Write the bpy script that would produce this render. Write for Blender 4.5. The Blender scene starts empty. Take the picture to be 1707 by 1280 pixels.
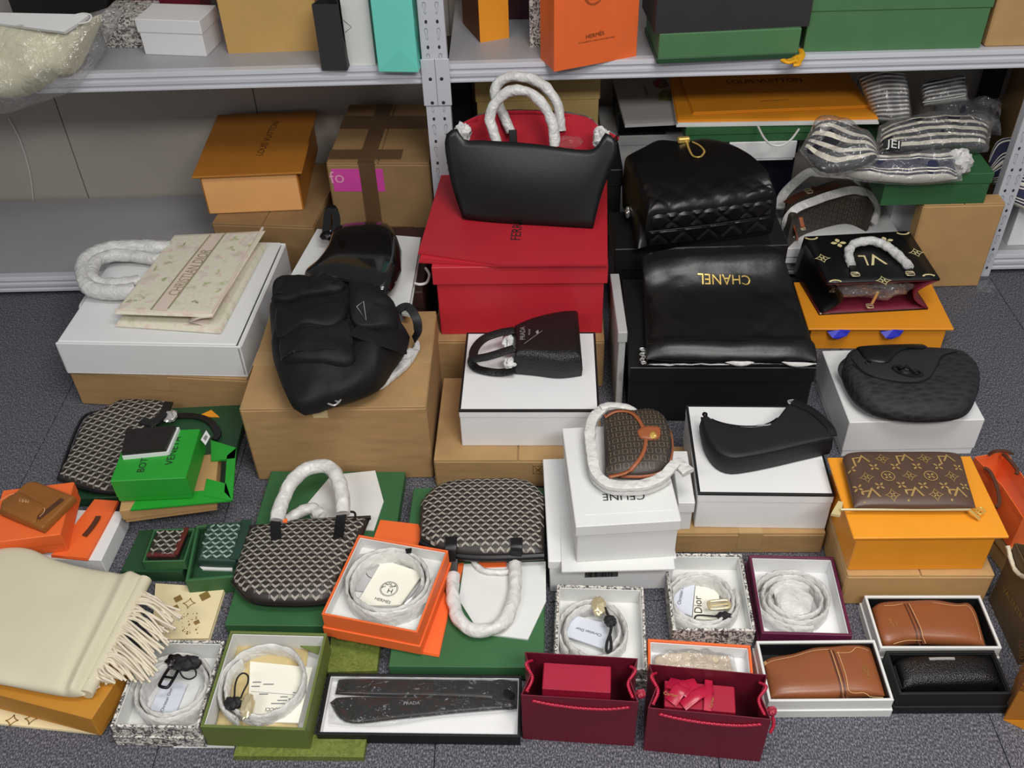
import bpy, bmesh, math, random
import numpy as np
from mathutils import Vector, Matrix, noise as mnoise
from mathutils.bvhtree import BVHTree
random.seed(7)
SC = bpy.context.scene
COL = SC.collection
rd = math.radians

# ------------------------------------------------------------------ camera
FPX, TH, RO, YA, CH = 1650.0, rd(40.65), rd(2.02), rd(-1.22), 1.65
def _rot():
    f = np.array([math.sin(YA)*math.cos(TH), math.cos(YA)*math.cos(TH), -math.sin(TH)])
    r = np.array([math.cos(YA), -math.sin(YA), 0.0]); d = np.cross(f, r)
    return np.array([r*math.cos(RO)+d*math.sin(RO), -r*math.sin(RO)+d*math.cos(RO), f])
RM = _rot()
cam_d = bpy.data.cameras.new('camera'); cam = bpy.data.objects.new('camera', cam_d); COL.objects.link(cam)
cam_d.sensor_fit = 'HORIZONTAL'; cam_d.sensor_width = 36.0; cam_d.lens = FPX/1707*36.0
cam_d.clip_start = 0.05
mw = Matrix.Identity(4)
for i in range(3):
    mw[i][0] = RM[0][i]; mw[i][1] = -RM[1][i]; mw[i][2] = -RM[2][i]
mw[2][3] = CH
cam.matrix_world = mw
SC.camera = cam

# ------------------------------------------------------------------ light
SC.view_settings.view_transform = 'Standard'; SC.view_settings.look = 'None'
SC.view_settings.gamma = 1.0; SC.view_settings.use_curve_mapping = False
SC.view_settings.exposure = 0.0
w = bpy.data.worlds.new('room_ambient'); SC.world = w; w.use_nodes = True
w.node_tree.nodes['Background'].inputs[0].default_value = (0.95, 0.97, 1.0, 1)
w.node_tree.nodes['Background'].inputs[1].default_value = 0.22
def area(name, loc, sx, sy, power, col=(1, 0.97, 0.93)):
    l = bpy.data.lights.new(name, 'AREA'); l.shape = 'RECTANGLE'; l.size = sx; l.size_y = sy
    l.energy = power; l.color = col
    o = bpy.data.objects.new(name, l); COL.objects.link(o); o.location = loc
    return o
# ceiling light panels of the room, all facing straight down
area('ceiling_light_panel', (0.55, 0.75, 2.75), 1.2, 0.6, 34)
area('ceiling_light_panel', (-1.3, -0.7, 2.75), 1.2, 0.6, 34)
area('ceiling_light_panel', (0.9, -0.7, 2.75), 1.2, 0.6, 70)

# ------------------------------------------------------------------ pixel helpers (1707 x 1280 frame)
def ray(x, y):
    return RM.T @ np.array([(x-853.5)/FPX, (y-640.0)/FPX, 1.0])
CAMP = np.array([0, 0, CH])
def P(x, y, z=0.0):
    d = ray(x, y); t = (z-CH)/d[2]; return np.array([d[0]*t, d[1]*t, z])
def PY(x, y, Y):
    d = ray(x, y); t = Y/d[1]; return np.array([d[0]*t, Y, CH+d[2]*t])
def PP(x, y, p0, n):
    d = ray(x, y); n = np.asarray(n, float); t = np.dot(np.asarray(p0)-CAMP, n)/np.dot(d, n); return CAMP+d*t
ZT = {1: (0, 0, 3.765), 2: (300, 0, 3.2), 3: (690, 0, 3.765), 4: (990, 0, 3.766), 5: (1300, 0, 3.764), 6: (80, 320, 3.555),
      7: (370, 350, 2.782), 8: (690, 120, 2.908), 9: (700, 480, 3.658), 10: (1000, 200, 3.0475), 11: (1280, 260, 3.766),
      12: (1000, 560, 3.369), 13: (1320, 560, 2.91), 14: (0, 640, 3.556), 15: (370, 760, 3.555), 16: (620, 760, 3.556),
      17: (0, 900, 3.367), 18: (160, 1030, 4.2675), 19: (500, 850, 2.977), 20: (860, 900, 3.367), 21: (900, 660, 3.557),
      22: (1050, 880, 3.2), 23: (1380, 880, 3.2), 24: (1240, 1000, 3.655)}
def q(k, *pts):
    ox, oy, s = ZT[k]
    out = [(x/s+ox, y/s+oy) for x, y in pts]
    return out
def q1(k, x, y): return q(k, (x, y))[0]

# ------------------------------------------------------------------ materials
def lin(c):
    c = c/255.0
    return c/12.92 if c <= 0.04045 else ((c+0.055)/1.055)**2.4
def rgb(r, g, b): return (lin(r), lin(g), lin(b), 1.0)
MATS = {}
def mat(name, col, rough=0.6, metal=0.0, var=0.08, vscale=9.0, bump=0.0, bscale=300.0, kind='noise', spec=0.5,
        coat=0.0, stretch=(1, 1, 1), sss=0.0):
    if name in MATS: return MATS[name]
    m = bpy.data.materials.new(name); m.use_nodes = True; MATS[name] = m
    nt = m.node_tree; N = nt.nodes; L = nt.links
    b = N['Principled BSDF']
    b.inputs['Roughness'].default_value = rough; b.inputs['Metallic'].default_value = metal
    b.inputs['Specular IOR Level'].default_value = spec
    b.inputs['Coat Weight'].default_value = coat
    tc = N.new('ShaderNodeTexCoord'); mp = N.new('ShaderNodeMapping'); mp.inputs['Scale'].default_value = stretch
    L.new(tc.outputs['Object'], mp.inputs['Vector'])
    c = rgb(*col)
    if var > 0:
        nz = N.new('ShaderNodeTexNoise'); nz.inputs['Scale'].default_value = vscale; nz.inputs['Detail'].default_value = 5
        L.new(mp.outputs[0], nz.inputs['Vector'])
        cr = N.new('ShaderNodeValToRGB'); e = cr.color_ramp.elements
        e[0].position = 0.3; e[1].position = 0.7
        e[0].color = tuple(min(1, k*(1-var)) for k in c[:3])+(1,); e[1].color = tuple(min(1, k*(1+var)) for k in c[:3])+(1,)
        L.new(nz.outputs[0], cr.inputs[0]); L.new(cr.outputs[0], b.inputs['Base Color'])
    else:
        b.inputs['Base Color'].default_value = c
    if bump > 0:
        if kind == 'voronoi':
            t = N.new('ShaderNodeTexVoronoi'); t.inputs['Scale'].default_value = bscale; out = t.outputs['Distance']
        elif kind == 'crumple':
            t = N.new('ShaderNodeTexVoronoi'); t.inputs['Scale'].default_value = bscale; t.feature = 'F1'; t.distance = 'EUCLIDEAN'
            wn = N.new('ShaderNodeTexNoise'); wn.inputs['Scale'].default_value = bscale*0.6
            mx = N.new('ShaderNodeMixRGB'); mx.inputs[0].default_value = 0.06
            L.new(mp.outputs[0], wn.inputs['Vector']); L.new(mp.outputs[0], mx.inputs[1]); L.new(wn.outputs['Color'], mx.inputs[2])
            L.new(mx.outputs[0], t.inputs['Vector']); out = t.outputs['Distance']
        else:
            t = N.new('ShaderNodeTexNoise'); t.inputs['Scale'].default_value = bscale; t.inputs['Detail'].default_value = 4; out = t.outputs[0]
        if kind != 'crumple': L.new(mp.outputs[0], t.inputs['Vector'])
        bp = N.new('ShaderNodeBump'); bp.inputs['Strength'].default_value = bump; bp.inputs['Distance'].default_value = 0.002
        if kind == 'crumple': bp.inputs['Distance'].default_value = 0.006
        L.new(out, bp.inputs['Height']); L.new(bp.outputs[0], b.inputs['Normal'])
    if sss > 0:
        b.inputs['Subsurface Weight'].default_value = sss; b.inputs['Subsurface Radius'].default_value = (0.01, 0.01, 0.01)
    return m
def ramp_mat(name, stops, scale, rough=0.6, detail=6, stretch=(1, 1, 1), bump=0.15, tex='noise', const=False, coord='Object', distort=0.0):
    if name in MATS: return MATS[name]
    m = bpy.data.materials.new(name); m.use_nodes = True; MATS[name] = m
    nt = m.node_tree; N = nt.nodes; L = nt.links; b = N['Principled BSDF']; b.inputs['Roughness'].default_value = rough
    tc = N.new('ShaderNodeTexCoord'); mp = N.new('ShaderNodeMapping'); mp.inputs['Scale'].default_value = stretch
    L.new(tc.outputs[coord], mp.inputs['Vector'])
    if tex == 'noise':
        t = N.new('ShaderNodeTexNoise'); t.inputs['Scale'].default_value = scale; t.inputs['Detail'].default_value = detail
        t.inputs['Roughness'].default_value = 0.65; t.inputs['Distortion'].default_value = distort; L.new(mp.outputs[0], t.inputs['Vector']); out = t.outputs[0]
    elif tex == 'voronoi':
        t = N.new('ShaderNodeTexVoronoi'); t.inputs['Scale'].default_value = scale; L.new(mp.outputs[0], t.inputs['Vector']); out = t.outputs['Distance']
    else:   # stripes along V of the UV map
        sp = N.new('ShaderNodeSeparateXYZ'); L.new(mp.outputs[0], sp.inputs[0])
        mu = N.new('ShaderNodeMath'); mu.operation = 'MULTIPLY'; mu.inputs[1].default_value = scale; L.new(sp.outputs[1], mu.inputs[0])
        fr = N.new('ShaderNodeMath'); fr.operation = 'FRACT'; L.new(mu.outputs[0], fr.inputs[0]); out = fr.outputs[0]
    cr = N.new('ShaderNodeValToRGB')
    if const: cr.color_ramp.interpolation = 'CONSTANT'
    els = cr.color_ramp.elements
    while len(els) < len(stops): els.new(0.5)
    for e, (p, c) in zip(els, stops): e.position = p; e.color = rgb(*c)
    L.new(out, cr.inputs[0]); L.new(cr.outputs[0], b.inputs['Base Color'])
    if bump > 0:
        bp = N.new('ShaderNodeBump'); bp.inputs['Strength'].default_value = bump; bp.inputs['Distance'].default_value = 0.002
        L.new(out, bp.inputs['Height']); L.new(bp.outputs[0], b.inputs['Normal'])
    return m
def clear_mat(name, tint=0.95, gloss=0.12, bscale=40, haze=0.08, face=0.6):
    if name in MATS: return MATS[name]
    m = bpy.data.materials.new(name); m.use_nodes = True; MATS[name] = m
    nt = m.node_tree; N = nt.nodes; L = nt.links; N.remove(N['Principled BSDF'])
    out = N['Material Output']
    tr = N.new('ShaderNodeBsdfTransparent'); tr.inputs[0].default_value = (tint, tint, tint, 1)
    gl = N.new('ShaderNodeBsdfGlossy'); gl.inputs['Roughness'].default_value = 0.12; gl.inputs[0].default_value = (1, 1, 1, 1)
    df = N.new('ShaderNodeBsdfDiffuse'); df.inputs[0].default_value = (0.8, 0.8, 0.8, 1)
    tc = N.new('ShaderNodeTexCoord'); nz = N.new('ShaderNodeTexNoise'); nz.inputs['Scale'].default_value = bscale; nz.inputs['Detail'].default_value = 3
    nz.inputs['Distortion'].default_value = 1.2
    L.new(tc.outputs['Object'], nz.inputs['Vector'])
    bp = N.new('ShaderNodeBump'); bp.inputs['Strength'].default_value = 1.0; bp.inputs['Distance'].default_value = 0.015
    L.new(nz.outputs[0], bp.inputs['Height']); L.new(bp.outputs[0], gl.inputs['Normal'])
    lw = N.new('ShaderNodeLayerWeight'); lw.inputs['Blend'].default_value = 0.25; L.new(bp.outputs[0], lw.inputs['Normal'])
    ad = N.new('ShaderNodeMath'); ad.operation = 'ADD'; ad.inputs[1].default_value = gloss; ad.use_clamp = True
    ml = N.new('ShaderNodeMath'); ml.operation = 'MULTIPLY'; ml.inputs[1].default_value = face
    L.new(lw.outputs['Facing'], ml.inputs[0]); L.new(ml.outputs[0], ad.inputs[0])
    m0 = N.new('ShaderNodeMixShader'); m0.inputs[0].default_value = haze; L.new(tr.outputs[0], m0.inputs[1]); L.new(df.outputs[0], m0.inputs[2])
    mx = N.new('ShaderNodeMixShader'); L.new(ad.outputs[0], mx.inputs[0]); L.new(m0.outputs[0], mx.inputs[1]); L.new(gl.outputs[0], mx.inputs[2])
    L.new(mx.outputs[0], out.inputs['Surface'])
    return m

M_CARD = mat('cardboard', (166, 132, 88), 0.8, var=0.10, vscale=14, bump=0.12, bscale=120, stretch=(1, 1, 6))
M_CARD2 = mat('cardboard_dark', (142, 112, 74), 0.8, var=0.12, vscale=12, bump=0.12, bscale=120)
M_KRAFT = mat('kraft_box', (182, 144, 94), 0.75, var=0.06, vscale=20, bump=0.08, bscale=200)
M_TAN = mat('tan_paper', (200, 160, 96), 0.65, var=0.06)
M_WHITE = mat('white_board', (226, 227, 228), 0.5, var=0.015, vscale=6, bump=0.04, bscale=250)
M_OFFW = mat('white_paper', (218, 219, 217), 0.55, var=0.02, vscale=10, bump=0.06, bscale=120)
M_GREYB = mat('grey_board', (178, 178, 178), 0.6, var=0.03)
M_BLACK = mat('black_board', (17, 17, 19), 0.5, var=0.1, bump=0.05, bscale=300)
M_CHAR = mat('charcoal_paper', (44, 43, 45), 0.6, var=0.06)
M_NAVY = mat('navy_board', (24, 26, 48), 0.55, var=0.1)
M_RED = mat('red_board', (190, 38, 52), 0.5, var=0.04, bump=0.05, bscale=250)
M_REDP = mat('red_paper', (176, 32, 46), 0.5, var=0.05, vscale=7)
M_BURG = mat('burgundy_paper', (106, 23, 42), 0.45, var=0.06)
M_BURG2 = mat('burgundy_box', (160, 26, 54), 0.45, var=0.06)
M_PLUM = mat('plum_board', (92, 24, 58), 0.45, var=0.06)
M_HORANGE = mat('bright_orange_board', (234, 106, 48), 0.55, var=0.04, bump=0.08, bscale=400)
M_LVO = mat('saffron_board', (232, 150, 34), 0.5, var=0.04, bump=0.05, bscale=350)
M_LVP = mat('peach_board', (236, 176, 112), 0.55, var=0.04)
M_LVB = mat('amber_brown_paper', (176, 112, 36), 0.55, var=0.06)
M_OCHRE = mat('ochre_board', (186, 128, 42), 0.55, var=0.06)
M_BROWNP = mat('brown_paper', (112, 62, 22), 0.6, var=0.08)
M_TAUPE = mat('taupe_paper', (92, 74, 48), 0.6, var=0.08)
M_GREEN = mat('forest_green_board', (50, 98, 58), 0.55, var=0.06, bump=0.05, bscale=350)
M_GREEND = mat('dark_green_board', (32, 70, 42), 0.5, var=0.08)
M_GREENL = mat('grass_green_board', (76, 120, 78), 0.6, var=0.05)
M_BVG = mat('vivid_green_board', (34, 150, 44), 0.5, var=0.05, bump=0.05, bscale=350)
M_OLIVE = ramp_mat('olive_patterned_board', [(0.3, (78, 92, 34)), (0.5, (104, 116, 48)), (0.7, (122, 134, 64))], 60, 0.55, detail=8, distort=2.0)
M_OLIVEP = mat('olive_board', (98, 112, 52), 0.55, var=0.06)
M_TEAL = mat('turquoise_paper', (112, 214, 198), 0.5, var=0.03)
M_TOILE = ramp_mat('toile_print', [(0.42, (70, 66, 68)), (0.48, (120, 116, 114)), (0.52, (214, 210, 202)), (0.7, (232, 228, 220))], 110, 0.55, detail=9, distort=1.5)
M_CREAM = mat('cream_cotton', (222, 218, 188), 0.85, var=0.05, vscale=14, bump=0.15, bscale=220)
M_SCARF = mat('ivory_wool', (206, 199, 174), 0.9, var=0.03, vscale=12, bump=0.1, bscale=500)
M_FRINGE = mat('ivory_fringe', (220, 210, 190), 0.9, var=0.05, bump=0.3, bscale=900)
M_TISSUE = mat('white_tissue_wrap', (208, 208, 206), 0.36, var=0.10, vscale=50, bump=0.45, bscale=60, kind='crumple', sss=0.1)
M_TISSUE2 = mat('smooth_white_wrap', (212, 211, 208), 0.36, var=0.10, vscale=45, bump=0.5, bscale=48, kind='crumple', sss=0.1)
M_LEATH = mat('black_smooth_leather', (13, 13, 15), 0.38, var=0.1, bump=0.12, bscale=500)
M_PEBB = mat('black_grained_leather', (15, 15, 17), 0.36, var=0.1, bump=0.5, bscale=420, kind='voronoi')
M_SHINY = mat('black_glazed_leather', (16, 15, 16), 0.16, var=0.1, bump=0.05, bscale=30, coat=0.4)
M_LAMB = mat('black_soft_leather', (14, 14, 16), 0.36, var=0.1, bump=0.25, bscale=60)
M_NYLON = mat('black_nylon', (10, 10, 13), 0.66, var=0.12, spec=0.35, bump=0.6, bscale=45)
M_NYLON2 = mat('dark_nylon', (15, 16, 21), 0.6, var=0.1, bump=0.15, bscale=600)
M_OBLQ = ramp_mat('black_jacquard', [(0.05, (12, 12, 14)), (0.3, (25, 25, 28)), (0.6, (36, 36, 40))], 90, 0.7, tex='voronoi', bump=0.9, stretch=(0.45, 1, 1))
M_GOYB = mat('black_coated_canvas', (40, 34, 31), 0.5, var=0.15, bump=0.1, bscale=500)
M_GOYL = mat('pale_chevron_print', (158, 152, 143), 0.55, var=0.1, vscale=300)
M_GOYD = mat('dim_chevron_print', (98, 90, 83), 0.55, var=0.1, vscale=300)
M_GOYG = mat('green_coated_canvas', (34, 62, 52), 0.5, var=0.1)
M_GOYGL = mat('pale_green_chevron_print', (150, 170, 158), 0.55, var=0.1)
M_GOYR = mat('dark_red_leather', (92, 34, 30), 0.45, var=0.1)
M_MONO = mat('brown_monogram_canvas', (84, 62, 50), 0.42, var=0.08, bump=0.12, bscale=500)
M_MONOP = mat('golden_monogram_print', (160, 132, 78), 0.5, var=0.06)
M_CREAMP = mat('pale_yellow_print', (228, 214, 160), 0.5, var=0.03)
M_TRIO = mat('dark_brown_canvas', (54, 46, 40), 0.5, var=0.15, bump=0.15, bscale=400)
M_TRIOP = mat('taupe_canvas_print', (128, 112, 92), 0.55, var=0.2, vscale=200)
M_TANL = mat('tan_leather', (152, 86, 52), 0.4, var=0.1, bump=0.15, bscale=300)
M_COGN = mat('cognac_leather', (138, 80, 47), 0.36, var=0.07, vscale=12, bump=0.06, bscale=350)
M_BRL = mat('brown_leather', (140, 88, 36), 0.42, var=0.08, bump=0.12, bscale=350)
M_DKBR = mat('dark_brown_leather', (84, 48, 32), 0.4, var=0.1, bump=0.1)
M_STITCH = mat('cream_stitching', (212, 168, 118), 0.7, var=0)
M_DIOR = ramp_mat('pastel_embroidery', [(0.28, (176, 182, 140)), (0.4, (214, 212, 190)), (0.52, (222, 216, 198)), (0.6, (214, 196, 184)), (0.7, (196, 192, 166)), (0.8, (226, 222, 208))], 24, 0.85, detail=7, bump=0.4)
M_DIORB = mat('rose_beige_band', (216, 200, 186), 0.85, var=0.04, bump=0.2, bscale=900)
M_DIORL = mat('khaki_thread', (152, 142, 110), 0.85, var=0.05)
M_BURLIN = mat('burgundy_lining', (118, 28, 50), 0.6, var=0.06)
M_REDLIN = mat('red_suede_lining', (176, 16, 40), 0.8, var=0.08)
M_SILVER = mat('silver_metal', (214, 214, 212), 0.25, 0.7, var=0)
M_GOLD = mat('gold_metal', (236, 200, 112), 0.3, 0.55, var=0)
M_PALEG = mat('pale_gold_metal', (226, 212, 172), 0.28, 0.6, var=0)
M_GUN = mat('dark_metal', (60, 56, 58), 0.3, 1.0, var=0)
M_INK = mat('black_ink', (26, 25, 26), 0.6, var=0)
M_INKB = mat('brown_ink', (92, 54, 20), 0.6, var=0)
M_INKG = mat('grey_ink', (128, 128, 132), 0.6, var=0)
M_GFOIL = mat('gold_foil', (206, 158, 92), 0.35, 0.6, var=0)
M_GFOIL2 = mat('dull_gold_foil', (170, 138, 78), 0.4, 0.5, var=0.1)
M_SILINK = mat('silver_foil', (188, 188, 190), 0.35, 0.6, var=0)
M_CARDP = mat('cream_card', (236, 234, 220), 0.5, var=0.02)
M_CARDB = mat('pale_blue_card', (208, 212, 224), 0.5, var=0.02)
M_ROPE = mat('crimson_rope', (164, 44, 66), 0.5, var=0.2, vscale=150, bump=0.6, bscale=250)
M_ROPEW = mat('cream_rope', (206, 196, 172), 0.8, var=0.1, vscale=200, bump=0.4, bscale=300)
M_RIB = mat('crimson_satin_ribbon', (172, 26, 58), 0.3, var=0.12, vscale=30)
M_BLUE = mat('royal_blue_ribbon', (44, 52, 190), 0.45, var=0.1, vscale=40)
M_YEL = mat('yellow_ribbon', (238, 172, 30), 0.5, var=0.1, vscale=40)
M_TAPE = mat('brown_packing_tape', (96, 72, 50), 0.25, var=0.08)
M_TAPEC = mat('beige_packing_tape', (172, 140, 96), 0.3, var=0.06)
M_PINK = mat('magenta_label', (206, 70, 160), 0.5, var=0.04)
M_PINKT = mat('pink_label_text', (226, 160, 190), 0.5, var=0)
M_METAL = mat('pale_grey_enamel_steel', (196, 198, 206), 0.38, 0.0, var=0.03, vscale=5, bump=0.02)
M_BOARD = mat('shaded_steel_board', (160, 160, 164), 0.42, 0.0, var=0.04, vscale=4, bump=0.02)  # beam steel darkened: the shade on the boards is put into this colour
M_SLOT = mat('slot_shadow_grey', (40, 40, 44), 0.8, var=0)
M_WALL = mat('warm_grey_wall_panel', (178, 170, 162), 0.7, var=0.03, vscale=3)
M_CORD = mat('black_cord', (20, 18, 20), 0.7, var=0.1)
M_CREAMB = mat('cream_star_paper', (236, 220, 176), 0.5, var=0.03)
M_BEIGE = mat('beige_dust_bag', (196, 178, 128), 0.85, var=0.08, vscale=30, bump=0.2, bscale=150)
M_CLEAR = clear_mat('clear_plastic_film', 0.96, 0.06, 34)
M_CLEAR2 = clear_mat('clear_plastic_sleeve', 0.99, 0.01, 26, 0.02, 0.4)
M_FLORAL = ramp_mat('floral_print', [(0.35, (70, 84, 40)), (0.47, (110, 118, 66)), (0.52, (150, 30, 70)), (0.62, (190, 70, 110)), (0.75, (110, 20, 50))], 45, 0.6)
M_STRN = ramp_mat('navy_white_stripes', [(0.0, (226, 222, 212)), (0.1, (34, 34, 62)), (0.18, (226, 222, 212)), (0.24, (34, 34, 62)), (0.32, (226, 222, 212)), (0.37, (40, 42, 74)), (0.8, (226, 222, 212)), (0.86, (40, 42, 74)), (0.93, (206, 200, 188))], 17, 0.85, tex='stripe', coord='UV', const=True)
M_STRG = ramp_mat('grey_pinstripes', [(0.0, (216, 214, 210)), (0.45, (70, 68, 76))], 95, 0.85, tex='stripe', coord='UV', const=True)
M_STRB = ramp_mat('black_white_stripes', [(0.0, (26, 24, 36)), (0.3, (222, 216, 200)), (0.55, (26, 24, 36)), (0.8, (210, 204, 190))], 26, 0.85, tex='stripe', coord='UV', const=True)
def carpet():
    m = ramp_mat('grey_loop_carpet', [(0.32, (36, 36, 42)), (0.5, (78, 78, 86)), (0.68, (146, 145, 154))], 420, 0.95, detail=3, stretch=(1, 0.45, 1), bump=0.8)
    return m
M_CARPET = carpet()
M_CARPETS = mat('carpet_seam_dark', (28, 28, 32), 0.95, var=0.1)

# ------------------------------------------------------------------ object helpers
def thing(name, label, cat, loc=(0, 0, 0), group=None, kind=None):
    o = bpy.data.objects.new(name, None); o.empty_display_size = 0.05; COL.objects.link(o)
    o.location = tuple(float(a) for a in loc)
    o['label'] = label
    if cat: o['category'] = cat
    if group: o['group'] = group
    if kind: o['kind'] = kind
    return o
def wloc(o):
    v = Vector(o.location)
    while o.parent: o = o.parent; v += Vector(o.location)
    return v
def obj(name, V, Fc, m, parent=None, uv=None, smooth=True, sharp=38, label=None):
    off = wloc(parent) if parent else Vector((0, 0, 0))
    me = bpy.data.meshes.new(name)
    used = sorted({i for f in Fc for i in f})
    if len(used) < len(V):
        mp = {k: n for n, k in enumerate(used)}; V = [V[k] for k in used]; Fc = [[mp[i] for i in f] for f in Fc]
        if uv is not None: uv = [uv[k] for k in used]
    me.from_pydata([(float(v[0])-off.x, float(v[1])-off.y, float(v[2])-off.z) for v in V], [], [tuple(f) for f in Fc])
    me.update()
    if uv is not None:
        ul = me.uv_layers.new(name='UVMap')
        for li, lp in enumerate(me.loops): ul.data[li].uv = uv[lp.vertex_index]
    bm = bmesh.new(); bm.from_mesh(me); bmesh.ops.recalc_face_normals(bm, faces=bm.faces); bm.to_mesh(me); bm.free()
    if smooth:
        me.shade_smooth(); me.set_sharp_from_angle(angle=rd(sharp))
    me.materials.append(m)
    o = bpy.data.objects.new(name, me); COL.objects.link(o)
    if parent: o.parent = parent
    if label: o['label'] = label
    return o
def solo(name, label, cat, V, Fc, m, group=None, **k):
    """a thing that is one mesh: origin at its base centre"""
    A = np.array([list(v) for v in V], float); c = (A.min(0)+A.max(0))/2; c[2] = A[:, 2].min()
    o = obj(name, [v-c for v in A], Fc, m, **k); o.location = tuple(c)
    o['label'] = label; o['category'] = cat
    if group: o['group'] = group
    return o
def solidify(o, t, off=0.0):
    md = o.modifiers.new('thickness', 'SOLIDIFY'); md.thickness = t; md.offset = off; return o

class Fr:
    """a box frame: origin at the centre of a rectangle, local x along its near edge, y away"""
    def __init__(s, c, ux, w, d):
        s.c = np.array(c, float); s.ux = np.array([ux[0], ux[1], 0.0]); s.ux /= np.linalg.norm(s.ux)
        s.uy = np.array([-s.ux[1], s.ux[0], 0.0]); s.w = w; s.d = d
    def W(s, x, y, z): return s.c*[1, 1, 0]+s.ux*x+s.uy*y+np.array([0, 0, z])
    def base(s, z): return (s.c[0], s.c[1], z)
def rect(z, NL, NR, FL=None, FR=None, depth=None, grow=0.0):
    a, b = P(*NL, z), P(*NR, z)
    u = b-a; ws = [np.linalg.norm(u)]
    if FL is not None and FR is not None:
        c, d = P(*FL, z), P(*FR, z); u = u/np.linalg.norm(u)+(d-c)/np.linalg.norm(d-c); ws.append(np.linalg.norm(d-c))
    ux = np.array([u[0], u[1], 0]); ux /= np.linalg.norm(ux); uy = np.array([-ux[1], ux[0], 0]); ds = []
    if FL is not None: ds.append(np.dot(P(*FL, z)-a, uy))
    if FR is not None: ds.append(np.dot(P(*FR, z)-b, uy))
    if depth is None: depth = float(np.mean(ds))
    wd = float(np.mean(ws))
    if FL is not None and FR is not None:
        c = (a+b+P(*FL, z)+P(*FR, z))/4
    else:
        c = (a+b)/2+uy*depth/2
    return Fr((c[0], c[1], z), ux, wd+grow, depth+grow)
def sub(fr, dx=0, dy=0, dw=0, dd=0):
    c = fr.c+fr.ux*dx+fr.uy*dy
    return Fr(c, fr.ux, fr.w+dw, fr.d+dd)

def cbox(W, x0, x1, y0, y1, z0, z1, b=0.0015):
    """bevelled box in frame function W -> verts, faces"""
    lo = (x0, y0, z0); hi = (x1, y1, z1); b = min(b, 0.45*min(x1-x0, y1-y0, z1-z0))
    idx = {}; V = []
    for sx in (0, 1):
        for sy in (0, 1):
            for sz in (0, 1):
                s = (sx, sy, sz)
                for a in range(3):
                    p = [(hi[k] if s[k] else lo[k]) + (0 if k == a else (-b if s[k] else b)) for k in range(3)]
                    idx[(s, a)] = len(V); V.append(W(*p))
    Fc = []
    for a in range(3):
        o1, o2 = (a+1) % 3, (a+2) % 3
        for s in (0, 1):
            c = []
            for (i, j) in ((0, 0), (1, 0), (1, 1), (0, 1)):
                t = [0, 0, 0]; t[a] = s; t[o1] = i; t[o2] = j; c.append(idx[(tuple(t), a)])
            Fc.append(c if s else c[::-1])
    for c in range(3):
        a, bb = (c+1) % 3, (c+2) % 3
        for sa in (0, 1):
            for sb in (0, 1):
                t0 = [0, 0, 0]; t0[a] = sa; t0[bb] = sb; t1 = list(t0); t1[c] = 1
                Fc.append([idx[(tuple(t0), a)], idx[(tuple(t1), a)], idx[(tuple(t1), bb)], idx[(tuple(t0), bb)]])
    for sx in (0, 1):
        for sy in (0, 1):
            for sz in (0, 1): Fc.append([idx[((sx, sy, sz), a)] for a in range(3)])
    return V, Fc
def join(*parts):
    V = []; Fc = []
    for v, f in parts:
        o = len(V); V += list(v); Fc += [[i+o for i in k] for k in f]
    return V, Fc
def bx(name, fr, x0, x1, y0, y1, z0, z1, m, parent, b=0.0015, label=None):
    V, Fc = cbox(fr.W, x0, x1, y0, y1, z0, z1, b)
    return obj(name, V, Fc, m, parent, smooth=False, label=label)
def prism_w(pts, zb, zt):
    """polygon prism from world points (list of xyz), given bottom and top height"""
    n = len(pts)
    V = [(p[0], p[1], zt) for p in pts]+[(p[0], p[1], zb) for p in pts]
    Fc = [list(range(n)), [2*n-1-i for i in range(n)]]+[[i, (i+1) % n, n+(i+1) % n, n+i] for i in range(n)]
    return V, Fc
def prism(px, zb, zt): return prism_w([P(x, y, zt) for x, y in px], zb, zt)

def catmull(pts, n, closed=False):
    pts = [np.array(p, float) for p in pts]
    if len(pts) == 2: pts = [pts[0], (pts[0]*2+pts[1])/3, (pts[0]+pts[1]*2)/3, pts[1]]
    m = len(pts); dense = []
    segs = m if closed else m-1
    for i in range(segs):
        if closed: p0, p1, p2, p3 = pts[(i-1) % m], pts[i], pts[(i+1) % m], pts[(i+2) % m]
        else: p0, p1, p2, p3 = pts[max(i-1, 0)], pts[i], pts[i+1], pts[min(i+2, m-1)]
        for k in range(12):
            t = k/12; dense.append(0.5*((2*p1)+(-p0+p2)*t+(2*p0-5*p1+4*p2-p3)*t*t+(-p0+3*p1-3*p2+p3)*t**3))
    dense.append(pts[0] if closed else pts[-1])
    D = np.array(dense); L = np.r_[0, np.cumsum(np.linalg.norm(np.diff(D, axis=0), axis=1))]
    ts = np.linspace(0, L[-1], n+1)
    return np.array([[np.interp(t, L, D[:, k]) for k in range(D.shape[1])] for t in ts])
def samp(n):
    s = np.linspace(0, 1, n+1); return s-0.75*np.sin(2*np.pi*s)/(2*np.pi)

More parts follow.
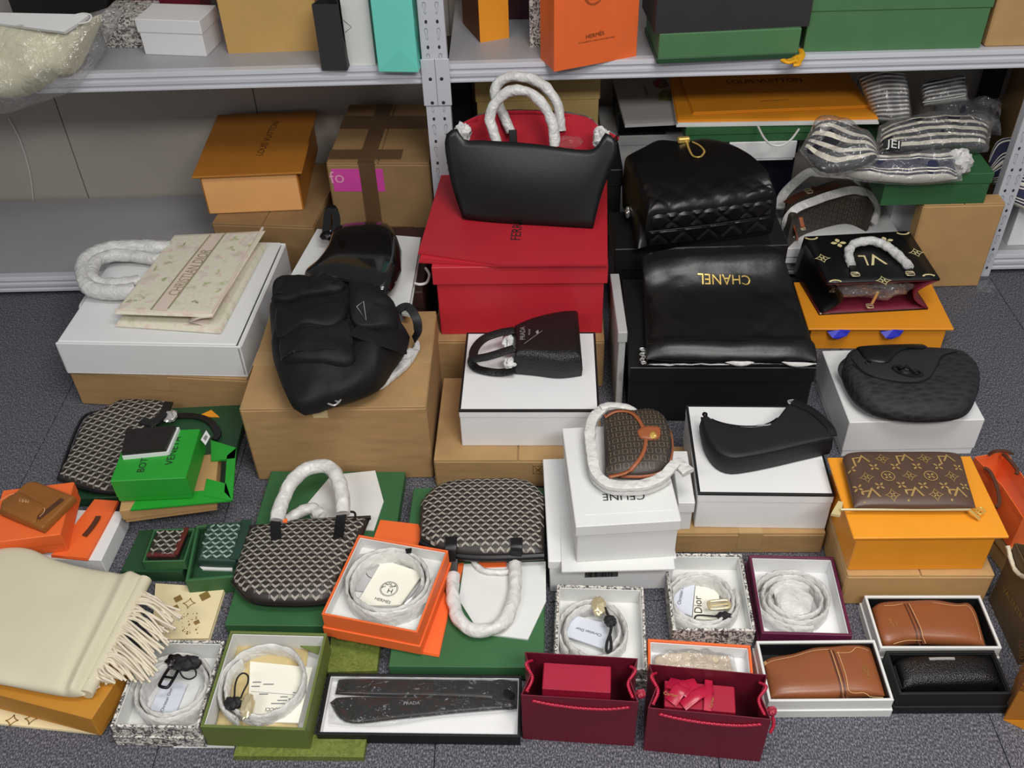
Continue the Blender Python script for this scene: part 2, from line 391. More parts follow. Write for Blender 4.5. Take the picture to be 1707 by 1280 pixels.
class Slab: pass
def fit_in(V, fit):
    """press soft contents against the inside walls of the open box that holds them"""
    fr, wall, zt = fit; hx, hy = fr.w/2-wall-.0018, fr.d/2-wall-.0018; out = []
    for p in V:
        p = np.array(p, float); d = p-fr.c; x, y = float(np.dot(d, fr.ux)), float(np.dot(d, fr.uy))
        if p[2] < zt+.004: p = p+fr.ux*(min(max(x, -hx), hx)-x)+fr.uy*(min(max(y, -hy), hy)-y)
        out.append(p)
    return out
def slab(near, far, z0, T, mode='pillow', rl=None, fit=None, nu=28, nv=18, p=3.0, r=0.012, puff=0.0, disp=None, plane=None, tilt=None, wr=0.0, wscale=30.0, sharpends=True, seed=0.0):
    """soft flat body between a near and a far outline curve (pixels), lying on height z0 (or in a plane) with thickness T"""
    if plane is None:
        zz = z0+(T/2 if mode == 'pillow' else T); n = np.array([0, 0, 1.0])
        cv = lambda x, y: P(x, y, zz)
    else:
        p0, n = plane; n = np.array(n, float); n /= np.linalg.norm(n); cv = lambda x, y: PP(x, y, p0, n)
    A = catmull([cv(*a) for a in near], nu); B = catmull([cv(*a) for a in far], nu)
    us = samp(nu); vs = samp(nv)
    iA = np.array([[np.interp(u, np.linspace(0, 1, nu+1), A[:, k]) for k in range(3)] for u in us])
    iB = np.array([[np.interp(u, np.linspace(0, 1, nu+1), B[:, k]) for k in range(3)] for u in us])
    Wd = np.mean([np.linalg.norm(iA[-1]-iA[0]), np.linalg.norm(iB[-1]-iB[0])]); Dd = np.mean(np.linalg.norm(iB-iA, axis=1))
    pr = lambda t: max(0.0, 1-abs(2*t-1)**p)**0.5
    V = []; UV = []; Fc = []; top = {}; bot = {}
    for i, u in enumerate(us):
        for j, v in enumerate(vs):
            g = iA[i]*(1-v)+iB[i]*v
            ti = tilt(u, v) if tilt else 0.0
            edge = i in (0, nu) or j in (0, nv)
            dz = 0.0
            if not edge:
                if disp: dz += disp(u*Wd, v*Dd, u, v)
                if wr: dz += wr*(mnoise.noise(Vector((g[0]*wscale+seed, g[1]*wscale, seed+g[2]*3))))
            if mode == 'pillow':
                h = T/2*pr(u)*pr(v)
                top[i, j] = len(V); V.append(g+n*(h+dz+ti)); UV.append((u*Wd, v*Dd))
                if edge: bot[i, j] = top[i, j]
                else: bot[i, j] = len(V); V.append(g-n*h+n*ti); UV.append((u*Wd, v*Dd))
            else:
                d = min(min(u, 1-u)*Wd, min(v, 1-v)*Dd); k = max(0.0, 1-d/r)
                h = -r*(1-math.sqrt(max(0, 1-k*k)))+puff*pr(u)*pr(v)
                top[i, j] = len(V); V.append(g+n*(h+dz+ti)); UV.append((u*Wd, v*Dd))
    quad = lambda d, i, j: [d[i, j], d[i+1, j], d[i+1, j+1], d[i, j+1]]
    for i in range(nu):
        for j in range(nv):
            Fc.append(quad(top, i, j))
            if mode == 'pillow': Fc.append(quad(bot, i, j)[::-1])
    if rl:   # slide points along their sight line
        for i, u in enumerate(us):
            for j, v in enumerate(vs):
                for k in {top[i, j], bot.get((i, j), top[i, j])}: V[k] = CAMP+(V[k]-CAMP)*(1-rl(u, v))
    if mode == 'block':
        ring = [(i, 0) for i in range(nu)]+[(nu, j) for j in range(nv)]+[(i, nv) for i in range(nu, 0, -1)]+[(0, j) for j in range(nv, 0, -1)]
        c = sum(V[top[k]] for k in ring)/len(ring); prev = [top[k] for k in ring]
        for lev, (f, ins) in enumerate(((0.5, -0.02), (0.93, 0.0), (1.0, 0.04))):
            cur = []
            for k in ring:
                b0 = V[top[k]]; zt = b0[2]; zb = z0
                pz = zt+(zb-zt)*f; xy = b0[:2]+(c[:2]-b0[:2])*ins
                cur.append(len(V)); V.append(np.array([xy[0], xy[1], pz])); UV.append(UV[top[k]])
            m = len(ring)
            for a in range(m): Fc.append([prev[a], prev[(a+1) % m], cur[(a+1) % m], cur[a]])
            prev = cur
        Fc.append(prev[::-1])
    if fit: V = fit_in(V, fit)
    S = Slab(); S.V = V; S.F = Fc; S.UV = UV; S.bvh = BVHTree.FromPolygons([tuple(v) for v in V], Fc)
    S.c = np.mean(np.array(V), axis=0); S.zb = z0; S.W = Wd; S.D = Dd; S.A = A; S.B = B
    A_ = np.array(V); S.zmax = A_[:, 2].max()
    return S
def slab_obj(name, S, m, parent, **k): return obj(name, S.V, S.F, m, parent, uv=S.UV, sharp=k.pop('sharp', 50), **k)
def down(S, x, y, eps=0.0012):
    h = S.bvh.ray_cast(Vector((x, y, 3.0)), Vector((0, 0, -1)))
    if h[0] is None or h[1].z < 0.35: return None
    return np.array([x, y, h[0].z+eps])
def hit(S, px, eps=0.0):
    """point of a soft body seen at a pixel, lifted by eps"""
    d = Vector(ray(*px)).normalized(); h = S.bvh.ray_cast(Vector(CAMP), d)
    return None if h[0] is None else np.array(h[0])+np.array([0, 0, eps])
def drape(S, V2, Fc, eps=0.0012):
    """project flat shapes (world xy) straight down onto a slab; None when part of it misses"""
    out = []
    for x, y in V2:
        p = down(S, x, y, eps)
        if p is None: return None
        out.append(p)
    return out, Fc
def tube(pts, r, n=None, seg=10, nz=0.0, nscale=60.0, flat=None, closed=False, up=None, caps=True):
    """swept tube; r radius (number or function of t); flat=(a,b) half-sizes for a strap cross-section"""
    n = n or max(10, len(pts)*6)
    C = catmull(pts, n, closed); m = n if closed else n+1
    V = []; Fc = []
    prevN = None
    for i in range(m):
        t = (C[(i+1) % m]-C[i-1]) if closed else (C[min(i+1, n)]-C[max(i-1, 0)])
        t = t/(np.linalg.norm(t)+1e-9)
        if up is not None: nn = np.array(up, float)
        else: nn = prevN if prevN is not None else np.array([0, 0, 1.0])
        nn = nn-t*np.dot(nn, t)
        if np.linalg.norm(nn) < 1e-3: nn = np.array([1.0, 0, 0])-t*t[0]
        nn /= np.linalg.norm(nn); bb = np.cross(t, nn); prevN = nn
        rr = r(i/max(1, m-1)) if callable(r) else r
        for k in range(seg):
            a = 2*math.pi*k/seg; ca, sa = math.cos(a), math.sin(a)
            if flat:
                ca = math.copysign(abs(ca)**0.4, ca); sa = math.copysign(abs(sa)**0.4, sa)
                off = bb*flat[0]*ca+nn*flat[1]*sa
            else: off = (nn*sa+bb*ca)*rr
            p = C[i]+off
            if nz: p = p+off/np.linalg.norm(off)*nz*mnoise.noise(Vector(p*nscale))
            V.append(p)
    for i in range(m if closed else m-1):
        for k in range(seg):
            a = i*seg+k; b = i*seg+(k+1) % seg; j = ((i+1) % m)*seg
            Fc.append([a, b, j+(k+1) % seg, j+k])
    if not closed and caps:
        Fc.append(list(range(seg))[::-1]); Fc.append([(m-1)*seg+k for k in range(seg)])
    return V, Fc
def tube_obj(name, pts, r, m, parent, **k):
    V, Fc = tube(pts, r, **k); return obj(name, V, Fc, m, parent, sharp=70)
def pxz(k, pts, zs):
    pp = q(k, *pts) if k else pts
    if not hasattr(zs, '__len__'): zs = [zs]*len(pp)
    return [P(x, y, z) for (x, y), z in zip(pp, zs)]
def stroke(pts, w, closed=False):
    """2D polyline with width -> verts2d, faces"""
    pts = [np.array(p[:2], float) for p in pts]; n = len(pts); V = []; Fc = []
    for i in range(n):
        a = pts[i-1] if (closed or i > 0) else pts[i]; b = pts[(i+1) % n] if (closed or i < n-1) else pts[i]
        t = b-a; t = t/(np.linalg.norm(t)+1e-9); nn = np.array([-t[1], t[0]])
        V += [pts[i]+nn*w/2, pts[i]-nn*w/2]
    for i in range(n if closed else n-1):
        j = (i+1) % n; Fc.append([2*i, 2*i+1, 2*j+1, 2*j])
    return V, Fc
def drape_line(S, px, z, w, n=24, eps=0.0016):
    c = catmull([P(x, y, z)[:2] for x, y in px], n); V, Fc = stroke(c, w)
    out = []; last = None
    for v in V:
        p = down(S, v[0], v[1], eps)
        if p is None: p = np.array([v[0], v[1], last if last is not None else z])
        last = p[2]; out.append(p)
    return out, Fc
_TX = {}
def text2d(s):
    if s in _TX: return _TX[s]
    cu = bpy.data.curves.new('t', 'FONT'); cu.body = s; cu.size = 1.0; cu.resolution_u = 3
    o = bpy.data.objects.new('t', cu); COL.objects.link(o)
    me = bpy.data.meshes.new_from_object(o)
    V = np.array([v.co[:2] for v in me.vertices]); Fc = [list(p.vertices) for p in me.polygons]
    bpy.data.objects.remove(o); bpy.data.curves.remove(cu); bpy.data.meshes.remove(me)
    V = V-[V[:, 0].min(), 0]; wd = V[:, 0].max(); V = V/wd
    _TX[s] = (V, Fc); return _TX[s]
def text(name, s, a, b, m, parent, z=None, plane=None, S=None, asp=1.0, eps=0.0008, flip=False):
    """lettering whose baseline runs from pixel a to pixel b on height z, on a plane or draped over a slab"""
    V, Fc = text2d(s)
    if plane is None: A, B, n = P(*a, z), P(*b, z), np.array([0, 0, 1.0])
    else:
        p0, n = plane; n = np.array(n, float)/np.linalg.norm(n); A, B = PP(*a, p0, n), PP(*b, p0, n)
    u = B-A; L = np.linalg.norm(u); u /= L; v = np.cross(n, u)
    if flip: v = -v
    W = [A+u*x*L+v*y*L*asp+n*eps for x, y in V]
    if S is not None:
        out = []
        for p in W:
            k = down(S, p[0], p[1], 0.0015); out.append(k if k is not None else p)
        W = out
    return obj(name, W, Fc, m, parent, smooth=False)
def scatter(name, S, motifs, m, parent, eps=0.0012):
    """many small flat shapes draped on a slab, joined as one print"""
    V = []; Fc = []
    for v2, f2 in motifs:
        r_ = drape(S, v2, f2, eps)
        if r_ is None: continue
        o = len(V); V += r_[0]; Fc += [[i+o for i in k] for k in r_[1]]
    if V:
        o = obj(name, V, Fc, m, parent, smooth=False); o['kind'] = 'stuff'; return o
def grid_pts(S, ux, sx, sy, stag=True):
    ux = np.array(ux[:2], float); ux /= np.linalg.norm(ux); uy = np.array([-ux[1], ux[0]])
    A = np.array(S.V)[:, :2]; c = A.mean(0); pa = (A-c)@ux; pb = (A-c)@uy
    for j in range(int(pb.min()/sy)-1, int(pb.max()/sy)+2):
        for i in range(int(pa.min()/sx)-1, int(pa.max()/sx)+2):
            yield c+ux*(i+(0.5 if (stag and j % 2) else 0))*sx+uy*j*sy, ux, uy, i, j
def chevrons(S, up_dir, parent, ml, md, sx=0.019, sy=0.0105, flip=1):
    """woven-look Y print: pale arms and dim stems"""
    arms = []; stems = []
    for c, ux, uy, i, j in grid_pts(S, up_dir, sx, sy):
        t = 0.0043*sx/0.019
        k = sx*0.37; h = sx*0.24
        for s in (-1, 1):
            a = [(0, -h*0.45), (s*k, h*0.75), (s*k, h*0.75+t), (0, -h*0.45+t*1.15)]
            arms.append(([c+ux*x+uy*y*flip for x, y in a], [[0, 1, 2, 3]]))
        w2 = t*0.42
        a = [(-w2, -h*0.55), (w2, -h*0.55), (w2, -h*0.55-sy*0.62), (-w2, -h*0.55-sy*0.62)]
        stems.append(([c+ux*x+uy*y*flip for x, y in a], [[0, 1, 2, 3]]))
    scatter('chevron_print', S, arms, ml, parent); scatter('stem_print', S, stems, md, parent)

# ------------------------------------------------------------------ box kinds
def lid_box(name, label, fr, zb, zt, m, lidh=0.03, over=0.003, cat='box', group=None, mlid=None, trim=None, loc=None):
    t = thing(name, label, cat, fr.base(zb), group)
    hw, hd = fr.w/2, fr.d/2
    bx('body', fr, -hw+over, hw-over, -hd+over, hd-over, zb, zt-0.004, m, t)
    ld = bx('lid', fr, -hw, hw, -hd, hd, zt-lidh, zt, mlid or m, t)
    if trim is not None:
        e = 0.0045
        for (x0, x1, y0, y1) in ((-hw-.0006, hw+.0006, -hd-.0006, -hd+e), (-hw-.0006, hw+.0006, hd-e, hd+.0006), (-hw-.0006, -hw+e, -hd+e, hd-e), (hw-e, hw+.0006, -hd+e, hd-e)):
            bx('edge_trim', fr, x0, x1, y0, y1, zt-0.005, zt+0.0006, trim, ld, 0.0004)
    return t
def carton(name, label, fr, zb, zt, m, tape=None, group=None, seam='y', cat='box', flap_t=0.004):
    t = thing(name, label, cat, fr.base(zb), group)
    hw, hd = fr.w/2, fr.d/2
    bx('body', fr, -hw, hw, -hd, hd, zb, zt-flap_t, m, t, 0.004)
    if seam == 'y':
        bx('flap', fr, -hw+.001, -0.001, -hd+.001, hd-.001, zt-flap_t-.0005, zt, m, t, 0.0015)
        bx('flap', fr, 0.001, hw-.001, -hd+.001, hd-.001, zt-flap_t-.0005, zt, m, t, 0.0015)
    else:
        bx('flap', fr, -hw+.001, hw-.001, -hd+.001, -0.001, zt-flap_t-.0005, zt, m, t, 0.0015)
        bx('flap', fr, -hw+.001, hw-.001, 0.001, hd-.001, zt-flap_t-.0005, zt, m, t, 0.0015)
    if tape:
        if seam == 'y':
            bx('tape', fr, -0.025, 0.025, -hd, hd, zt-.0005, zt+.0007, tape, t, .0002)
            bx('tape', fr, -0.025, 0.025, -hd-.0008, -hd+.0008, zt-.05, zt+.0007, tape, t, .0002)
        else:
            bx('tape', fr, -hw, hw, -0.025, 0.025, zt-.0005, zt+.0007, tape, t, .0002)
    return t
def flap_box(name, label, fr, zb, zt, m, over=0.012, cat='box', mside=None, lidt=0.006, group=None, mface=None):
    """stiff box under a flat overhanging lid; frame measured on the lid"""
    t = thing(name, label, cat, fr.base(zb), group)
    hw, hd = fr.w/2, fr.d/2
    bx('body', fr, -hw+over, hw-over, -hd+over, hd, zb, zt-lidt, mside or m, t, 0.002)
    if mface: bx('front_panel', fr, -hw+over+.004, hw-over-.004, -hd+over-.002, -hd+over+.002, zb+.003, zt-lidt-.003, mface, t, .0008)
    bx('lid', fr, -hw, hw, -hd, hd, zt-lidt, zt, m, t, 0.0015)
    return t
def tray(name, label, fr, zb, zt, wall, m, mi, floor=None, rim=None, cat='box', group=None, split=None, base_m=None):
    """open box: outer walls, lining, standing in its own lid when split is given; frame measured on the rim"""
    t = thing(name, label, cat, fr.base(zb), group)
    hw, hd = fr.w/2, fr.d/2; fl = floor if floor is not None else zb+0.006
    walls = join(cbox(fr.W, -hw, hw, -hd, -hd+wall, zb, zt, .001), cbox(fr.W, -hw, hw, hd-wall, hd, zb, zt, .001),
                 cbox(fr.W, -hw, -hw+wall, -hd+wall, hd-wall, zb, zt, .001), cbox(fr.W, hw-wall, hw, -hd+wall, hd-wall, zb, zt, .001))
    obj('side_walls', walls[0], walls[1], m, t, smooth=False)
    bx('floor_lining', fr, -hw+wall, hw-wall, -hd+wall, hd-wall, zb, fl, mi, t, .001)
    g = 0.0016; zi = zt-0.004
    iw = join(cbox(fr.W, -hw+wall, hw-wall, -hd+wall, -hd+wall+g, fl, zi, .0004), cbox(fr.W, -hw+wall, hw-wall, hd-wall-g, hd-wall, fl, zi, .0004),
              cbox(fr.W, -hw+wall, -hw+wall+g, -hd+wall+g, hd-wall-g, fl, zi, .0004), cbox(fr.W, hw-wall-g, hw-wall, -hd+wall+g, hd-wall-g, fl, zi, .0004))
    obj('inner_lining', iw[0], iw[1], mi, t, smooth=False)
    if split:
        bw = join(cbox(fr.W, -hw-.003, hw+.003, -hd-.003, -hd+.0005, zb, zb+split, .0008), cbox(fr.W, -hw-.003, hw+.003, hd-.0005, hd+.003, zb, zb+split, .0008),
                  cbox(fr.W, -hw-.003, -hw+.0005, -hd+.0005, hd-.0005, zb, zb+split, .0008), cbox(fr.W, hw-.0005, hw+.003, -hd+.0005, hd-.0005, zb, zb+split, .0008))
        obj('lower_lid', bw[0], bw[1], base_m or m, t, smooth=False)
    return t
def paper_bag(name, label, fr, zb, h, m, gus=0.3, mside=None, cat='bag', group=None, fold=0.03, flare=0.0, open_top=True, band=True):
    """standing paper carrier: frame measured at its base"""
    t = thing(name, label, cat, fr.base(zb), group)
    hw, hd = fr.w/2, fr.d/2
    def ring(z, f, k):
        a = hw+flare*k; return [fr.W(-a, -hd, z), fr.W(a, -hd, z), fr.W(a-gus*hd*f, 0, z), fr.W(a, hd, z), fr.W(-a, hd, z), fr.W(-a+gus*hd*f, 0, z)]
    Zs = [(zb, 0, 0), (zb+hd*0.9, 0.25, .2), (zb+h*0.6, 0.75, .6), (zb+h, 1.0, 1)]
    V = []; Fc = []
    for z, f, k in Zs: V += ring(z, f, k)
    for l in range(3):
        for i in range(6): Fc.append([l*6+i, l*6+(i+1) % 6, (l+1)*6+(i+1) % 6, (l+1)*6+i])
    fr_faces = [f for i, f in enumerate(Fc) if i % 6 in (0, 3)]; sd = [f for i, f in enumerate(Fc) if i % 6 not in (0, 3)]
    base = [[5, 4, 3, 2, 1, 0]]
    solidify(obj('front_and_back_panels', V, fr_faces+base, m, t, smooth=False), 0.0016)
    for k in (0, 1): solidify(obj('side_gusset', V, [f for i, f in enumerate(sd) if (i % 4) // 2 == k], mside or m, t, smooth=False), 0.0016)
    if band:   # turned-over rim
        R0 = ring(zb+h-fold, 0.95, 1); R1 = ring(zb+h, 1.0, 1); c = np.mean(R0, axis=0)
        o = lambda p: p+(p-[c[0], c[1], p[2]])*0.004
        V2 = [o(p) for p in R0+R1]
        solidify(obj('turned_rim', V2, [[i, (i+1) % 6, 6+(i+1) % 6, 6+i] for i in range(6)], m, t, smooth=False), 0.0012)
    return t
def flat_bag(name, label, px, zb, zt, m, cat='bag', group=None, layers=2, loc=None):
    """folded paper bag lying flat: thin stacked leaves"""
    pts = [P(x, y, zt) for x, y in px]; c = np.mean(pts, axis=0)
    t = thing(name, label, cat, (c[0], c[1], zb), group)
    hh = (zt-zb)/layers
    for i in range(layers):
        s = 1.0-0.012*i*(1 if i % 2 else 0.4)
        pp = [c+(p-c)*s for p in pts]
        V, Fc = prism_w(pp, zb+hh*i, zb+hh*(i+1)-0.0006)
        obj('paper_leaf', V, Fc, m, t, smooth=False)
    return t
def soft(name, label, S, m, cat='bag', group=None, part='body'):
    t = thing(name, label, cat, (S.c[0], S.c[1], S.zb), group); slab_obj(part, S, m, t); return t

def ring_coil(c, rx, ry, zb, h, turns, th, gap, nzs=1.0, seed=0, start=0.0):
    """tissue wrapped belt rolled into a standing coil -> verts, faces"""
    n = int(64*turns); V = []; Fc = []
    for i in range(n+1):
        t = i/n; a = start+t*turns*2*math.pi; k = 1-(1-t)*turns*gap/max(rx, ry)
        wob = 1+0.012*nzs*mnoise.noise(Vector((math.cos(a)*2+seed, math.sin(a)*2, t*3)))
        for dr, dz in ((-.5, 0), (-.62, .5), (-.5, .92), (0, 1.0), (.5, .92), (.62, .5), (.5, 0)):
            w1 = 0.0016*nzs*mnoise.noise(Vector((math.cos(a)*14+seed, math.sin(a)*14, dz*4+t*5)))
            R = 1*k*wob
            x = (rx*R+dr*th+w1)*math.cos(a); y = (ry*R+dr*th+w1)*math.sin(a)
            V.append((c[0]+x, c[1]+y, zb+h*dz+(0.002*nzs*mnoise.noise(Vector((a*3, seed, dz))) if dz > 0.3 else 0)))
    for i in range(n):
        for k in range(6): Fc.append([i*7+k, i*7+k+1, (i+1)*7+k+1, (i+1)*7+k])
        Fc.append([i*7+6, i*7, (i+1)*7, (i+1)*7+6])
    Fc.append([0, 1, 2, 3, 4, 5, 6]); Fc.append([n*7+k for k in range(6, -1, -1)])
    return V, Fc
def frame_buckle(name, c, sx, sy, ang, z, m, parent, r=0.0022):
    ca, sa = math.cos(ang), math.sin(ang)
    pts = []
    for x, y in ((-1, -.6), (-.7, -1), (.7, -1), (1, -.6), (1, .6), (.7, 1), (-.7, 1), (-1, .6)):
        pts.append(np.array([c[0]+ca*x*sx-sa*y*sy, c[1]+sa*x*sx+ca*y*sy, z+r]))
    V, Fc = tube(pts, r, n=40, seg=7, closed=True); o = obj(name, V, Fc, m, parent, sharp=80)
    V, Fc = tube([pts[7]*.5+pts[0]*.5, (pts[3]+pts[4])/2+np.array([0, 0, .002])], r*.8, n=6, seg=6); obj('prong', V, Fc, m, o)
    return o
def blob(c, r, seed=0, sc=(1, 1, .6), n=12, amp=.25):
    V = []; Fc = []
    for i in range(n+1):
        for j in range(2*n):
            a = math.pi*i/n; b = math.pi*j/n; d = Vector((math.sin(a)*math.cos(b), math.sin(a)*math.sin(b), math.cos(a)))
            k = 1+amp*mnoise.noise(d*2.2+Vector((seed, seed, 0)))
            V.append((c[0]+d.x*r*sc[0]*k, c[1]+d.y*r*sc[1]*k, c[2]+d.z*r*sc[2]*k))
    for i in range(n):
        for j in range(2*n): Fc.append([i*2*n+j, i*2*n+(j+1) % (2*n), (i+1)*2*n+(j+1) % (2*n), (i+1)*2*n+j])
    return V, Fc
# ================================================================== the room
SY, WY, ZU, ZL = 2.36, 2.81, 0.664, 0.068      # shelf front, wall, upper and lower shelf heights
I3 = Fr((0, 0, 0), (1, 0, 0), 1, 1)
fl = obj('floor', *cbox(I3.W, -2.6, 2.6, 0.1, 2.9, -0.03, -0.004, 0.001), M_CARPETS, smooth=False); fl['kind'] = 'structure'; fl['label'] = 'dark grey carpet tile floor'
tx0 = P(725, 1247)[0]; ty0 = P(50, 737)[1]
tile_me = None
for i in range(-5, 6):
    for j in range(-4, 3):
        x0 = tx0+i*0.503; y0 = ty0+j*0.503
        if x0 < -2.6 or x0 > 2.1 or y0 < 0.1 or y0 > 2.45: continue
        if tile_me is None:
            V, Fc = cbox(lambda x, y, z: (x, y, z), 0.0008, 0.5022, 0.0008, 0.5022, -0.004, 0, 0.0012)
            o = obj('carpet_tile', V, Fc, M_CARPET, fl, smooth=False); tile_me = o.data
        else:
            o = bpy.data.objects.new('carpet_tile', tile_me); COL.objects.link(o); o.parent = fl
        o.location = (x0, y0, 0)
wl = obj('wall_back', *cbox(I3.W, -2.6, 2.6, WY+.008, WY+.05, 0, 1.5, .001), M_GREYB, smooth=False); wl['kind'] = 'structure'; wl['label'] = 'warm grey panelled back wall'
px1 = PY(120, 250, WY)[0]
for k in range(-2, 7):
    x0 = px1+k*0.60; bx('wall_panel', I3, x0+.0015, x0+.5985, WY, WY+.013, 0, 1.5, M_WALL, wl, .001)
tube_obj('wall_cable', [PY(14, 196, WY-.004), PY(34, 235, WY-.004), PY(50, 290, WY-.004), PY(57, 350, WY-.004)], .0022, M_OFFW, wl, seg=6)

# ------------------------------------------------------------------ shelving
sh = thing('shelving_unit', 'pale grey steel shelving with slotted posts behind the goods', 'shelves', (0, SY, 0))
pc = PY(726, 120, SY-.012)[0]     # centre of the middle post
pr_ = PY(1660, 385, SY-.012)[0]   # post at the right end of the lower bay
def beam(x0, x1, zt, h):
    prof = [(0, zt), (-.004, zt-.002), (-.006, zt-.010), (-.001, zt-.013), (-.001, zt-.019), (-.006, zt-.022), (-.006, zt-.030), (-.001, zt-.033), (-.001, zt-.038), (-.005, zt-.041), (-.005, zt-h+.002), (-.002, zt-h), (.02, zt-h), (.02, zt-h+.004), (.004, zt-h+.006), (.004, zt-.004), (.02, zt-.003), (.02, zt)]
    n = len(prof); V = [(x0, SY+y, z) for y, z in prof]+[(x1, SY+y, z) for y, z in prof]
    Fc = [list(range(n))[::-1], [n+i for i in range(n)]]+[[i, (i+1) % n, n+(i+1) % n, n+i] for i in range(n)]
    return obj('shelf_beam', V, Fc, M_METAL, sh, smooth=False)
for (x0, x1) in ((-2.3, pc-.031), (pc+.031, 2.3)):
    for zt, h in ((ZU, .047), (ZL, .05)):
        beam(x0, x1, zt, h)
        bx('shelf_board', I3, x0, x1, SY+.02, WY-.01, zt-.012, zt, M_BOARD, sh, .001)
def post(x, w, z1, y0=SY-.010, deep=.03):
    V, Fc = join(cbox(I3.W, x-w/2, x+w/2, y0, y0+.003, 0, z1, .0006), cbox(I3.W, x-w/2, x-w/2+.003, y0+.003, y0+deep, 0, z1, .0006), cbox(I3.W, x+w/2-.003, x+w/2, y0+.003, y0+deep, 0, z1, .0006))
    o = obj('post', V, Fc, M_METAL, sh, smooth=False)
    slots = []; z = .03; yy = y0-.0006
    def disc(cx, cz, rx, rz, n=10):
        slots.append(([(cx+rx*math.cos(2*math.pi*k/n), yy, cz+rz*math.sin(2*math.pi*k/n)) for k in range(n)], [list(range(n))]))
    key = [(-.2, 1), (.5, .95), (.6, .4), (.25, .1), (.3, -.6), (-.15, -1), (-.5, -.7), (-.2, -.1), (-.55, .3), (-.5, .8)]
    keys = []
    while z < z1:
        for s in (-1, 1):
            disc(x+s*w*.22, z, .0034, .0048)
            pts = [(x+s*w*.24+s*kx*.0075, yy, z+.032+kz*.015) for kx, kz in key]
            inner = [(x+s*w*.24+s*kx*.0058, yy-.0001, z+.032+kz*.0132) for kx, kz in key]
            n = len(pts); keys.append((pts+inner, [[i, (i+1) % n, n+(i+1) % n, n+i] for i in range(n)]))
        z += .062
    V, Fc = join(*slots); obj('bolt_holes', V, Fc, M_SLOT, o, smooth=False)['kind'] = 'stuff'
    V, Fc = join(*keys); obj('slot_outlines', V, Fc, M_INKG, o, smooth=False)['kind'] = 'stuff'
    return o
post(pc, .062, 1.0)
z0s, z1s = PY(735, 172, SY)[2], PY(720, 95, SY)[2]
bx('post_sleeve', I3, pc-.035, pc+.035, SY-.0145, SY-.0105, z0s, z1s, M_METAL, sh, .001)
bx('sleeve_groove', I3, pc-.0008, pc+.0008, SY-.0150, SY-.0140, z0s, z1s, M_INKG, sh, .0002)
for k, zz in enumerate((z0s+.008, (z0s+z1s)/2+.01)):
    for s in (-1, 1):
        V, Fc = tube([(pc+s*.014, SY-.0135, zz), (pc+s*.014, SY-.0152, zz)], .0045, n=2, seg=10); obj('rivet', V, Fc, M_SLOT, sh)
post(pr_, .05, 1.0, SY-.010)
post(-2.15, .05, 1.0, SY-.010)

# ================================================================== upper shelf, left bay
U = ZU
# ivory dust bag in clear plastic hanging over the shelf edge
pl = (np.array([-1.25, SY+.02, U+.10]), (0, -1, .55))
t = thing('dust_bag_bundle', 'cream dust bag bundle in clear plastic hanging over the shelf edge', 'bag', (-1.33, SY+.02, U))
S = slab([(-60, 150), (0, 163), (40, 160), (72, 140), (92, 124), (112, 126), (128, 100)], [(-60, 30), (0, 28), (50, 42), (105, 52), (128, 44), (150, 34), (172, 22)], 0, .13, plane=pl, wr=.012, wscale=9, p=4)
slab_obj('dust_bag', S, M_CREAM, t)
S = slab([(-60, 172), (0, 190), (40, 178), (80, 165), (112, 152), (135, 130), (160, 90)], [(-60, 26), (0, 22), (60, 34), (120, 30), (160, 20), (185, 12), (205, 16)], 0, .15, plane=pl, wr=.022, wscale=14, p=4, seed=4)
slab_obj('plastic_wrap', S, M_CLEAR, t)
plc = (pl[0]+np.array(pl[1])/np.linalg.norm(pl[1])*.066, (0, -.55, 1))
t = thing('paper_bag', 'small flat white paper bag lying on the cream dust bag bundle', 'bag', (-1.3, SY+.05, U+.18))
pts = [PP(x, y, *plc) for x, y in ((-40, 36), (108, 55), (135, 38), (150, 26), (-40, 22))]
nn = np.array(plc[1])/np.linalg.norm(plc[1])
obj('paper_leaf', *join((([p+nn*.004 for p in pts]+[p-nn*.004 for p in pts]), [[0, 1, 2, 3, 4], [9, 8, 7, 6, 5]]+[[i, (i+1) % 5, 5+(i+1) % 5, 5+i] for i in range(5)])), M_OFFW, t, smooth=False)
tube_obj('cord_handle', [PP(x, y, *plc)+nn*.005 for x, y in ((132, 42), (150, 38), (153, 28), (140, 25), (125, 28))], .0022, M_OFFW, t, seg=6)

fr = Fr(PY(100, 10, 2.62)*[1, 1, 0]+[0, .06, 0], (1, 0, 0), .26, .14); lid_box('storage_box', 'black box standing behind the cream dust bag bundle', fr, U, U+.2, M_BLACK, .05)
fr = rect(U, (175, 81), (250, 81), depth=.13); lid_box('gift_box', 'small grey toile patterned box beside the white shelf box', fr, U, U+.078, M_TOILE, .025)
fr = rect(U, (248, 85), (351, 89), FR=(372, 74), depth=None); fr = Fr(fr.c, fr.ux, fr.w+.004, max(fr.d, .11)); lid_box('gift_box', 'plain white lidded box on the upper shelf beside a tan bag', fr, U, U+.092, M_WHITE, .034)
fr = Fr(PY(275, 5, 2.66)*[1, 1, 0]+[0, .05, 0], (1, 0, 0), .19, .1); lid_box('gift_box', 'dark red box behind the plain white shelf box', fr, U, U+.16, M_BURG, .04)
fr = Fr(PY(209, 5, 2.66)*[1, 1, 0]+[0.004, .05, 0], (1, 0, 0), .024, .1); lid_box('gift_box', 'thin olive green box upright beside the dark red box', fr, U, U+.15, M_OLIVEP, .03)
fr = rect(U, (381, 89), (537, 84), depth=.10); t = paper_bag('paper_bag', 'large tan paper carrier bag standing on the upper shelf', fr, U, .34, M_TAN, mside=M_LVB)
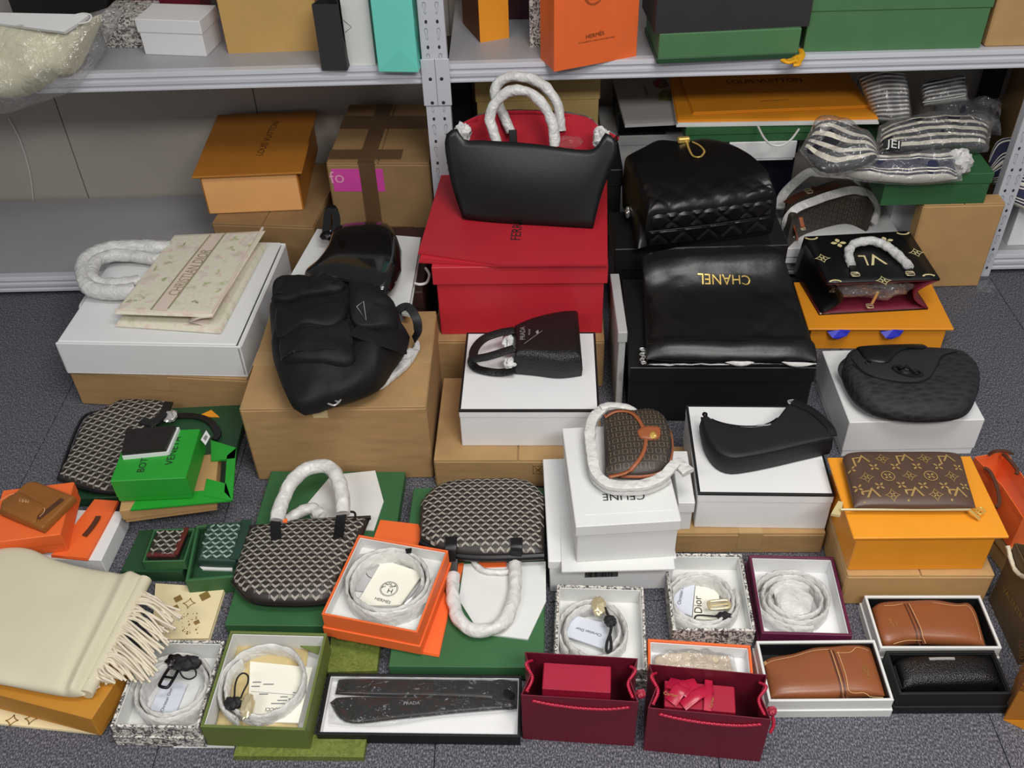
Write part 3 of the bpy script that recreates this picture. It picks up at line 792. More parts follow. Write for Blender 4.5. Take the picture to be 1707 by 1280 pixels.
fr = rect(U, (537, 117), (579, 117), depth=.10); t = paper_bag('paper_bag', 'narrow black paper carrier bag beside the white bag with triangle mark', fr, U, .16, M_CHAR, gus=.3)
fr = rect(U, (582, 109), (626, 108), depth=.09); t = paper_bag('paper_bag', 'white paper carrier bag with a triangle outline mark', fr, U, .3, M_OFFW)
a = [fr.W(-fr.w/2+.002, -fr.d/2-.0018, z) for z in (0, 0)]
def vstroke(name, fr, yy, pts, wd, m, t):
    V2, Fc = stroke(pts, wd); obj(name, [fr.W(x, yy, z) for x, z in V2], Fc, m, t, smooth=False)
zt_ = [PY(x, y, fr.W(0, -fr.d/2, 0)[1]) for x, y in ((570, 33), (588, 45), (574, 54))]
vstroke('triangle_mark', fr, -fr.d/2-.0016, [(-fr.w/2+.001, zt_[0][2]), (-fr.w/2+.019, zt_[1][2]), (-fr.w/2+.001, zt_[2][2])], .0012, M_INK, t)
fr = rect(U, (632, 119), (697, 120), depth=.12); t = paper_bag('paper_bag', 'turquoise paper carrier bag beside the slotted steel post', fr, U, .3, M_TEAL, gus=.5)
# folded crease of the turquoise bag
hw, hd = fr.w/2, fr.d/2
obj('base_fold', [fr.W(-hw, -hd-.002, U+.001), fr.W(hw, -hd-.002, U+.001), fr.W(hw*.2, -hd-.006, U+.055)], [[0, 1, 2]], M_TEAL, t, smooth=False)

# ================================================================== upper shelf, right bay
fr = rect(U, (748, 96), (766, 78), depth=.12); fr = Fr((fr.c[0], 2.52, U), (1, 0, 0), .05, .16); lid_box('storage_box', 'dark charcoal box just behind the slotted steel post', fr, U, U+.2, M_CHAR, .05)
a, b, c = P(807, 70, U), P(855, 62, U), P(766, 40, U)
u = (b-a)/np.linalg.norm(b-a); v = c-a; d = np.linalg.norm(v)
fr = Fr(((b+c)/2), u, np.linalg.norm(b-a), d*.98); paper_bag('paper_bag', 'amber paper bag with brown side standing beside the steel post', fr, U, .3, M_LVO, mside=M_BROWNP, gus=.05)
fr = Fr(PY(872, 30, 2.64)*[1, 1, 0]+[0.005, .05, 0], (1, 0, 0), .1, .1); lid_box('gift_box', 'dark maroon box behind the amber bag on the upper shelf', fr, U, U+.22, mat('maroon_board', (60, 16, 28), .5), .05)
fr = Fr(P(896, 81, U)*[1, 1, 0]+[0.0, .09, 0], (1, 0, 0), .036, .16); paper_bag('paper_bag', 'narrow toile patterned bag tucked beside the orange bag', fr, U, .3, M_TOILE, gus=.1)
fr = rect(U, (924, 119), (1060, 93.5), FL=(905, 96)); fr = Fr(fr.c, fr.ux, fr.w, .085)
a0 = P(924, 119, U); fr.c = (a0+fr.ux*fr.w/2+fr.uy*fr.d/2)
t = paper_bag('paper_bag', 'tall bright orange paper carrier bag with small dark lettering', fr, U, .3, M_HORANGE, gus=.1)
fp = (fr.W(0, -fr.d/2-.0018, U), tuple(-fr.uy))
text('lettering', 'HERMÈS', (977, 64.5), (1007, 57.5), M_INKB, t, plane=fp)
text('small_lettering', '24, FAUBOURG SAINT-HONORÉ PARIS', (964, 73), (1024, 62), M_INKB, t, plane=fp, asp=.9)
cc = PP(990, -9, *fp); V2, Fc = [], []
circ = lambda r, n=28: [(r*math.cos(2*math.pi*k/n), r*math.sin(2*math.pi*k/n)) for k in range(n)]
for r_ in (.0235, .0205):
    v, f = stroke(circ(r_), .0011, True); o_ = len(V2); V2 += v; Fc += [[i+o_ for i in k] for k in f]
for k in range(7):
    v, f = stroke([(-.014+.004*k, -.012+.004*(k % 2)), (-.012+.004*k, -.004+.006*(k % 3)), (-.009+.004*k, .008-.004*(k % 2))], .0014); o_ = len(V2); V2 += v; Fc += [[i+o_ for i in kk] for kk in f]
obj('carriage_emblem', [cc+fr.ux*x+np.array([0, 0, 1])*y-fr.uy*.0006 for x, y in V2], Fc, M_INKB, t, smooth=False)

fr = rect(U, (1096, 106), (1329, 96), depth=.2); t = lid_box('gift_box', 'green box with dark green lid under the charcoal bag on upper shelf', fr, U, U+.072, M_GREENL, .072, mlid=M_GREENL)
bx('dark_base', fr, -fr.w/2-.003, fr.w/2+.003, -fr.d/2-.003, fr.d/2+.003, U, U+.013, M_GREEND, t)
zz = U+.072
fr2 = rect(zz, (1092, 57), (1348, 43.3), depth=.18); paper_bag('paper_bag', 'wide charcoal paper bag standing on the green upper shelf box', fr2, zz, .25, M_CHAR, gus=.02)
fr = rect(U, (1337, 88), (1636, 81), depth=.2); lid_box('gift_box', 'big plain green box on the upper shelf', fr, U, U+.3, M_GREENL, .2)
fr = rect(U, (1641, 79), (1760, 76), depth=.2); carton('shipping_box', 'light brown carton beside the big green shelf box', fr, U, U+.28, M_KRAFT)
t = thing('ribbon_tassel', 'yellow ribbon tassel hanging at the corner of a green box', 'ribbon', P(1325, 98, U))
for k, pts in enumerate((((1334, 82), (1337, 92), (1331, 102)), ((1334, 90), (1322, 98), (1310, 101)), ((1332, 96), (1330, 106), (1322, 107)), ((1326, 99), (1314, 103), (1304, 99)))):
    tube_obj('ribbon_loop', [P(x, y, U+.004+.002*k)+np.array([0, -.003, 0]) for x, y in pts], .005, M_YEL, t, flat=(.007, .003), seg=8)

# ================================================================== lower shelf, left bay
fr = rect(.225, (352, 372), (522, 378), depth=.36); carton('shipping_box', 'brown carton under the amber lidded box on the lower shelf', fr, ZL, .225, M_CARD2)
z1 = .352
fr = rect(z1, (319, 295), (503, 287), depth=.38)
t = flap_box('gift_box', 'amber box with overhanging lid and peach front on the lower shelf', fr, .225, z1, M_LVB, over=.016, mside=M_LVB, mface=M_LVP)
V, Fc = blob(fr.W(-fr.w/2+.012, -.03, z1-.012), .014, 3, (1, 1, .6)); obj('ribbon_knot', V, Fc, M_BLUE, t)
text('lettering', 'LOUIS VUITTON', q1(2, 440, 830), q1(2, 530, 650), M_INKB, t, z=z1, asp=1.0)
text('small_lettering', 'MAISON FONDEE EN 1854', q1(2, 690, 765), q1(2, 712, 690), M_INKB, t, z=z1)
fr = rect(.385, (543, 272), (716, 272), depth=.36)
t = carton('shipping_box', 'worn brown carton with dark tape and magenta label on lower shelf', fr, ZL, .385, M_CARD2, seam='y')
hw, hd = fr.w/2, fr.d/2
bx('tape', fr, -.055, -.01, -hd, hd, .3845, .3858, M_TAPE, t, .0002); bx('tape', fr, -.052, -.008, -hd-.0012, -hd+.001, .16, .3858, M_TAPE, t, .0002)
bx('tape', fr, -hw, .06, -hd+.02, -hd+.075, .3855, .3866, M_TAPE, t, .0002); bx('tape', fr, -hw, hw, .02, .1, .3845, .3862, M_TAPE, t, .0002)
bx('tape', fr, -hw+.01, .08, -hd-.0016, -hd+.001, .145, .19, M_TAPE, t, .0002)
lb = bx('label', fr, -hw+.012, .012, -hd-.0009, -hd+.001, .30, .368, M_PINK, t, .0002)
fp = (fr.W(0, -hd-.001, 0), tuple(-fr.uy))
text('label_text', 'fo', q1(2, 806, 978), q1(2, 880, 972), M_PINKT, t, plane=fp)

# ================================================================== lower shelf, right bay
fr = Fr((PY(772, 200, 2.66)[0]-.015, 2.71, 0), (1, 0, 0), .085, .1); lid_box('storage_box', 'tall black block added for the shade at the lower shelf back behind the post', fr, ZL, .58, M_BLACK, .05)  # black block added to stand for the deep shade at the back wall
x0, x1 = PY(793, 170, 2.52)[0], PY(1000, 170, 2.52)[0]
fr = Fr(((x0+x1)/2, 2.63, 0), (1, 0, 0), x1-x0, .22)
lid_box('gift_box', 'gold coloured lidded box behind the black tote with red lining', fr, ZL, .585, mat('matte_gold_board', (196, 168, 108), .45, var=.03), .585-PY(900, 168, 2.52)[2])
x0, x1 = PY(1003, 250, 2.58)[0], PY(1150, 250, 2.58)[0]
fr = Fr(((x0+x1)/2, 2.68, 0), (1, 0, 0), x1-x0, .2); zg = PY(1080, 226, 2.58)[2]
lid_box('gift_box', 'light grey box behind the quilted black backpack', fr, ZL, zg, M_GREYB, .03)
fr = Fr((PY(1013, 300, 2.375)[0]+.018, 2.46, 0), (1, 0, 0), .046, .16); lid_box('storage_box', 'narrow black box standing beside the quilted backpack on the lower shelf', fr, ZL, PY(1030, 283, 2.38)[2], M_BLACK, .05)
# stack: navy, white, green box
zs = [PY(1300, y, 2.46)[2] for y in (268, 236, 208)]
xs = lambda a, b, Y: (PY(a, 250, Y)[0], PY(b, 250, Y)[0])
x0, x1 = xs(1245, 1330, 2.58); fr = Fr(((x0+x1)/2, 2.685, 0), (1, 0, 0), x1-x0, .21); lid_box('gift_box', 'navy blue box at the bottom of the stack behind the backpack', fr, ZL, zs[0], M_NAVY, .04)
x0, x1 = xs(1215, 1327, 2.46); fr = Fr(((x0+x1)/2, 2.58, 0), (1, 0, 0), x1-x0, .24); lid_box('gift_box', 'white box between a navy and a green box on the lower shelf', fr, zs[0], zs[1], M_WHITE, .05)
x0, x1 = xs(1140, 1350, 2.46); fr = Fr(((x0+x1)/2, 2.58, 0), (1, 0, 0), x1-x0, .24); t = lid_box('gift_box', 'flat green box under the white bag and amber envelope bags', fr, zs[1], zs[2], M_GREEN, .025)
# flat bags on the stack
za = zs[2]
zb_ = za+.003
t = flat_bag('paper_bag', 'white flat paper bag with rope handle under the amber bags', [(1128, 206), (1466, 201), (1420, 124), (1116, 128)], za, za+.010, M_OFFW, layers=2)
tube_obj('rope_handle', [P(x, y, za+.008)+np.array([0, -.012, dz]) for x, y, dz in ((1262, 207, 0), (1272, 226, 0), (1284, 237, .0), (1300, 239, 0), (1316, 230, 0), (1330, 212, 0))], .003, M_OFFW, t, seg=8)
t = flat_bag('paper_bag', 'lower flat amber paper bag on the stack of boxes', [(1129, 200), (1465, 195), (1414, 119), (1115, 128)], za+.010, za+.017, M_LVO)
t = flat_bag('paper_bag', 'upper flat amber paper bag with large dark lettering', [(1155, 187), (1452, 175), (1408, 112), (1130, 122)], za+.017, za+.024, M_LVO)
text('lettering', 'LOUIS VUITTON', (1213, 140), (1338, 136), M_INKB, t, z=za+.024, asp=1.25)
text('small_lettering', 'MAISON FONDEE EN 1854', (1266, 170), (1316, 167), M_INKB, t, z=za+.024)
t = flat_bag('paper_bag', 'flat white paper bag with a flower print beside amber bags', [(1042, 208), (1128, 204), (1117, 128), (1020, 130)], za-.012, za-.004, M_GREYB)
t2 = thing('gift_box', 'black box under the flat white bag with flower print', 'box', (0.30, 2.6, ZL))
fr = Fr((PY(1085, 190, 2.5)[0], 2.675, 0), (1, 0, 0), .12, .14)
V, Fc = prism(q(4, (368, 512), (400, 495), (455, 500), (470, 540), (420, 556), (380, 540)), za-.004, za-.0032); obj('flower_print', V, Fc, M_FLORAL, t, smooth=False)
V, Fc = prism(q(4, (402, 590), (440, 560), (482, 575), (485, 632), (410, 630)), za-.004, za-.0032); obj('leaf_print', V, Fc, mat('leaf_print_green', (120, 126, 62), .6, var=.3, vscale=60), t, smooth=False)
text('lettering', 'FERRAGAMO', q1(4, 348, 600), q1(4, 320, 535), M_INK, t, z=za-.004)
bpy.data.objects.remove(t2)
fr = Fr((PY(1085, 190, 2.5)[0]-.01, 2.68, 0), (1, 0, 0), .14, .2); lid_box('gift_box', 'black box under the flat white bag with flower print', fr, zg, za-.012, M_BLACK, .02)

# floor carton + green flat box + wrapped scarves
Yk = 2.30; zk = PY(1674, 337, Yk)[2]-.004
x0 = PY(1519, 420, Yk)[0]; x1 = PY(1657, 400, Yk)[0]
fr = Fr(((x0+x1)/2, Yk+.026, 0), (1, 0, 0), x1-x0, .05); carton('shipping_box', 'light brown carton on the floor under the flat green box', fr, 0, zk, M_KRAFT)
zg2 = PY(1545, 297, Yk)[2]
x0 = PY(1474, 310, Yk)[0]; x1 = PY(1652, 310, Yk)[0]
fr = Fr(((x0+x1)/2, Yk+.17, 0), (1, 0, 0), x1-x0, .34); lid_box('gift_box', 'flat green box carrying the plastic wrapped striped scarves', fr, zk, zg2+.01, M_GREEN, .03)
frs = Fr(((x0+x1)/2, Yk+.2, 0), (1, 0, 0), x1-x0-.04, .2); lid_box('gift_box', 'plain white box behind the floor carton on the lower shelf', sub(frs, .06, .07, -.06), ZL, zk, M_WHITE, .03)
def bundle(label, near, far, p0, n, T, ms, stripe_kw=None, wrapgrow=6, seed=0, wr=.012):
    c = np.mean([PP(x, y, p0, n) for x, y in near+far], axis=0)
    t = thing('wrapped_scarf', label, 'scarf', (c[0], c[1], c[2]-T/2), 'plastic wrapped striped scarves')
    S = slab(near, far, 0, T, plane=(p0, n), wr=wr, wscale=22, p=5, seed=seed, nu=22, nv=16); slab_obj('folded_scarf', S, ms, t)
    cx, cy = np.mean([a for a in near+far], axis=0)
    g = lambda L: [(x+(x-cx)*.08, y+(y-cy)*.14) for x, y in L]
    S = slab(g(near), g(far), 0, T*1.18, plane=(p0, n), wr=.02, wscale=30, p=4, seed=seed+9, nu=34, nv=24); slab_obj('plastic_wrap', S, M_CLEAR, t)
    return t, S
gz = zg2+.01
def up(x, y, z): return P(x, y, z)
t, S = bundle('striped scarf roll in plastic lying along the flat green box edge', [(1388, 286), (1440, 296), (1520, 302), (1596, 298)], [(1398, 256), (1450, 262), (1530, 258), (1592, 254)], P(1480, 278, gz+.025), (0, -.45, .9), .045, M_STRN, seed=1)
V, Fc = blob(P(1600, 270, gz+.03), .03, 3, (1, 1, 1), amp=.5); obj('tissue_end', V, Fc, M_TISSUE, t)
t, S = bundle('navy and white striped scarf folded at an angle in plastic', [(1338, 250), (1370, 285), (1420, 280), (1462, 262)], [(1362, 208), (1400, 204), (1440, 222), (1462, 245)], P(1400, 250, gz+.075), (-.25, -.45, .9), .05, M_STRB, seed=2)
t, S = bundle('bunched striped scarf in plastic with a black woven tag', [(1465, 262), (1520, 256), (1580, 252), (1640, 250)], [(1470, 214), (1520, 200), (1590, 196), (1648, 205)], P(1550, 230, gz+.0455), (.1, -.5, .88), .058, M_STRB, seed=3)
pp0 = P(1487, 240, gz+.074); nrm = (0, -.5, .88)
tg = [PP(x, y, pp0, nrm) for x, y in ((1471, 246), (1500, 250), (1503, 236), (1474, 232))]
nn = np.array(nrm)/np.linalg.norm(nrm)
obj('woven_tag', [p+nn*.002 for p in tg]+[p-nn*.002 for p in tg], [[0, 1, 2, 3], [7, 6, 5, 4]]+[[i, (i+1) % 4, 4+(i+1) % 4, 4+i] for i in range(4)], M_INK, t, smooth=False)
text('tag_lettering', 'JEI', (1477, 245), (1499, 248), M_OFFW, t, plane=(pp0+nn*.0022, nrm))
t, S = bundle('pinstriped scarf in plastic with white border lines at the pile top', [(1540, 176), (1575, 172), (1612, 166)], [(1536, 138), (1572, 130), (1606, 124)], P(1575, 150, gz+.112), (0, -.75, .7), .04, M_STRG, seed=5, wr=.004)
for f in (0.1, .86):
    a = [PP(x, y, P(1575, 150, gz+.112)+np.array([0, -.016, .016]), (0, -.75, .7)) for x, y in ((1538, 138+38*f), (1574, 131+40*f), (1609, 125+40*f))]
    tube_obj('border_line', a, .002, M_OFFW, t, seg=6, n=10)
t, S = bundle('grey pinstriped scarf in plastic beside the amber bags', [(1462, 199), (1486, 201), (1516, 197)], [(1432, 128), (1464, 118), (1508, 122)], P(1470, 165, gz+.118), (0, -.8, .6), .055, M_STRG, seed=6)
t, S = bundle('dark striped scarf in crumpled plastic at the right end of the pile', [(1560, 215), (1610, 212), (1664, 222)], [(1556, 178), (1610, 170), (1660, 168)], P(1610, 195, gz+.040), (.15, -.6, .8), .06, mat('dark_navy_knit', (48, 46, 58), .9, var=.3, vscale=40), seed=7)
# things at the far right of the lower bay
fr = Fr((PY(1662, 160, 2.7)[0], 2.755, 0), (1, 0, 0), .04, .08); lid_box('storage_box', 'tall narrow black box upright against the wall behind the scarves', fr, ZL, .58, M_BLACK, .04)
fr = Fr((PY(1755, 200, 2.6)[0], 2.66, 0), (1, 0, 0), .2, .12); carton('shipping_box', 'tall brown carton behind the hanging striped garment', fr, ZL, .585, M_CARD2)
x0 = PY(1660, 420, 2.39)[0]
fr = Fr((x0+.13, 2.465, 0), (1, 0, 0), .2, .13); zw = PY(1690, 338, 2.40)[2]; t = lid_box('gift_box', 'white box on the lower shelf under the striped garment', fr, ZL, zw, M_WHITE, .03)
ps = (np.array([x0+.1, 2.366, zw+.003]), (-.2, -1, .7))
S = slab([(1660, 322), (1690, 342), (1730, 356), (1770, 350)], [(1648, 268), (1662, 236), (1690, 228), (1740, 226)], 0, .05, plane=ps, wr=.012, wscale=12, p=3)
t = thing('striped_garment', 'navy garment with white stripes draped over the white shelf box', 'clothing', (x0+.1, 2.39, zw-.04)); slab_obj('fabric', S, M_STRN, t)
V, Fc = prism([(1622, 470), (1650, 466), (1660, 478), (1656, 488), (1630, 484)], 0.0005, .002); t = solo('plastic_tag', 'small clear plastic tag lying on the carpet by the floor carton', 'tag', V, Fc, M_CLEAR2, smooth=False)

# ================================================================== floor, back row left
zA, zB = .113, .21
fr = rect(zA, (113, 617), (412, 633), depth=.40); carton('shipping_box', 'brown carton under the big flat white bag', fr, 0, zA, M_CARD, tape=M_TAPEC)
# big flat white bag
fr = rect(zB, (101, 569), (399, 579), FL=(196, 402), FR=(477, 402))
t = thing('paper_bag', 'big white paper carrier bag lying flat on a carton under the tote', 'bag', fr.base(zA))
hw, hd = fr.w/2, fr.d/2
bx('lower_panel', fr, -hw, hw, -hd, hd, zA, zA+.006, M_WHITE, t, .002)
bx('upper_panel', fr, -hw+.004, hw-.012, -hd+.006, hd, zB-.006, zB, M_WHITE, t, .003)
bx('side_gusset', fr, -hw, hw, -hd, -hd+.006, zA+.004, zB-.003, M_WHITE, t, .001)
bx('end_panel', fr, hw-.012, hw, -hd, hd, zA+.004, zB-.004, M_WHITE, t, .004)
bx('end_panel', fr, -hw, -hw+.006, -hd, hd, zA+.004, zB-.004, M_WHITE, t, .002)
bx('back_gusset', fr, -hw, hw, hd-.006, hd, zA+.004, zB-.003, M_WHITE, t, .001)
tube_obj('rope_handle', [P(x, y, zB-.02) for x, y in ((150, 487), (140, 500), (134, 512), (140, 520), (150, 520))], .004, M_OFFW, t, seg=8)

# embroidered tote lying on the white bag
t = thing('tote_bag', 'pale embroidered book tote with lettered band lying on the white bag', 'bag', (*P(310, 460, zB)[:2], zB))
Sb = slab(q(6, (400, 770), (700, 790), (1015, 812)), q(6, (745, 300), (1000, 280), (1290, 295)), zB, .016, mode='block', r=.005, nu=16, nv=14); slab_obj('rear_panel', Sb, M_DIOR, t)
zt = zB+.052
St = slab(q(6, (395, 702), (680, 712), (965, 722)), q(6, (745, 235), (1000, 224), (1275, 210)), zt-.012, .012, mode='block', r=.004, nu=20, nv=20, tilt=lambda u, v: -.010*(v)); slab_obj('front_panel', St, M_DIOR, t)
# folded gusset at the right
for k, (dz, a, b) in enumerate(((.020, (835, 770), (1210, 345)), (.030, (1005, 790), (1255, 330)))):
    A0, B0 = P(*q1(6, *a), zB+.03), P(*q1(6, *b), zB+.03)
    A1, B1 = P(*q1(6, 975, 740), zt-.006), P(*q1(6, 1265, 240), zt-.012)
    A2, B2 = P(*q1(6, 1010, 800), zB+.008), P(*q1(6, 1280, 310), zB+.008)
    V, Fc = [], []
    for f in np.linspace(0, 1, 9):
        for p0, p1, p2 in ((A1, A0, A2),): pass
        a1, a0, a2 = A1+(B1-A1)*f, A0+(B0-A0)*f, A2+(B2-A2)*f
        V += [a1, (a1+a0)/2+[0, 0, .004], a0, (a0+a2)/2-[0, 0, .004], a2]
    for i in range(8):
        for j in range(4): Fc.append([i*5+j, i*5+j+1, (i+1)*5+j+1, (i+1)*5+j])
    if k == 0: solidify(obj('gusset', V, Fc, M_DIORB, t), .004)
V, Fc = drape_line(St, q(6, (660, 702), (830, 465), (1005, 232)), zt, .036, n=30, eps=.001); obj('lettered_band', V, Fc, M_DIORB, t)
for a in (((610, 700), (785, 465), (960, 236)), ((712, 692), (885, 455), (1050, 222))):
    V, Fc = drape_line(St, q(6, *a), zt, .004, eps=.0018); obj('band_edge', V, Fc, M_DIORL, t)
text('lettering', 'CHRISTIAN DIOR', q1(6, 768, 612), q1(6, 968, 332), M_DIORL, t, z=zt, S=St, asp=1.45)
rim = q(6, (398, 702), (965, 722), (1272, 214), (748, 238))
tube_obj('piped_edge', [P(*p, zt-.004) for p in (rim[0], ((rim[0][0]+rim[1][0])/2, (rim[0][1]+rim[1][1])/2), rim[1])], .004, M_DIORB, t, seg=8)
tube_obj('piped_edge', [P(*rim[1], zt-.004), P(*q1(6, 1120, 468), zt-.008), P(*rim[2], zt-.012)], .004, M_DIORB, t, seg=8)
# embroidered leaves and butterflies
random.seed(3)
mot = []
for k, (cx, cy) in enumerate(((800, 300), (720, 400), (640, 440), (560, 620), (500, 640), (870, 640), (930, 540), (1010, 470), (1080, 320), (1180, 300), (1100, 260), (840, 560), (700, 500), (1020, 580))):
    c = P(*q1(6, cx, cy), zt)[:2]
    for j in range(5):
        a = random.random()*6.28; L = .010+random.random()*.010; w_ = .004
        d = np.array([math.cos(a), math.sin(a)]); e = np.array([-d[1], d[0]])
        mot.append(([c, c+d*L*.5+e*w_, c+d*L, c+d*L*.5-e*w_], [[0, 1, 2, 3]]))
scatter('leaf_embroidery', St, mot[::2], mat('sage_thread', (184, 188, 146), .85, var=.1), t)
scatter('petal_embroidery', St, mot[1::2], mat('blush_thread', (220, 206, 192), .85, var=.1), t)
for k, (pts, z_) in enumerate(((((730, 330), (640, 328), (520, 325), (350, 340), (225, 400), (205, 470), (235, 560), (330, 592), (450, 592), (520, 580)), [zB+h for h in (.03, .035, .04, .045, .045, .04, .035, .03, .03, .03)]),
                             (((690, 400), (615, 395), (500, 378), (400, 372), (300, 400), (262, 450), (270, 520), (340, 545), (470, 540), (540, 530)), [zB+h for h in (.02, .025, .03, .038, .042, .04, .035, .028, .025, .02)]))):
    tube_obj('wrapped_handle', pxz(6, pts, z_), .0195-.003*k, M_TISSUE, t, seg=14, n=50, nz=.0035, nscale=55)

# ------------------------------------------------------------------ white paper bag with glossy hobo
fr = Fr((-.40, 2.135, 0), (1, -.02, 0), .30, .30); lid_box('gift_box', 'dark brown box hidden under the flat white bag with string handle', fr, 0, .25, mat('dark_brown_board', (54, 30, 26), .6), .05)
t = flat_bag('paper_bag', 'flat white paper bag with string handle under the glossy black bag', q(7, (290, 345), (868, 458), (925, 125), (440, 85)), .25, .275, M_OFFW, layers=3)
tube_obj('string_handle', pxz(7, ((895, 340), (920, 345), (950, 335), (962, 300), (945, 270)), [.272, .274, .272, .27, .268]), .0035, M_OFFW, t, seg=8)
S = slab(q(7, (383, 302), (450, 338), (560, 350), (650, 375), (740, 396), (795, 360), (832, 280)), q(7, (388, 288), (455, 258), (500, 190), (525, 100), (640, 72), (770, 80), (835, 190)), .275, .075, nu=34, nv=20, p=3.2)
t = soft('shoulder_bag', 'glossy black leather hobo bag lying on the flat white paper bag', S, M_SHINY)
V, Fc = tube(pxz(7, ((480, 120), (486, 60), (492, 10), (508, -12), (524, 10), (532, 60), (520, 110)), [.31, .33, .345, .35, .345, .33, .315]), .004, flat=(.010, .0025), seg=12); obj('strap', V, Fc, M_SHINY, t)
V, Fc = blob(P(*q1(7, 490, 120), .315), .014, 2, (1.3, 1, .8)); obj('strap_ring', V, Fc, M_GUN, t)
V2 = [P(*p, .35)[:2] for p in q(7, (538, 152), (574, 140), (556, 182))]
V, Fc = drape(S, V2, [[0, 1, 2]], .0015); obj('triangle_plate', V, Fc, M_GUN, t, smooth=False)
V, Fc = drape_line(S, q(7, (400, 290), (520, 318), (640, 335), (740, 318), (810, 230)), .35, .003); obj('seam', V, Fc, M_LEATH, t)

# ------------------------------------------------------------------ large carton with nylon backpack
zF = .222
fr = rect(zF, q1(7, 60, 922), q1(7, 948, 915), FL=(455, 523), FR=(727, 517))
t = carton('shipping_box', 'large brown carton under the black nylon backpack', fr, 0, zF, M_CARD, tape=M_TAPEC, seam='x')
hw, hd = fr.w/2, fr.d/2
bx('paper_label', fr, -.045, -.012, -hd-.0008, -hd+.001, zF-.028, zF-.001, mat('beige_label', (214, 190, 146), .6, var=.02), t, .0002)
bx('paper_label', fr, -.045, -.012, -hd+.0005, -hd+.012, zF-.0004, zF+.0012, mat('beige_label', (214, 190, 146), .6), t, .0002)
S = slab(q(7, (235, 470), (232, 600), (248, 730), (345, 925), (500, 888), (700, 818), (770, 730), (862, 622)), q(7, (238, 400), (290, 340), (440, 345), (600, 370), (740, 408), (800, 455), (835, 540), (872, 590)), zF, .13, nu=40, nv=26, p=2.6, wr=.02, wscale=20, seed=2, rl=lambda u, v: .03*max(0, (v-.55)/.45)*(1-abs(2*u-1)**3),
         disp=lambda s, t_, u, v: .004*math.sin(s*70+t_*25)*(.5+.5*math.sin(t_*40)))
t = soft('backpack', 'black nylon backpack with metal buckles lying on the large carton', S, M_NYLON)
def patch(name, S, px, z, T, m, parent, k=None, eps=0):
    """a pocket or flap laid on a soft body: outline in pixels, near then far pairs as polygon"""
    pts = q(k, *px) if k else px
    c2 = catmull([P(x, y, z)[:2] for x, y in pts]+[P(*pts[0], z)[:2]], 36)
    cen = c2[:-1].mean(0); V = []; Fc = []
    rings = ((1.0, -.002), (1.0, T*.7), (.93, T), (.6, T*1.15), (.25, T*1.2))
    n = 36
    for f, h in rings:
        for i in range(n):
            xy = cen+(c2[i]-cen)*f; d = down(S, xy[0], xy[1], 0)
            V.append((xy[0], xy[1], (d[2] if d is not None else z-T)+h))
    for l in range(len(rings)-1):
        for i in range(n): Fc.append([l*n+i, l*n+(i+1) % n, (l+1)*n+(i+1) % n, (l+1)*n+i])
    Fc.append([(len(rings)-1)*n+i for i in range(n)])
    return obj(name, V, Fc, m, parent, sharp=60)
zt = zF+.12
patch('front_pocket', S, [(262, 575), (400, 580), (580, 545), (610, 640), (600, 700), (430, 715), (280, 690)], zt, .014, M_NYLON, t, 7)
patch('pocket_flap', S, [(255, 495), (400, 500), (560, 470), (585, 520), (520, 575), (380, 585), (260, 590)], zt, .020, M_NYLON, t, 7)
patch('upper_pocket', S, [(250, 400), (400, 395), (560, 390), (570, 450), (400, 465), (245, 460)], zt-.02, .014, M_NYLON, t, 7)
patch('top_flap', S, [(600, 410), (700, 420), (790, 460), (815, 540), (700, 575), (610, 560)], zt-.01, .016, M_NYLON, t, 7)
for a in (((255, 410), (400, 415), (540, 400)), ((255, 590), (400, 595), (540, 575)), ((270, 690), (420, 690), (590, 670))):
    V, Fc = drape_line(S, q(7, *a), zt, .006, eps=.016); obj('zip', V, Fc, M_LEATH, t)
V2, F2 = [], []
tri = [P(*p, zt+.01)[:2] for p in q(7, (632, 492), (664, 472), (672, 530))]
V, Fc = stroke(tri, .0016, True); V = [(x, y, (down(S, x, y, .022)[2])) for x, y in V]; obj('triangle_plate', V, Fc, M_SILVER, t, smooth=False)
for c, a, s in (((395, 602), .1, .012), ((420, 608), .1, .008)):
    frame_buckle('pocket_buckle', P(*q1(7, *c), zt+.01), s, s*.6, a, zt+.006, M_SILVER, t, .0016)
frame_buckle('strap_buckle', P(*q1(7, 512, 890), zF+.055), .016, .012, -.5, zF+.058, M_SILVER, t)
frame_buckle('strap_buckle', P(*q1(7, 480, 872), zF+.055), .014, .010, -.5, zF+.062, M_SILVER, t)
V, Fc = tube(pxz(7, ((440, 850), (480, 872), (530, 895)), [zF+.06, zF+.058, zF+.04]), .003, flat=(.009, .0018), seg=10); obj('strap', V, Fc, M_NYLON, t)
V, Fc = tube(pxz(7, ((825, 520), (815, 470), (860, 448), (900, 500), (908, 560), (890, 600)), [zF+.09, zF+.11, zF+.12, zF+.11, zF+.08, zF+.05]), .003, flat=(.010, .002), seg=10, up=(0, -.5, 1)); obj('carry_loop', V, Fc, M_NYLON2, t)
V, Fc = tube(pxz(7, ((610, 560), (700, 590), (790, 620), (850, 640)), [zF+.135, zF+.13, zF+.11, zF+.09]), .003, flat=(.018, .003), seg=10); obj('shoulder_strap', V, Fc, M_NYLON, t)
V, Fc = tube(pxz(7, ((400, 475), (500, 480), (600, 490)), zF+.135), .003, flat=(.008, .002), seg=10); obj('strap', V, Fc, M_NYLON, t)
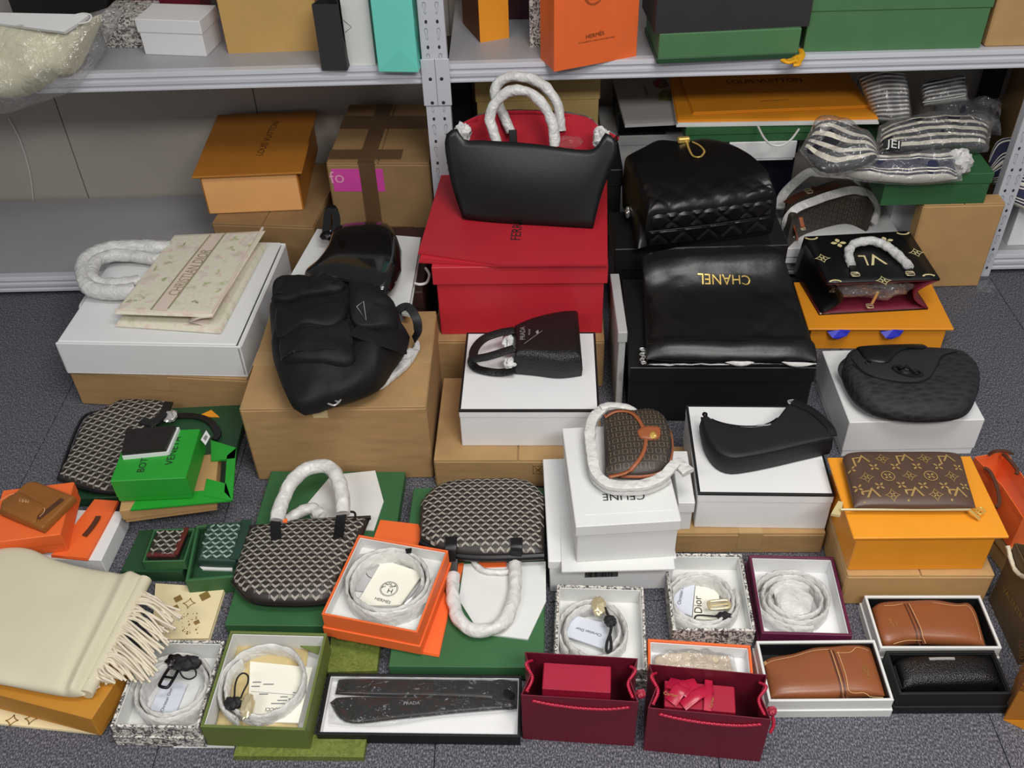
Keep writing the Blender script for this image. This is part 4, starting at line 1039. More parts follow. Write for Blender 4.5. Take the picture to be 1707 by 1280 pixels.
S2 = slab(q(7, (690, 812), (730, 832), (800, 780), (870, 720), (920, 640)), q(7, (712, 806), (778, 756), (820, 706), (866, 656), (916, 608)), zF, .02, wr=.012, wscale=60, nu=24, nv=14, p=4); t2 = soft('tissue_paper', 'crumpled white tissue paper sticking out behind the nylon backpack', S2, M_TISSUE, cat='paper', part='sheet')

# ------------------------------------------------------------------ red box, red bag, black tote
fr = rect(.15, (722, 568), (1008, 568), depth=.30); carton('shipping_box', 'brown carton carrying the big red box', fr, 0, .15, M_CARD)
zr = .354
fr = rect(zr, (719, 446), (1014, 443), depth=.33); lid_box('gift_box', 'big red lidded box under the flat red paper bag', fr, .15, zr, M_RED, .05, over=.008)
t = thing('paper_bag', 'flat red paper bag lying on the big red box under the black tote', 'bag', (fr.c[0], fr.c[1], zr))
for px, z0_, z1_ in (([(698, 436), (834, 444), (1013, 443), (1012, 300), (740, 285)], zr, zr+.004), ([(697, 421), (834, 441), (1013, 440), (1012, 300), (738, 283)], zr+.006, zr+.012)):
    V, Fc = prism(px, z0_, z1_); obj('paper_leaf', V, Fc, M_REDP, t, smooth=False)
V, Fc = prism([(700, 430), (830, 443), (1010, 441), (1000, 320), (750, 300)], zr+.003, zr+.007); obj('folded_gusset', V, Fc, M_RED, t, smooth=False)
text('lettering', 'FERRAGAMO', q1(8, 515, 815), q1(8, 545, 610), M_INK, t, z=zr+.012, asp=1.0)
zt0 = zr+.0148
t = thing('tote_bag', 'structured black leather tote with red lining standing on the red bag', 'bag', (*P(880, 372, zt0)[:2], zt0))
bl, br = P(*q1(8, 245, 716), zt0), P(*q1(8, 866, 756), zt0)
ub = (br-bl)/np.linalg.norm(br-bl); nb = np.array([ub[1], -ub[0], 0])   # towards the camera
nf = nb*.93+np.array([0, 0, .36]); nf /= np.linalg.norm(nf)             # front panel leans back
def fpx(x, y, off=0): return PP(*q1(8, x, y), bl, nf)+nf*off
front_bot = [fpx(x, y) for x, y in ((238, 705), (400, 726), (640, 742), (868, 756))]
front_top = [fpx(x, y) for x, y in ((150, 330), (205, 270), (240, 328), (330, 331), (560, 346), (800, 376), (880, 366), (935, 292), (985, 350))]
L = [fpx(x, y) for x, y in ((240, 710), (205, 610), (175, 500), (152, 360), (160, 300))]
R = [fpx(x, y) for x, y in ((866, 756), (905, 600), (945, 490), (982, 400), (975, 330))]
# front panel as grid
def panel(nm, bot, top, Lc, Rc, m, off, nu=30, nv=12, bulge=.01, th=.004):
    b_, t_ = catmull(bot, nu), catmull(top, nu); l_, r_ = catmull(Lc, nv), catmull(Rc, nv); V = []; Fc = []
    for j in range(nv+1):
        v = j/nv
        for i in range(nu+1):
            u = i/nu
            p = (1-v)*b_[i]+v*t_[i]+(1-u)*l_[j]+u*r_[j]-((1-u)*(1-v)*b_[0]+u*(1-v)*b_[-1]+(1-u)*v*t_[0]+u*v*t_[-1])
            V.append(p+nf*(off+bulge*math.sin(math.pi*u)*math.sin(math.pi*v)))
    for j in range(nv):
        for i in range(nu): a = j*(nu+1)+i; Fc.append([a, a+1, a+nu+2, a+nu+1])
    o = obj(nm, V, Fc, m, t, sharp=60); solidify(o, th); return V
dep = .11
Vf = panel('front_panel', front_bot, front_top[1:-1] if False else [fpx(x, y) for x, y in ((160, 300), (205, 272), (245, 328), (330, 331), (560, 346), (800, 376), (880, 366), (930, 294), (975, 330))], L, R, M_LEATH, 0, bulge=.012)
bk = lambda p, k=1.0: p-nb*dep*k
back_bot = [bk(p) for p in front_bot]
top_back = [PP(*q1(8, x, y), bk(fpx(500, 350)), nf) for x, y in ((205, 300), (300, 240), (420, 208), (560, 203), (700, 212), (830, 238), (885, 290), (960, 330))]
Lb = [bk(p)+np.array([0, 0, 0]) for p in L[:-1]]+[top_back[0]]; Rb = [bk(p) for p in R[:-1]]+[top_back[-1]]
Vb = panel('back_panel', back_bot, top_back, Lb, Rb, M_LEATH, -.002, bulge=.0)
Vl = panel('red_lining', [p+nb*.004 for p in back_bot], [p+nf*.003-np.array([0, 0, .004]) for p in top_back], [p+nb*.004 for p in Lb], [p+nb*.004 for p in Rb], M_REDLIN, .003, bulge=0, th=.001)
for nm, A, B in (('side_panel', L, Lb), ('side_panel', R, Rb)):
    a, b = catmull(A, 10), catmull(B, 10); V = []; Fc = []
    inn = ub*(.02 if A is L else -.02)
    for j in range(11): V += [a[j], (a[j]+b[j])/2+inn*(j/10), b[j]]
    for j in range(10):
        for k in range(2): Fc.append([j*3+k, j*3+k+1, (j+1)*3+k+1, (j+1)*3+k])
    solidify(obj(nm, V, Fc, M_LEATH, t), .003)
fb, bb = catmull(front_bot, 10), catmull(back_bot, 10)
solidify(obj('base_panel', list(fb)+list(bb), [[i, i+1, 12+i, 11+i] for i in range(10)], M_LEATH, t), .004)
for pts in (((150, 330), (168, 296), (205, 272), (243, 300)), ((905, 330), (935, 296), (982, 350))): pass
for c, s in (((228, 300), 1), ((905, 325), 1)):
    V, Fc = blob(fpx(*c)-nf*.02, .022, c[0], (.9, .7, 1.2), amp=.5); obj('tissue_stuffing', V, Fc, M_TISSUE, t)
V, Fc = blob(fpx(750, 345)-nf*.02, .022, 5, (1.4, .6, .7), amp=.4); obj('plastic_sleeve', V, Fc, M_CLEAR2, t)
pb_ = bk(fpx(560, 345))
for nm, pts, pp in (('wrapped_handle', ((470, 290), (425, 190), (392, 95), (440, 32), (545, 28), (640, 75), (700, 170), (712, 285)), pb_+nb*.02), ('wrapped_handle', ((405, 345), (368, 225), (400, 145), (470, 92), (560, 100), (630, 165), (672, 255), (682, 360)), fpx(560, 345)-nf*.012)):
    tube_obj(nm, [PP(*q1(8, x, y), pp, nf) for x, y in pts], .0125, M_TISSUE, t, seg=14, n=56, nz=.003, nscale=55)
V, Fc = tube([PP(*q1(8, x, y), fpx(480, 300)-nf*.05, nf) for x, y in ((478, 280), (482, 345))], .003, flat=(.010, .002), seg=8, up=tuple(nf)); obj('strap_tab', V, Fc, M_LEATH, t)

# ------------------------------------------------------------------ centre: carton, black trimmed white box, mini tote
z2 = .087; z3 = .196
fr = rect(z2, (722, 767), (1005, 767), depth=.285); t = carton('shipping_box', 'brown carton with printed handling marks under a black trimmed white box', fr, 0, z2, M_CARD)
hd = fr.d/2
for k in range(3):
    xc = (.045+.034*k)
    V2, Fc = stroke([(xc-.011, .045), (xc+.011, .045), (xc+.011, .068), (xc-.011, .068)], .0014, True)
    o = obj('handling_mark', [fr.W(x, -hd-.0007, z) for x, z in V2], Fc, M_INKB, t, smooth=False)
    for (a, b) in (((-.006, .050), (.006, .063)), ((.006, .050), (-.006, .063))):
        V2, Fc = stroke([(xc+a[0], a[1]), (xc+b[0], b[1])], .0016); obj('mark_bar', [fr.W(x, -hd-.0007, z) for x, z in V2], Fc, M_INKB, o, smooth=False)
fr = rect(z3, q1(9, 232, 748), q1(9, 1095, 745), FL=q1(9, 290, 272), FR=q1(9, 1068, 272))
lid_box('gift_box', 'white box with black edges under the small black tote', fr, z2, z3, M_WHITE, .022, over=.001, trim=M_BLACK)
S = slab(q(9, (572, 400), (700, 412), (850, 428), (990, 412)), q(9, (566, 225), (700, 168), (850, 132), (965, 122)), z3, .062, mode='block', r=.016, nu=28, nv=20, puff=.006)
t = soft('tote_bag', 'small black leather tote with short handles lying on its white box', S, M_PEBB)
zt = z3+.066
tri = [(640, 345), (745, 266), (700, 250)]
V, Fc = drape_line(S, q(9, (636, 345), (746, 268)), zt, .0012); obj('triangle_line', V, Fc, M_SILINK, t)
text('lettering', 'PRADA', q1(9, 641, 318), q1(9, 641, 240), M_SILINK, t, z=zt, S=S, asp=1.1)
text('small_lettering', 'MILANO', q1(9, 672, 292), q1(9, 674, 256), M_SILINK, t, z=zt, S=S, asp=1.1)
V2 = [P(*p, zt)[:2] for p in q(9, (706, 272), (722, 262), (724, 280), (712, 288))]
V, Fc = drape(S, V2, [[0, 1, 2, 3]], .0014); obj('crest', V, Fc, M_SILINK, t, smooth=False)
V, Fc = tube(pxz(9, ((575, 258), (480, 275), (390, 310), (335, 370), (330, 425), (380, 425), (450, 408), (575, 368)), [z3+.058, z3+.055, z3+.05, z3+.05, z3+.05, z3+.052, z3+.055, z3+.06]), .004, flat=(.0105, .0025), seg=12, n=50, up=(0, -.2, 1)); obj('handle', V, Fc, M_PEBB, t)
V, Fc = tube(pxz(9, ((330, 400), (315, 450), (345, 490), (420, 510), (500, 515), (580, 500)), [z3+.04, z3+.015, z3+.008, z3+.008, z3+.01, z3+.02]), .004, flat=(.010, .0025), seg=12, n=40, up=(0, -.3, 1)); obj('handle', V, Fc, M_PEBB, t)
V, Fc = blob(P(*q1(9, 545, 320), z3+.035), .02, 4, (.8, 1.6, .8), amp=.5); obj('tissue_stuffing', V, Fc, M_TISSUE, t)
V, Fc = blob(P(*q1(9, 555, 455), z3+.03), .014, 8, (1.2, 1.1, .8), amp=.5); obj('tissue_stuffing', V, Fc, M_TISSUE, t)

# ================================================================== black boxes with quilted bags
zN, zR = .171, .25
fr = rect(zN, (1050, 613), (1362, 613), depth=.36); t = lid_box('gift_box', 'large black box under the flat black shopper with gold letters', fr, 0, zN, M_BLACK, .045)
fr = Fr((.452, 2.245, 0), (1, .005, 0), .445, .185); lid_box('gift_box', 'tall black box under the quilted black backpack', fr, 0, zR, M_BLACK, .065)
fr = Fr((.2215, 1.93, 0), (1, 0, 0), .022, .24); t = lid_box('gift_box', 'thin silver grey box upright beside the large black box', fr, 0, .245, M_GREYB, .03)
fpl = (fr.W(0, -fr.d/2-.001, 0), tuple(-fr.uy)); V2, Fc = stroke([(-.002, .10), (.002, .10), (.002, .125), (-.002, .125)], .0008, True)
obj('printed_mark', [fr.W(x, -fr.d/2-.0008, z) for x, z in V2], Fc, M_INKG, t, smooth=False)
fr = Fr((.205, 2.12, 0), (1, 0, 0), .03, .3)

def quilt(a=.085, depth=.004, rot=math.pi/4, x0=0):
    ca, sa = math.cos(rot), math.sin(rot)
    def f(s, t, u, v):
        p1 = (s*ca+t*sa+x0)/a; p2 = (-s*sa+t*ca)/a
        d = min(abs(p1-round(p1)), abs(p2-round(p2)))
        return -depth*math.exp(-(d*a/.004)**2)
    return f
# flat shopper with gold letters
zt = zN+.045
qd = quilt(.125, .0035)
def shopper(s, t, u, v):
    k = 0.0
    if v < .14: k = .012*math.sin(math.pi*v/.14)
    if v > .90: k = .012*math.sin(math.pi*(v-.90)/.10)
    return k+(qd(s, t, u, v) if .14 < v < .6 else 0)+.003*mnoise.noise(Vector((s*18, t*18, 2)))
S = slab(q(10, (232, 1215), (450, 1222), (750, 1226), (1108, 1222)), q(10, (215, 700), (400, 676), (650, 664), (918, 652)), zN, .045, nu=48, nv=54, p=6, disp=shopper, rl=lambda u, v: .062*max(0, (v-.5)/.5)**1.5)
t = soft('shopper_bag', 'flat black leather shopper with gold letters on the large black box', S, M_LAMB)
text('gold_letters', 'CHANEL', q1(10, 757, 822), q1(10, 492, 822), M_GOLD, t, z=zt, S=S, asp=1.0, eps=.003)
V, Fc = drape_line(S, q(10, (235, 1138), (400, 1132), (600, 1128), (850, 1134), (1075, 1138)), zt, .003, eps=.0008); obj('fold_seam', V, Fc, M_BLACK, t)
S3 = slab(q(10, (222, 1246), (500, 1252), (800, 1250), (1102, 1244)), q(10, (235, 1215), (500, 1222), (800, 1222), (1105, 1215)), zN, .014, nu=30, nv=6, wr=.004, wscale=60); slab_obj('lower_edge', S3, M_SHINY, t)
for a in (((610, 1222), (720, 1238), (810, 1220)), ((915, 1226), (990, 1242), (1100, 1238))):
    V, Fc = tube(pxz(10, a, zN+.018), lambda u: .006*math.sin(math.pi*min(max(u, .06), .94)), n=16, seg=8); obj('tissue_edge', V, Fc, M_TISSUE2, t)
for k in range(6):
    c = P(*q1(10, 214+(k % 2)*8, 1165+k*14), zN+.02); frame_buckle('chain_link', c, .005, .0035, k*1.3, zN+.02, M_SILVER, t, .0011)

# quilted backpack standing on the rear black box
zq = zR+.125
qb = quilt(.046, .0034)
def bpdisp(s, t, u, v): return (qb(s, t, u, v) if v < .34 else 0)+.006*mnoise.noise(Vector((s*14, t*14, 5)))
S = slab(q(10, (243, 452), (400, 436), (650, 405), (905, 368)), q(10, (128, 175), (210, 140), (300, 88), (420, 105), (540, 90), (650, 112), (760, 168), (862, 265)), zR, .125, mode='block', r=.02, nu=60, nv=44, puff=.01, disp=bpdisp, rl=lambda u, v: .03*v)
t = soft('backpack', 'black quilted leather backpack with gold chain on the tall black box', S, M_LAMB)
# quilted front wall drawn as padded diamonds
A = S.A; a0 = np.array([A[0][0], A[0][1]]); a1 = np.array([A[-1][0], A[-1][1]]); uu = (a1-a0)/np.linalg.norm(a1-a0); nn2 = np.array([uu[1], -uu[0]])
Lw = np.linalg.norm(a1-a0); V = []; Fc = []; nx, nzz = 90, 30
for j in range(nzz+1):
    for i in range(nx+1):
        s = i/nx*Lw*.985+Lw*.008; z = zR+.006+(j/nzz)*.108
        g = qb(s, z-.01, 0, 0); e = min(1, min(i, nx-i)/4)*min(1, min(j, nzz-j)/4)
        base = np.interp(i/nx, np.linspace(0, 1, len(A)), A[:, 0]), np.interp(i/nx, np.linspace(0, 1, len(A)), A[:, 1])
        b = -.004 if abs(z-(zR+.062)) < .0022 else 0
        p = np.array(base)+nn2*(-.006+(.0115+g*1.2+b)*e); V.append((p[0], p[1], z))
for j in range(nzz):
    for i in range(nx): k = j*(nx+1)+i; Fc.append([k, k+1, k+nx+2, k+nx+1])
obj('quilted_front', V, Fc, M_LAMB, t)
V, Fc = tube([(*(np.array([A[int(f*(len(A)-1))][0], A[int(f*(len(A)-1))][1]])+nn2*.005), zR+.062) for f in (.02, .25, .5, .75, .98)], .0018, n=20, seg=6); obj('zip', V, Fc, M_LEATH, t)
hc = hit(S, q1(10, 425, 112)); V, Fc = cbox(Fr(hc, (1, .1, 0), 1, 1).W, -.016, .016, -.006, .010, hc[2]-.002, hc[2]+.013, .003); obj('gold_clasp', V, Fc, M_GOLD, t, smooth=False)
ch = catmull([hit(S, p, .003) for p in q(10, (440, 118), (455, 160), (475, 190), (510, 193), (530, 165), (505, 135), (470, 118))], 30)
for k in range(30):
    d = ch[k+1]-ch[k]; p_ = (ch[k]+ch[k+1])/2; dz = down(S, p_[0], p_[1], .003); frame_buckle('chain_link', p_, .0034, .0020, math.atan2(d[1], d[0]), (dz[2] if dz is not None else p_[2]), M_GOLD, t, .0007)
V, Fc = blob(P(*q1(10, 142, 470), zR+.03), .012, 3, (.6, 1, 1.3)); obj('side_clasp', V, Fc, M_SILVER, t)
S4 = slab(q(10, (190, 655), (240, 640)), q(10, (125, 250), (190, 330)), zR, .07, nu=8, nv=10, p=4)
slab_obj('side_pocket', S4, M_LAMB, t)

# ================================================================== right: small bowling bag, printed tote, amber box
fr = Fr((.92, 2.262, 0), (1, -.0, 0), .40, .09); zS = .12
x0, x1 = PY(1301, 425, 2.335)[0], PY(1508, 420, 2.335)[0]
fr = Fr(((x0+x1)/2, 2.335+.115, 0), (1, -.0, 0), x1-x0, .23); lid_box('gift_box', 'white box behind the amber box with blue ribbons', fr, ZL, zS, M_WHITE, .03)
S = slab(q(11, (148, 408), (240, 330), (390, 278), (545, 252), (668, 300)), q(11, (105, 320), (200, 240), (350, 168), (480, 142), (600, 200)), zS, .09, mode='block', r=.014, nu=34, nv=24, puff=.006)
t = soft('handbag', 'small dark canvas bowling bag with brown straps on a white box', S, M_TRIO)
mot = []
for c, ux, uy, i, j in grid_pts(S, (1, .12), .017, .017):
    for s in (-1, 1):
        b_ = [(s*.0012, -.005), (s*.005, -.005), (s*.005, .005), (s*.0012, .005)]
        v2, f2 = stroke([c+ux*x+uy*y for x, y in b_], .001); mot.append((v2, f2))
scatter('bracket_print', S, mot, M_TRIOP, t)
zz_ = zS+.09
wp = []
for ii in range(3, 32, 2):
    for jj in range(5):
        pA = S.A[ii]; dA = S.A[ii+1]-S.A[ii-1]; dA = dA/np.linalg.norm(dA); nA = np.array([dA[1], -dA[0], 0])
        cz = np.array([pA[0], pA[1], zS+.010+jj*.016+(.008 if (ii//2) % 2 else 0)])+nA*.0075
        for s_ in (-1, 1):
            v2, f2 = stroke([(s_*.001, -.004), (s_*.004, -.004), (s_*.004, .004), (s_*.001, .004)], .0009); wp.append(([cz+dA*x+np.array([0, 0, 1])*y for x, y in v2], f2))
V, Fc = join(*wp); obj('bracket_print', V, Fc, M_TRIOP, t, smooth=False)['kind'] = 'stuff'
V, Fc = tube(pxz(11, ((118, 295), (200, 245), (300, 215), (380, 200), (440, 178)), zz_+.006), .003, flat=(.011, .002), seg=10); obj('leather_strap', V, Fc, M_DKBR, t)
frame_buckle('strap_buckle', P(*q1(11, 255, 228), zz_+.004), .009, .011, .3, zz_+.006, M_PALEG, t)
V, Fc = tube(pxz(11, ((285, 195), (300, 235)), zz_+.009), .003, flat=(.006, .002), seg=8); obj('strap_loop', V, Fc, M_DKBR, t)
V, Fc = tube(pxz(11, ((75, 330), (95, 250), (170, 170), (260, 105), (330, 110), (450, 118), (540, 130), (590, 190)), [zS+.05, zS+.07, zS+.1, zS+.115, zS+.115, zS+.1, zS+.09, zS+.07]), .006, flat=(.014, .004), n=50, seg=12); obj('wrapped_handle', V, Fc, M_TISSUE2, t)
V, Fc = tube(pxz(11, ((110, 470), (120, 400), (180, 330), (300, 280), (400, 245), (540, 215), (640, 245), (685, 320), (665, 420)), [zS+.03, zS+.07, zS+.1, zS+.115, zS+.118, zS+.11, zS+.09, zS+.06, zS+.03]), .006, flat=(.012, .004), n=50, seg=12); obj('wrapped_handle', V, Fc, M_TISSUE2, t)
V, Fc = tube(pxz(11, ((150, 400), (170, 450), (185, 515)), [zS+.075, zS+.05, zS+.01]), .004, flat=(.010, .0025), seg=10); obj('side_strap', V, Fc, M_TANL, t)
V, Fc = tube(pxz(11, ((205, 385), (215, 430), (220, 450)), [zS+.095, zS+.08, zS+.075]), .004, flat=(.006, .002), seg=10); obj('zip_pull', V, Fc, M_TANL, t)
frame_buckle('zip_ring', P(*q1(11, 220, 458), zS+.07), .006, .006, 0, zS+.07, M_PALEG, t, .0012)
V, Fc = blob(P(*q1(11, 140, 500), zS+.015), .014, 6, (1, 1, .9), amp=.5); obj('tissue_end', V, Fc, M_TISSUE2, t)

zT = .076
fr = rect(zT, q1(11, 255, 1085), q1(11, 1170, 1085), FL=q1(11, 88, 668), depth=None); fr = Fr(fr.c, fr.ux, fr.w, min(fr.d, .21)); a0 = P(*q1(11, 255, 1085), zT); fr.c = a0+fr.ux*fr.w/2+fr.uy*fr.d/2
t = flap_box('gift_box', 'amber box with blue ribbons under the black printed tote', fr, 0, zT, M_LVO, over=.012)
hw, hd = fr.w/2, fr.d/2
for cx in (-.10, .035):
    V2, Fc = [], []
    pts = [(cx-.033, zT-.012), (cx-.004, zT-.002), (cx+.022, zT-.004), (cx+.014, zT-.018), (cx-.006, zT-.026), (cx-.022, zT-.020)]
    V = [fr.W(x, -hd+.012-.010-.003*k, z) for k, (x, z) in enumerate(pts)]+[fr.W(x, -hd+.012+.0, z) for x, z in pts]; n = len(pts)
    obj('blue_ribbon', V, [list(range(n)), [2*n-1-i for i in range(n)]]+[[i, (i+1) % n, n+(i+1) % n, n+i] for i in range(n)], M_BLUE, t, smooth=False)
# printed tote lying on its back, opening towards the front
zU_ = zT+.112
tb = thing('tote_bag', 'small black tote with pale yellow floral print and burgundy lining', 'bag', (*P(1450, 470, zT)[:2], zT))
FL_, FR_, NR_, NL_ = [P(*p, zU_) for p in q(11, (230, 510), (885, 475), (1080, 775), (375, 800))]
bNL, bNR = P(*q1(11, 322, 996), zT+.0022), P(*q1(11, 1005, 960), zT+.0022)
bFL, bFR = FL_*[1, 1, 0]+[-.012, 0, zT+.0022], FR_*[1, 1, 0]+[0, 0, zT+.0022]
def sheet(nm, c4, th, m, parent, n=10, sag=0.0, dirv=(0, 0, 1)):
    a, b, c, d = [np.array(x, float) for x in c4]; V = []; Fc = []
    for j in range(n+1):
        for i in range(n+1):
            u, v = i/n, j/n; p = a*(1-u)*(1-v)+b*u*(1-v)+c*u*v+d*(1-u)*v
            V.append(p+np.array(dirv)*sag*math.sin(math.pi*u)*math.sin(math.pi*min(v*1.0, 1)))
    for j in range(n):
        for i in range(n): k = j*(n+1)+i; Fc.append([k, k+1, k+n+2, k+n+1])
    o = obj(nm, V, Fc, m, parent); solidify(o, th, 0); return o
sheet('front_panel', (NL_, NR_, FR_, FL_), .005, M_GOYB if False else M_LEATH, tb)
sheet('front_lining', [p-np.array([0, 0, .0035]) for p in (NL_, NR_, FR_, FL_)], .001, M_BURLIN, tb)
sheet('rear_panel', (bNL, bNR, bFR, bFL), .005, M_LEATH, tb)
sheet('rear_lining', [p+np.array([0, 0, .0035]) for p in (bNL, bNR, bFR, bFL)], .001, M_BURLIN, tb)
sheet('base_panel', (bFL, bFR, FR_, FL_), .004, M_LEATH, tb)
for nm, a, b, c, d, s in (('side_gusset', bNL, NL_, FL_, bFL, 1), ('side_gusset', bNR, NR_, FR_, bFR, -1)):
    V = []; Fc = []; n = 10
    for j in range(n+1):
        v = j/n
        for i in range(n+1):
            u = i/n; p = (a*(1-u)+b*u)*(1-v)+(d*(1-u)+c*u)*v
            V.append(p+np.array([s*.05*math.sin(math.pi*u)*(1-v), 0, 0]))
    for j in range(n):
        for i in range(n): k = j*(n+1)+i; Fc.append([k, k+1, k+n+2, k+n+1])
    solidify(obj(nm, V, Fc, M_LEATH if s == 1 else M_BURLIN, tb), .003)
V, Fc = blob((NL_+NR_)/2*.5+(bNL+bNR)/2*.5+np.array([-.0, .035, 0.004]), .05, 2, (1.9, .5, .55), n=16, amp=.5); obj('plastic_stuffing', V, Fc, M_CLEAR, tb)
nT = np.cross(NR_-NL_, FL_-NL_); nT /= np.linalg.norm(nT)
def onp(px, off=.0032): return PP(*q1(11, *px), NL_, nT)+nT*off
def petals(k, c, r, rot=0, wd=.45, S=None):
    out = []
    for a in range(4):
        th = rot+a*math.pi/2; d = (math.cos(th), math.sin(th)); e = (-d[1], d[0]); pts = []
        for f, w_ in ((.12, .0), (.35, wd*.7), (.62, wd), (.85, wd*.6), (1.0, 0), (.85, -wd*.6), (.62, -wd), (.35, -wd*.7)):
            pts.append((c[0]+r*(d[0]*f+e[0]*w_*.62), c[1]+r*(d[1]*f+e[1]*w_*.62)))
        out.append((pts, [list(range(8))]))
    return out
def star(c, r, rot=0, wd=.18):
    o_, i_ = [], []
    for a in range(32):
        th = a*2*math.pi/32; k = abs(math.cos(2*th)); cx_, sx_ = math.cos(th), math.sin(th); gx, gy = math.copysign(abs(cx_)**3.0, cx_), math.copysign(abs(sx_)**3.0, sx_); rr = r*math.hypot(gx, gy); th = math.atan2(gy, gx)
        o_.append((c[0]+rr*math.cos(th+rot), c[1]+rr*math.sin(th+rot))); i_.append((c[0]+rr*(1-wd)*math.cos(th+rot), c[1]+rr*(1-wd)*math.sin(th+rot)))
    return [(o_+i_, [[i, (i+1) % 32, 32+(i+1) % 32, 32+i] for i in range(32)])]+petals(0, c, r*.38, rot+math.pi/4, .42)
uxT = (NR_-NL_)/np.linalg.norm(NR_-NL_); uyT = np.cross(nT, uxT)
def place(nm, shapes, px, m, parent, sc=1.0, clip=None):
    c = onp(px); V = []; Fc = []
    for v2, f2 in shapes:
        o_ = len(V); V += [c+uxT*x+uyT*y for x, y in v2]; Fc += [[i+o_ for i in f] for f in f2]
    return obj(nm, V, Fc, m, parent, smooth=False)
place('flower_print', petals(0, (0, 0), .021, 0, .5), (442, 552), M_CREAMP, tb)
place('flower_print', petals(0, (0, 0), .020, .2, .5), (742, 538), M_CREAMP, tb)
place('star_print', star((0, 0), .022), (342, 648), M_CREAMP, tb)
place('star_print', star((0, 0), .022), (930, 612), M_CREAMP, tb)
place('star_print', star((0, 0), .022), (725, 788), M_CREAMP, tb)
for c in ((270, 515), (845, 484), (425, 798), (1010, 762)):
    v2, f2 = stroke([(.014*math.cos(a), .009*math.sin(a)+(0 if c[1] > 600 else 0)) for a in np.linspace(.1, 3.0, 12)] if c[1] > 600 else [(.016*math.cos(a), -.011*math.sin(a)) for a in np.linspace(.1, 3.0, 12)], .005); place('round_print', [(v2, f2)], c, M_CREAMP, tb)
for s, px_a, px_b in (('L', (580, 672), (625, 672)), ('V', (632, 668), (735, 660))):
    Vt, Ft = text2d(s); A_, B_ = onp(px_b), onp(px_a); u_ = B_-A_; Lx = np.linalg.norm(u_); u_ /= Lx; v_ = np.cross(nT, u_)
    obj('monogram_letter', [A_+u_*x*Lx+v_*(y*Lx*(1.5 if s == 'L' else 1.0)-.031) for x, y in Vt], Ft, M_CREAMP, tb, smooth=False)
tube_obj('wrapped_handle', [onp(p, h) for p, h in (((525, 705), .008), ((500, 640), .014), ((530, 590), .018), ((600, 575), .02), ((680, 580), .02), ((760, 620), .018), ((830, 670), .014), ((885, 725), .010))], .0115, M_TISSUE, tb, seg=12, n=44, nz=.004, nscale=90)
for a, b in (((525, 700), (548, 775)), ((880, 715), (880, 770))):
    V, Fc = tube([onp(a, .008), onp(b, .004)], .003, flat=(.009, .002), seg=8, n=8); obj('handle_tab', V, Fc, M_LEATH, tb)
    frame_buckle('handle_ring', onp(((a[0]+b[0])/2+8, b[1]-15), 0), .010, .008, -.05, onp(b)[2]+.004, M_PALEG, tb, .0016)
V, Fc = tube([(NL_+NR_)/2-np.array([.01, .004, .03]), (bNL+bNR)/2+np.array([-.012, -.004, .03])], .0025, flat=(.004, .002), seg=8); obj('hanging_strap', V, Fc, M_PALEG, tb)
frame_buckle('snap_hook', (bNL+bNR)/2+np.array([-.014, .0, .01]), .008, .008, 0, zT+.02, M_PALEG, tb, .0016)
for c in ((385, 795), (1045, 752), (328, 985)):
    V, Fc = blob(onp(c, .001) if c[1] < 900 else bNL+np.array([.003, 0, .004]), .003, 1, (1, 1, .6), n=6, amp=0); obj('rivet', V, Fc, M_PALEG, tb)

# ------------------------------------------------------------------ white box with jacquard saddle bag
zV = .11
fr = rect(zV, q1(13, 290, 418), q1(13, 955, 406), FL=q1(13, 137, 72), FR=q1(13, 735, 57)); lid_box('gift_box', 'white box under the black jacquard saddle bag', fr, 0, zV, M_WHITE, .09, over=.002)
S = slab(q(13, (240, 185), (272, 250), (315, 315), (400, 370), (530, 398), (650, 405), (790, 395), (865, 358), (905, 270)), q(13, (240, 150), (275, 92), (330, 76), (480, 70), (640, 72), (800, 82), (860, 120), (895, 170), (908, 225)), zV, .075, nu=40, nv=24, p=3.2)
t = soft('saddle_bag', 'black jacquard saddle bag lying on a white box', S, M_OBLQ)
zt = zV+.06
patch('front_flap', S, [(285, 125), (310, 80), (480, 70), (640, 68), (800, 85), (720, 120), (690, 175), (650, 235), (560, 252), (430, 235), (340, 195)], zt, .006, mat('black_matte_canvas', (30, 30, 33), .7, var=.1, bump=.2, bscale=700), t, 13)
patch('strap_tab', S, [(308, 78), (470, 68), (634, 62), (632, 90), (540, 98), (490, 130), (460, 165), (400, 165), (345, 140)], zt, .012, M_LEATH, t, 13)
V, Fc = drape_line(S, q(13, (290, 150), (350, 205), (450, 238), (560, 256), (650, 240), (690, 180), (730, 120), (800, 92)), zt, .003, eps=.003); obj('piping', V, Fc, M_LEATH, t)
c = P(*q1(13, 565, 170), zt)
V, Fc = tube(pxz(13, ((495, 150), (530, 150), (575, 165), (620, 175), (628, 190), (590, 195), (540, 185), (500, 165)), zt+.022), .0045, n=40, seg=8, closed=True); obj('buckle', V, Fc, M_SHINY, t)
V, Fc = tube(pxz(13, ((520, 160), (560, 150), (610, 190)), zt+.026), .0045, n=16, seg=8); obj('buckle_bar', V, Fc, M_SHINY, t)
V, Fc = blob(P(*q1(13, 372, 130), zt+.018), .006, 1, (1.4, 1, .5), amp=.4); obj('rivet_charm', V, Fc, M_GUN, t)
V, Fc = tube(pxz(13, ((300, 100), (255, 130), (240, 165), (262, 210)), [zV+.05, zV+.05, zV+.04, zV+.03]), .004, flat=(.008, .003), seg=8); obj('side_strap', V, Fc, M_LEATH, t)

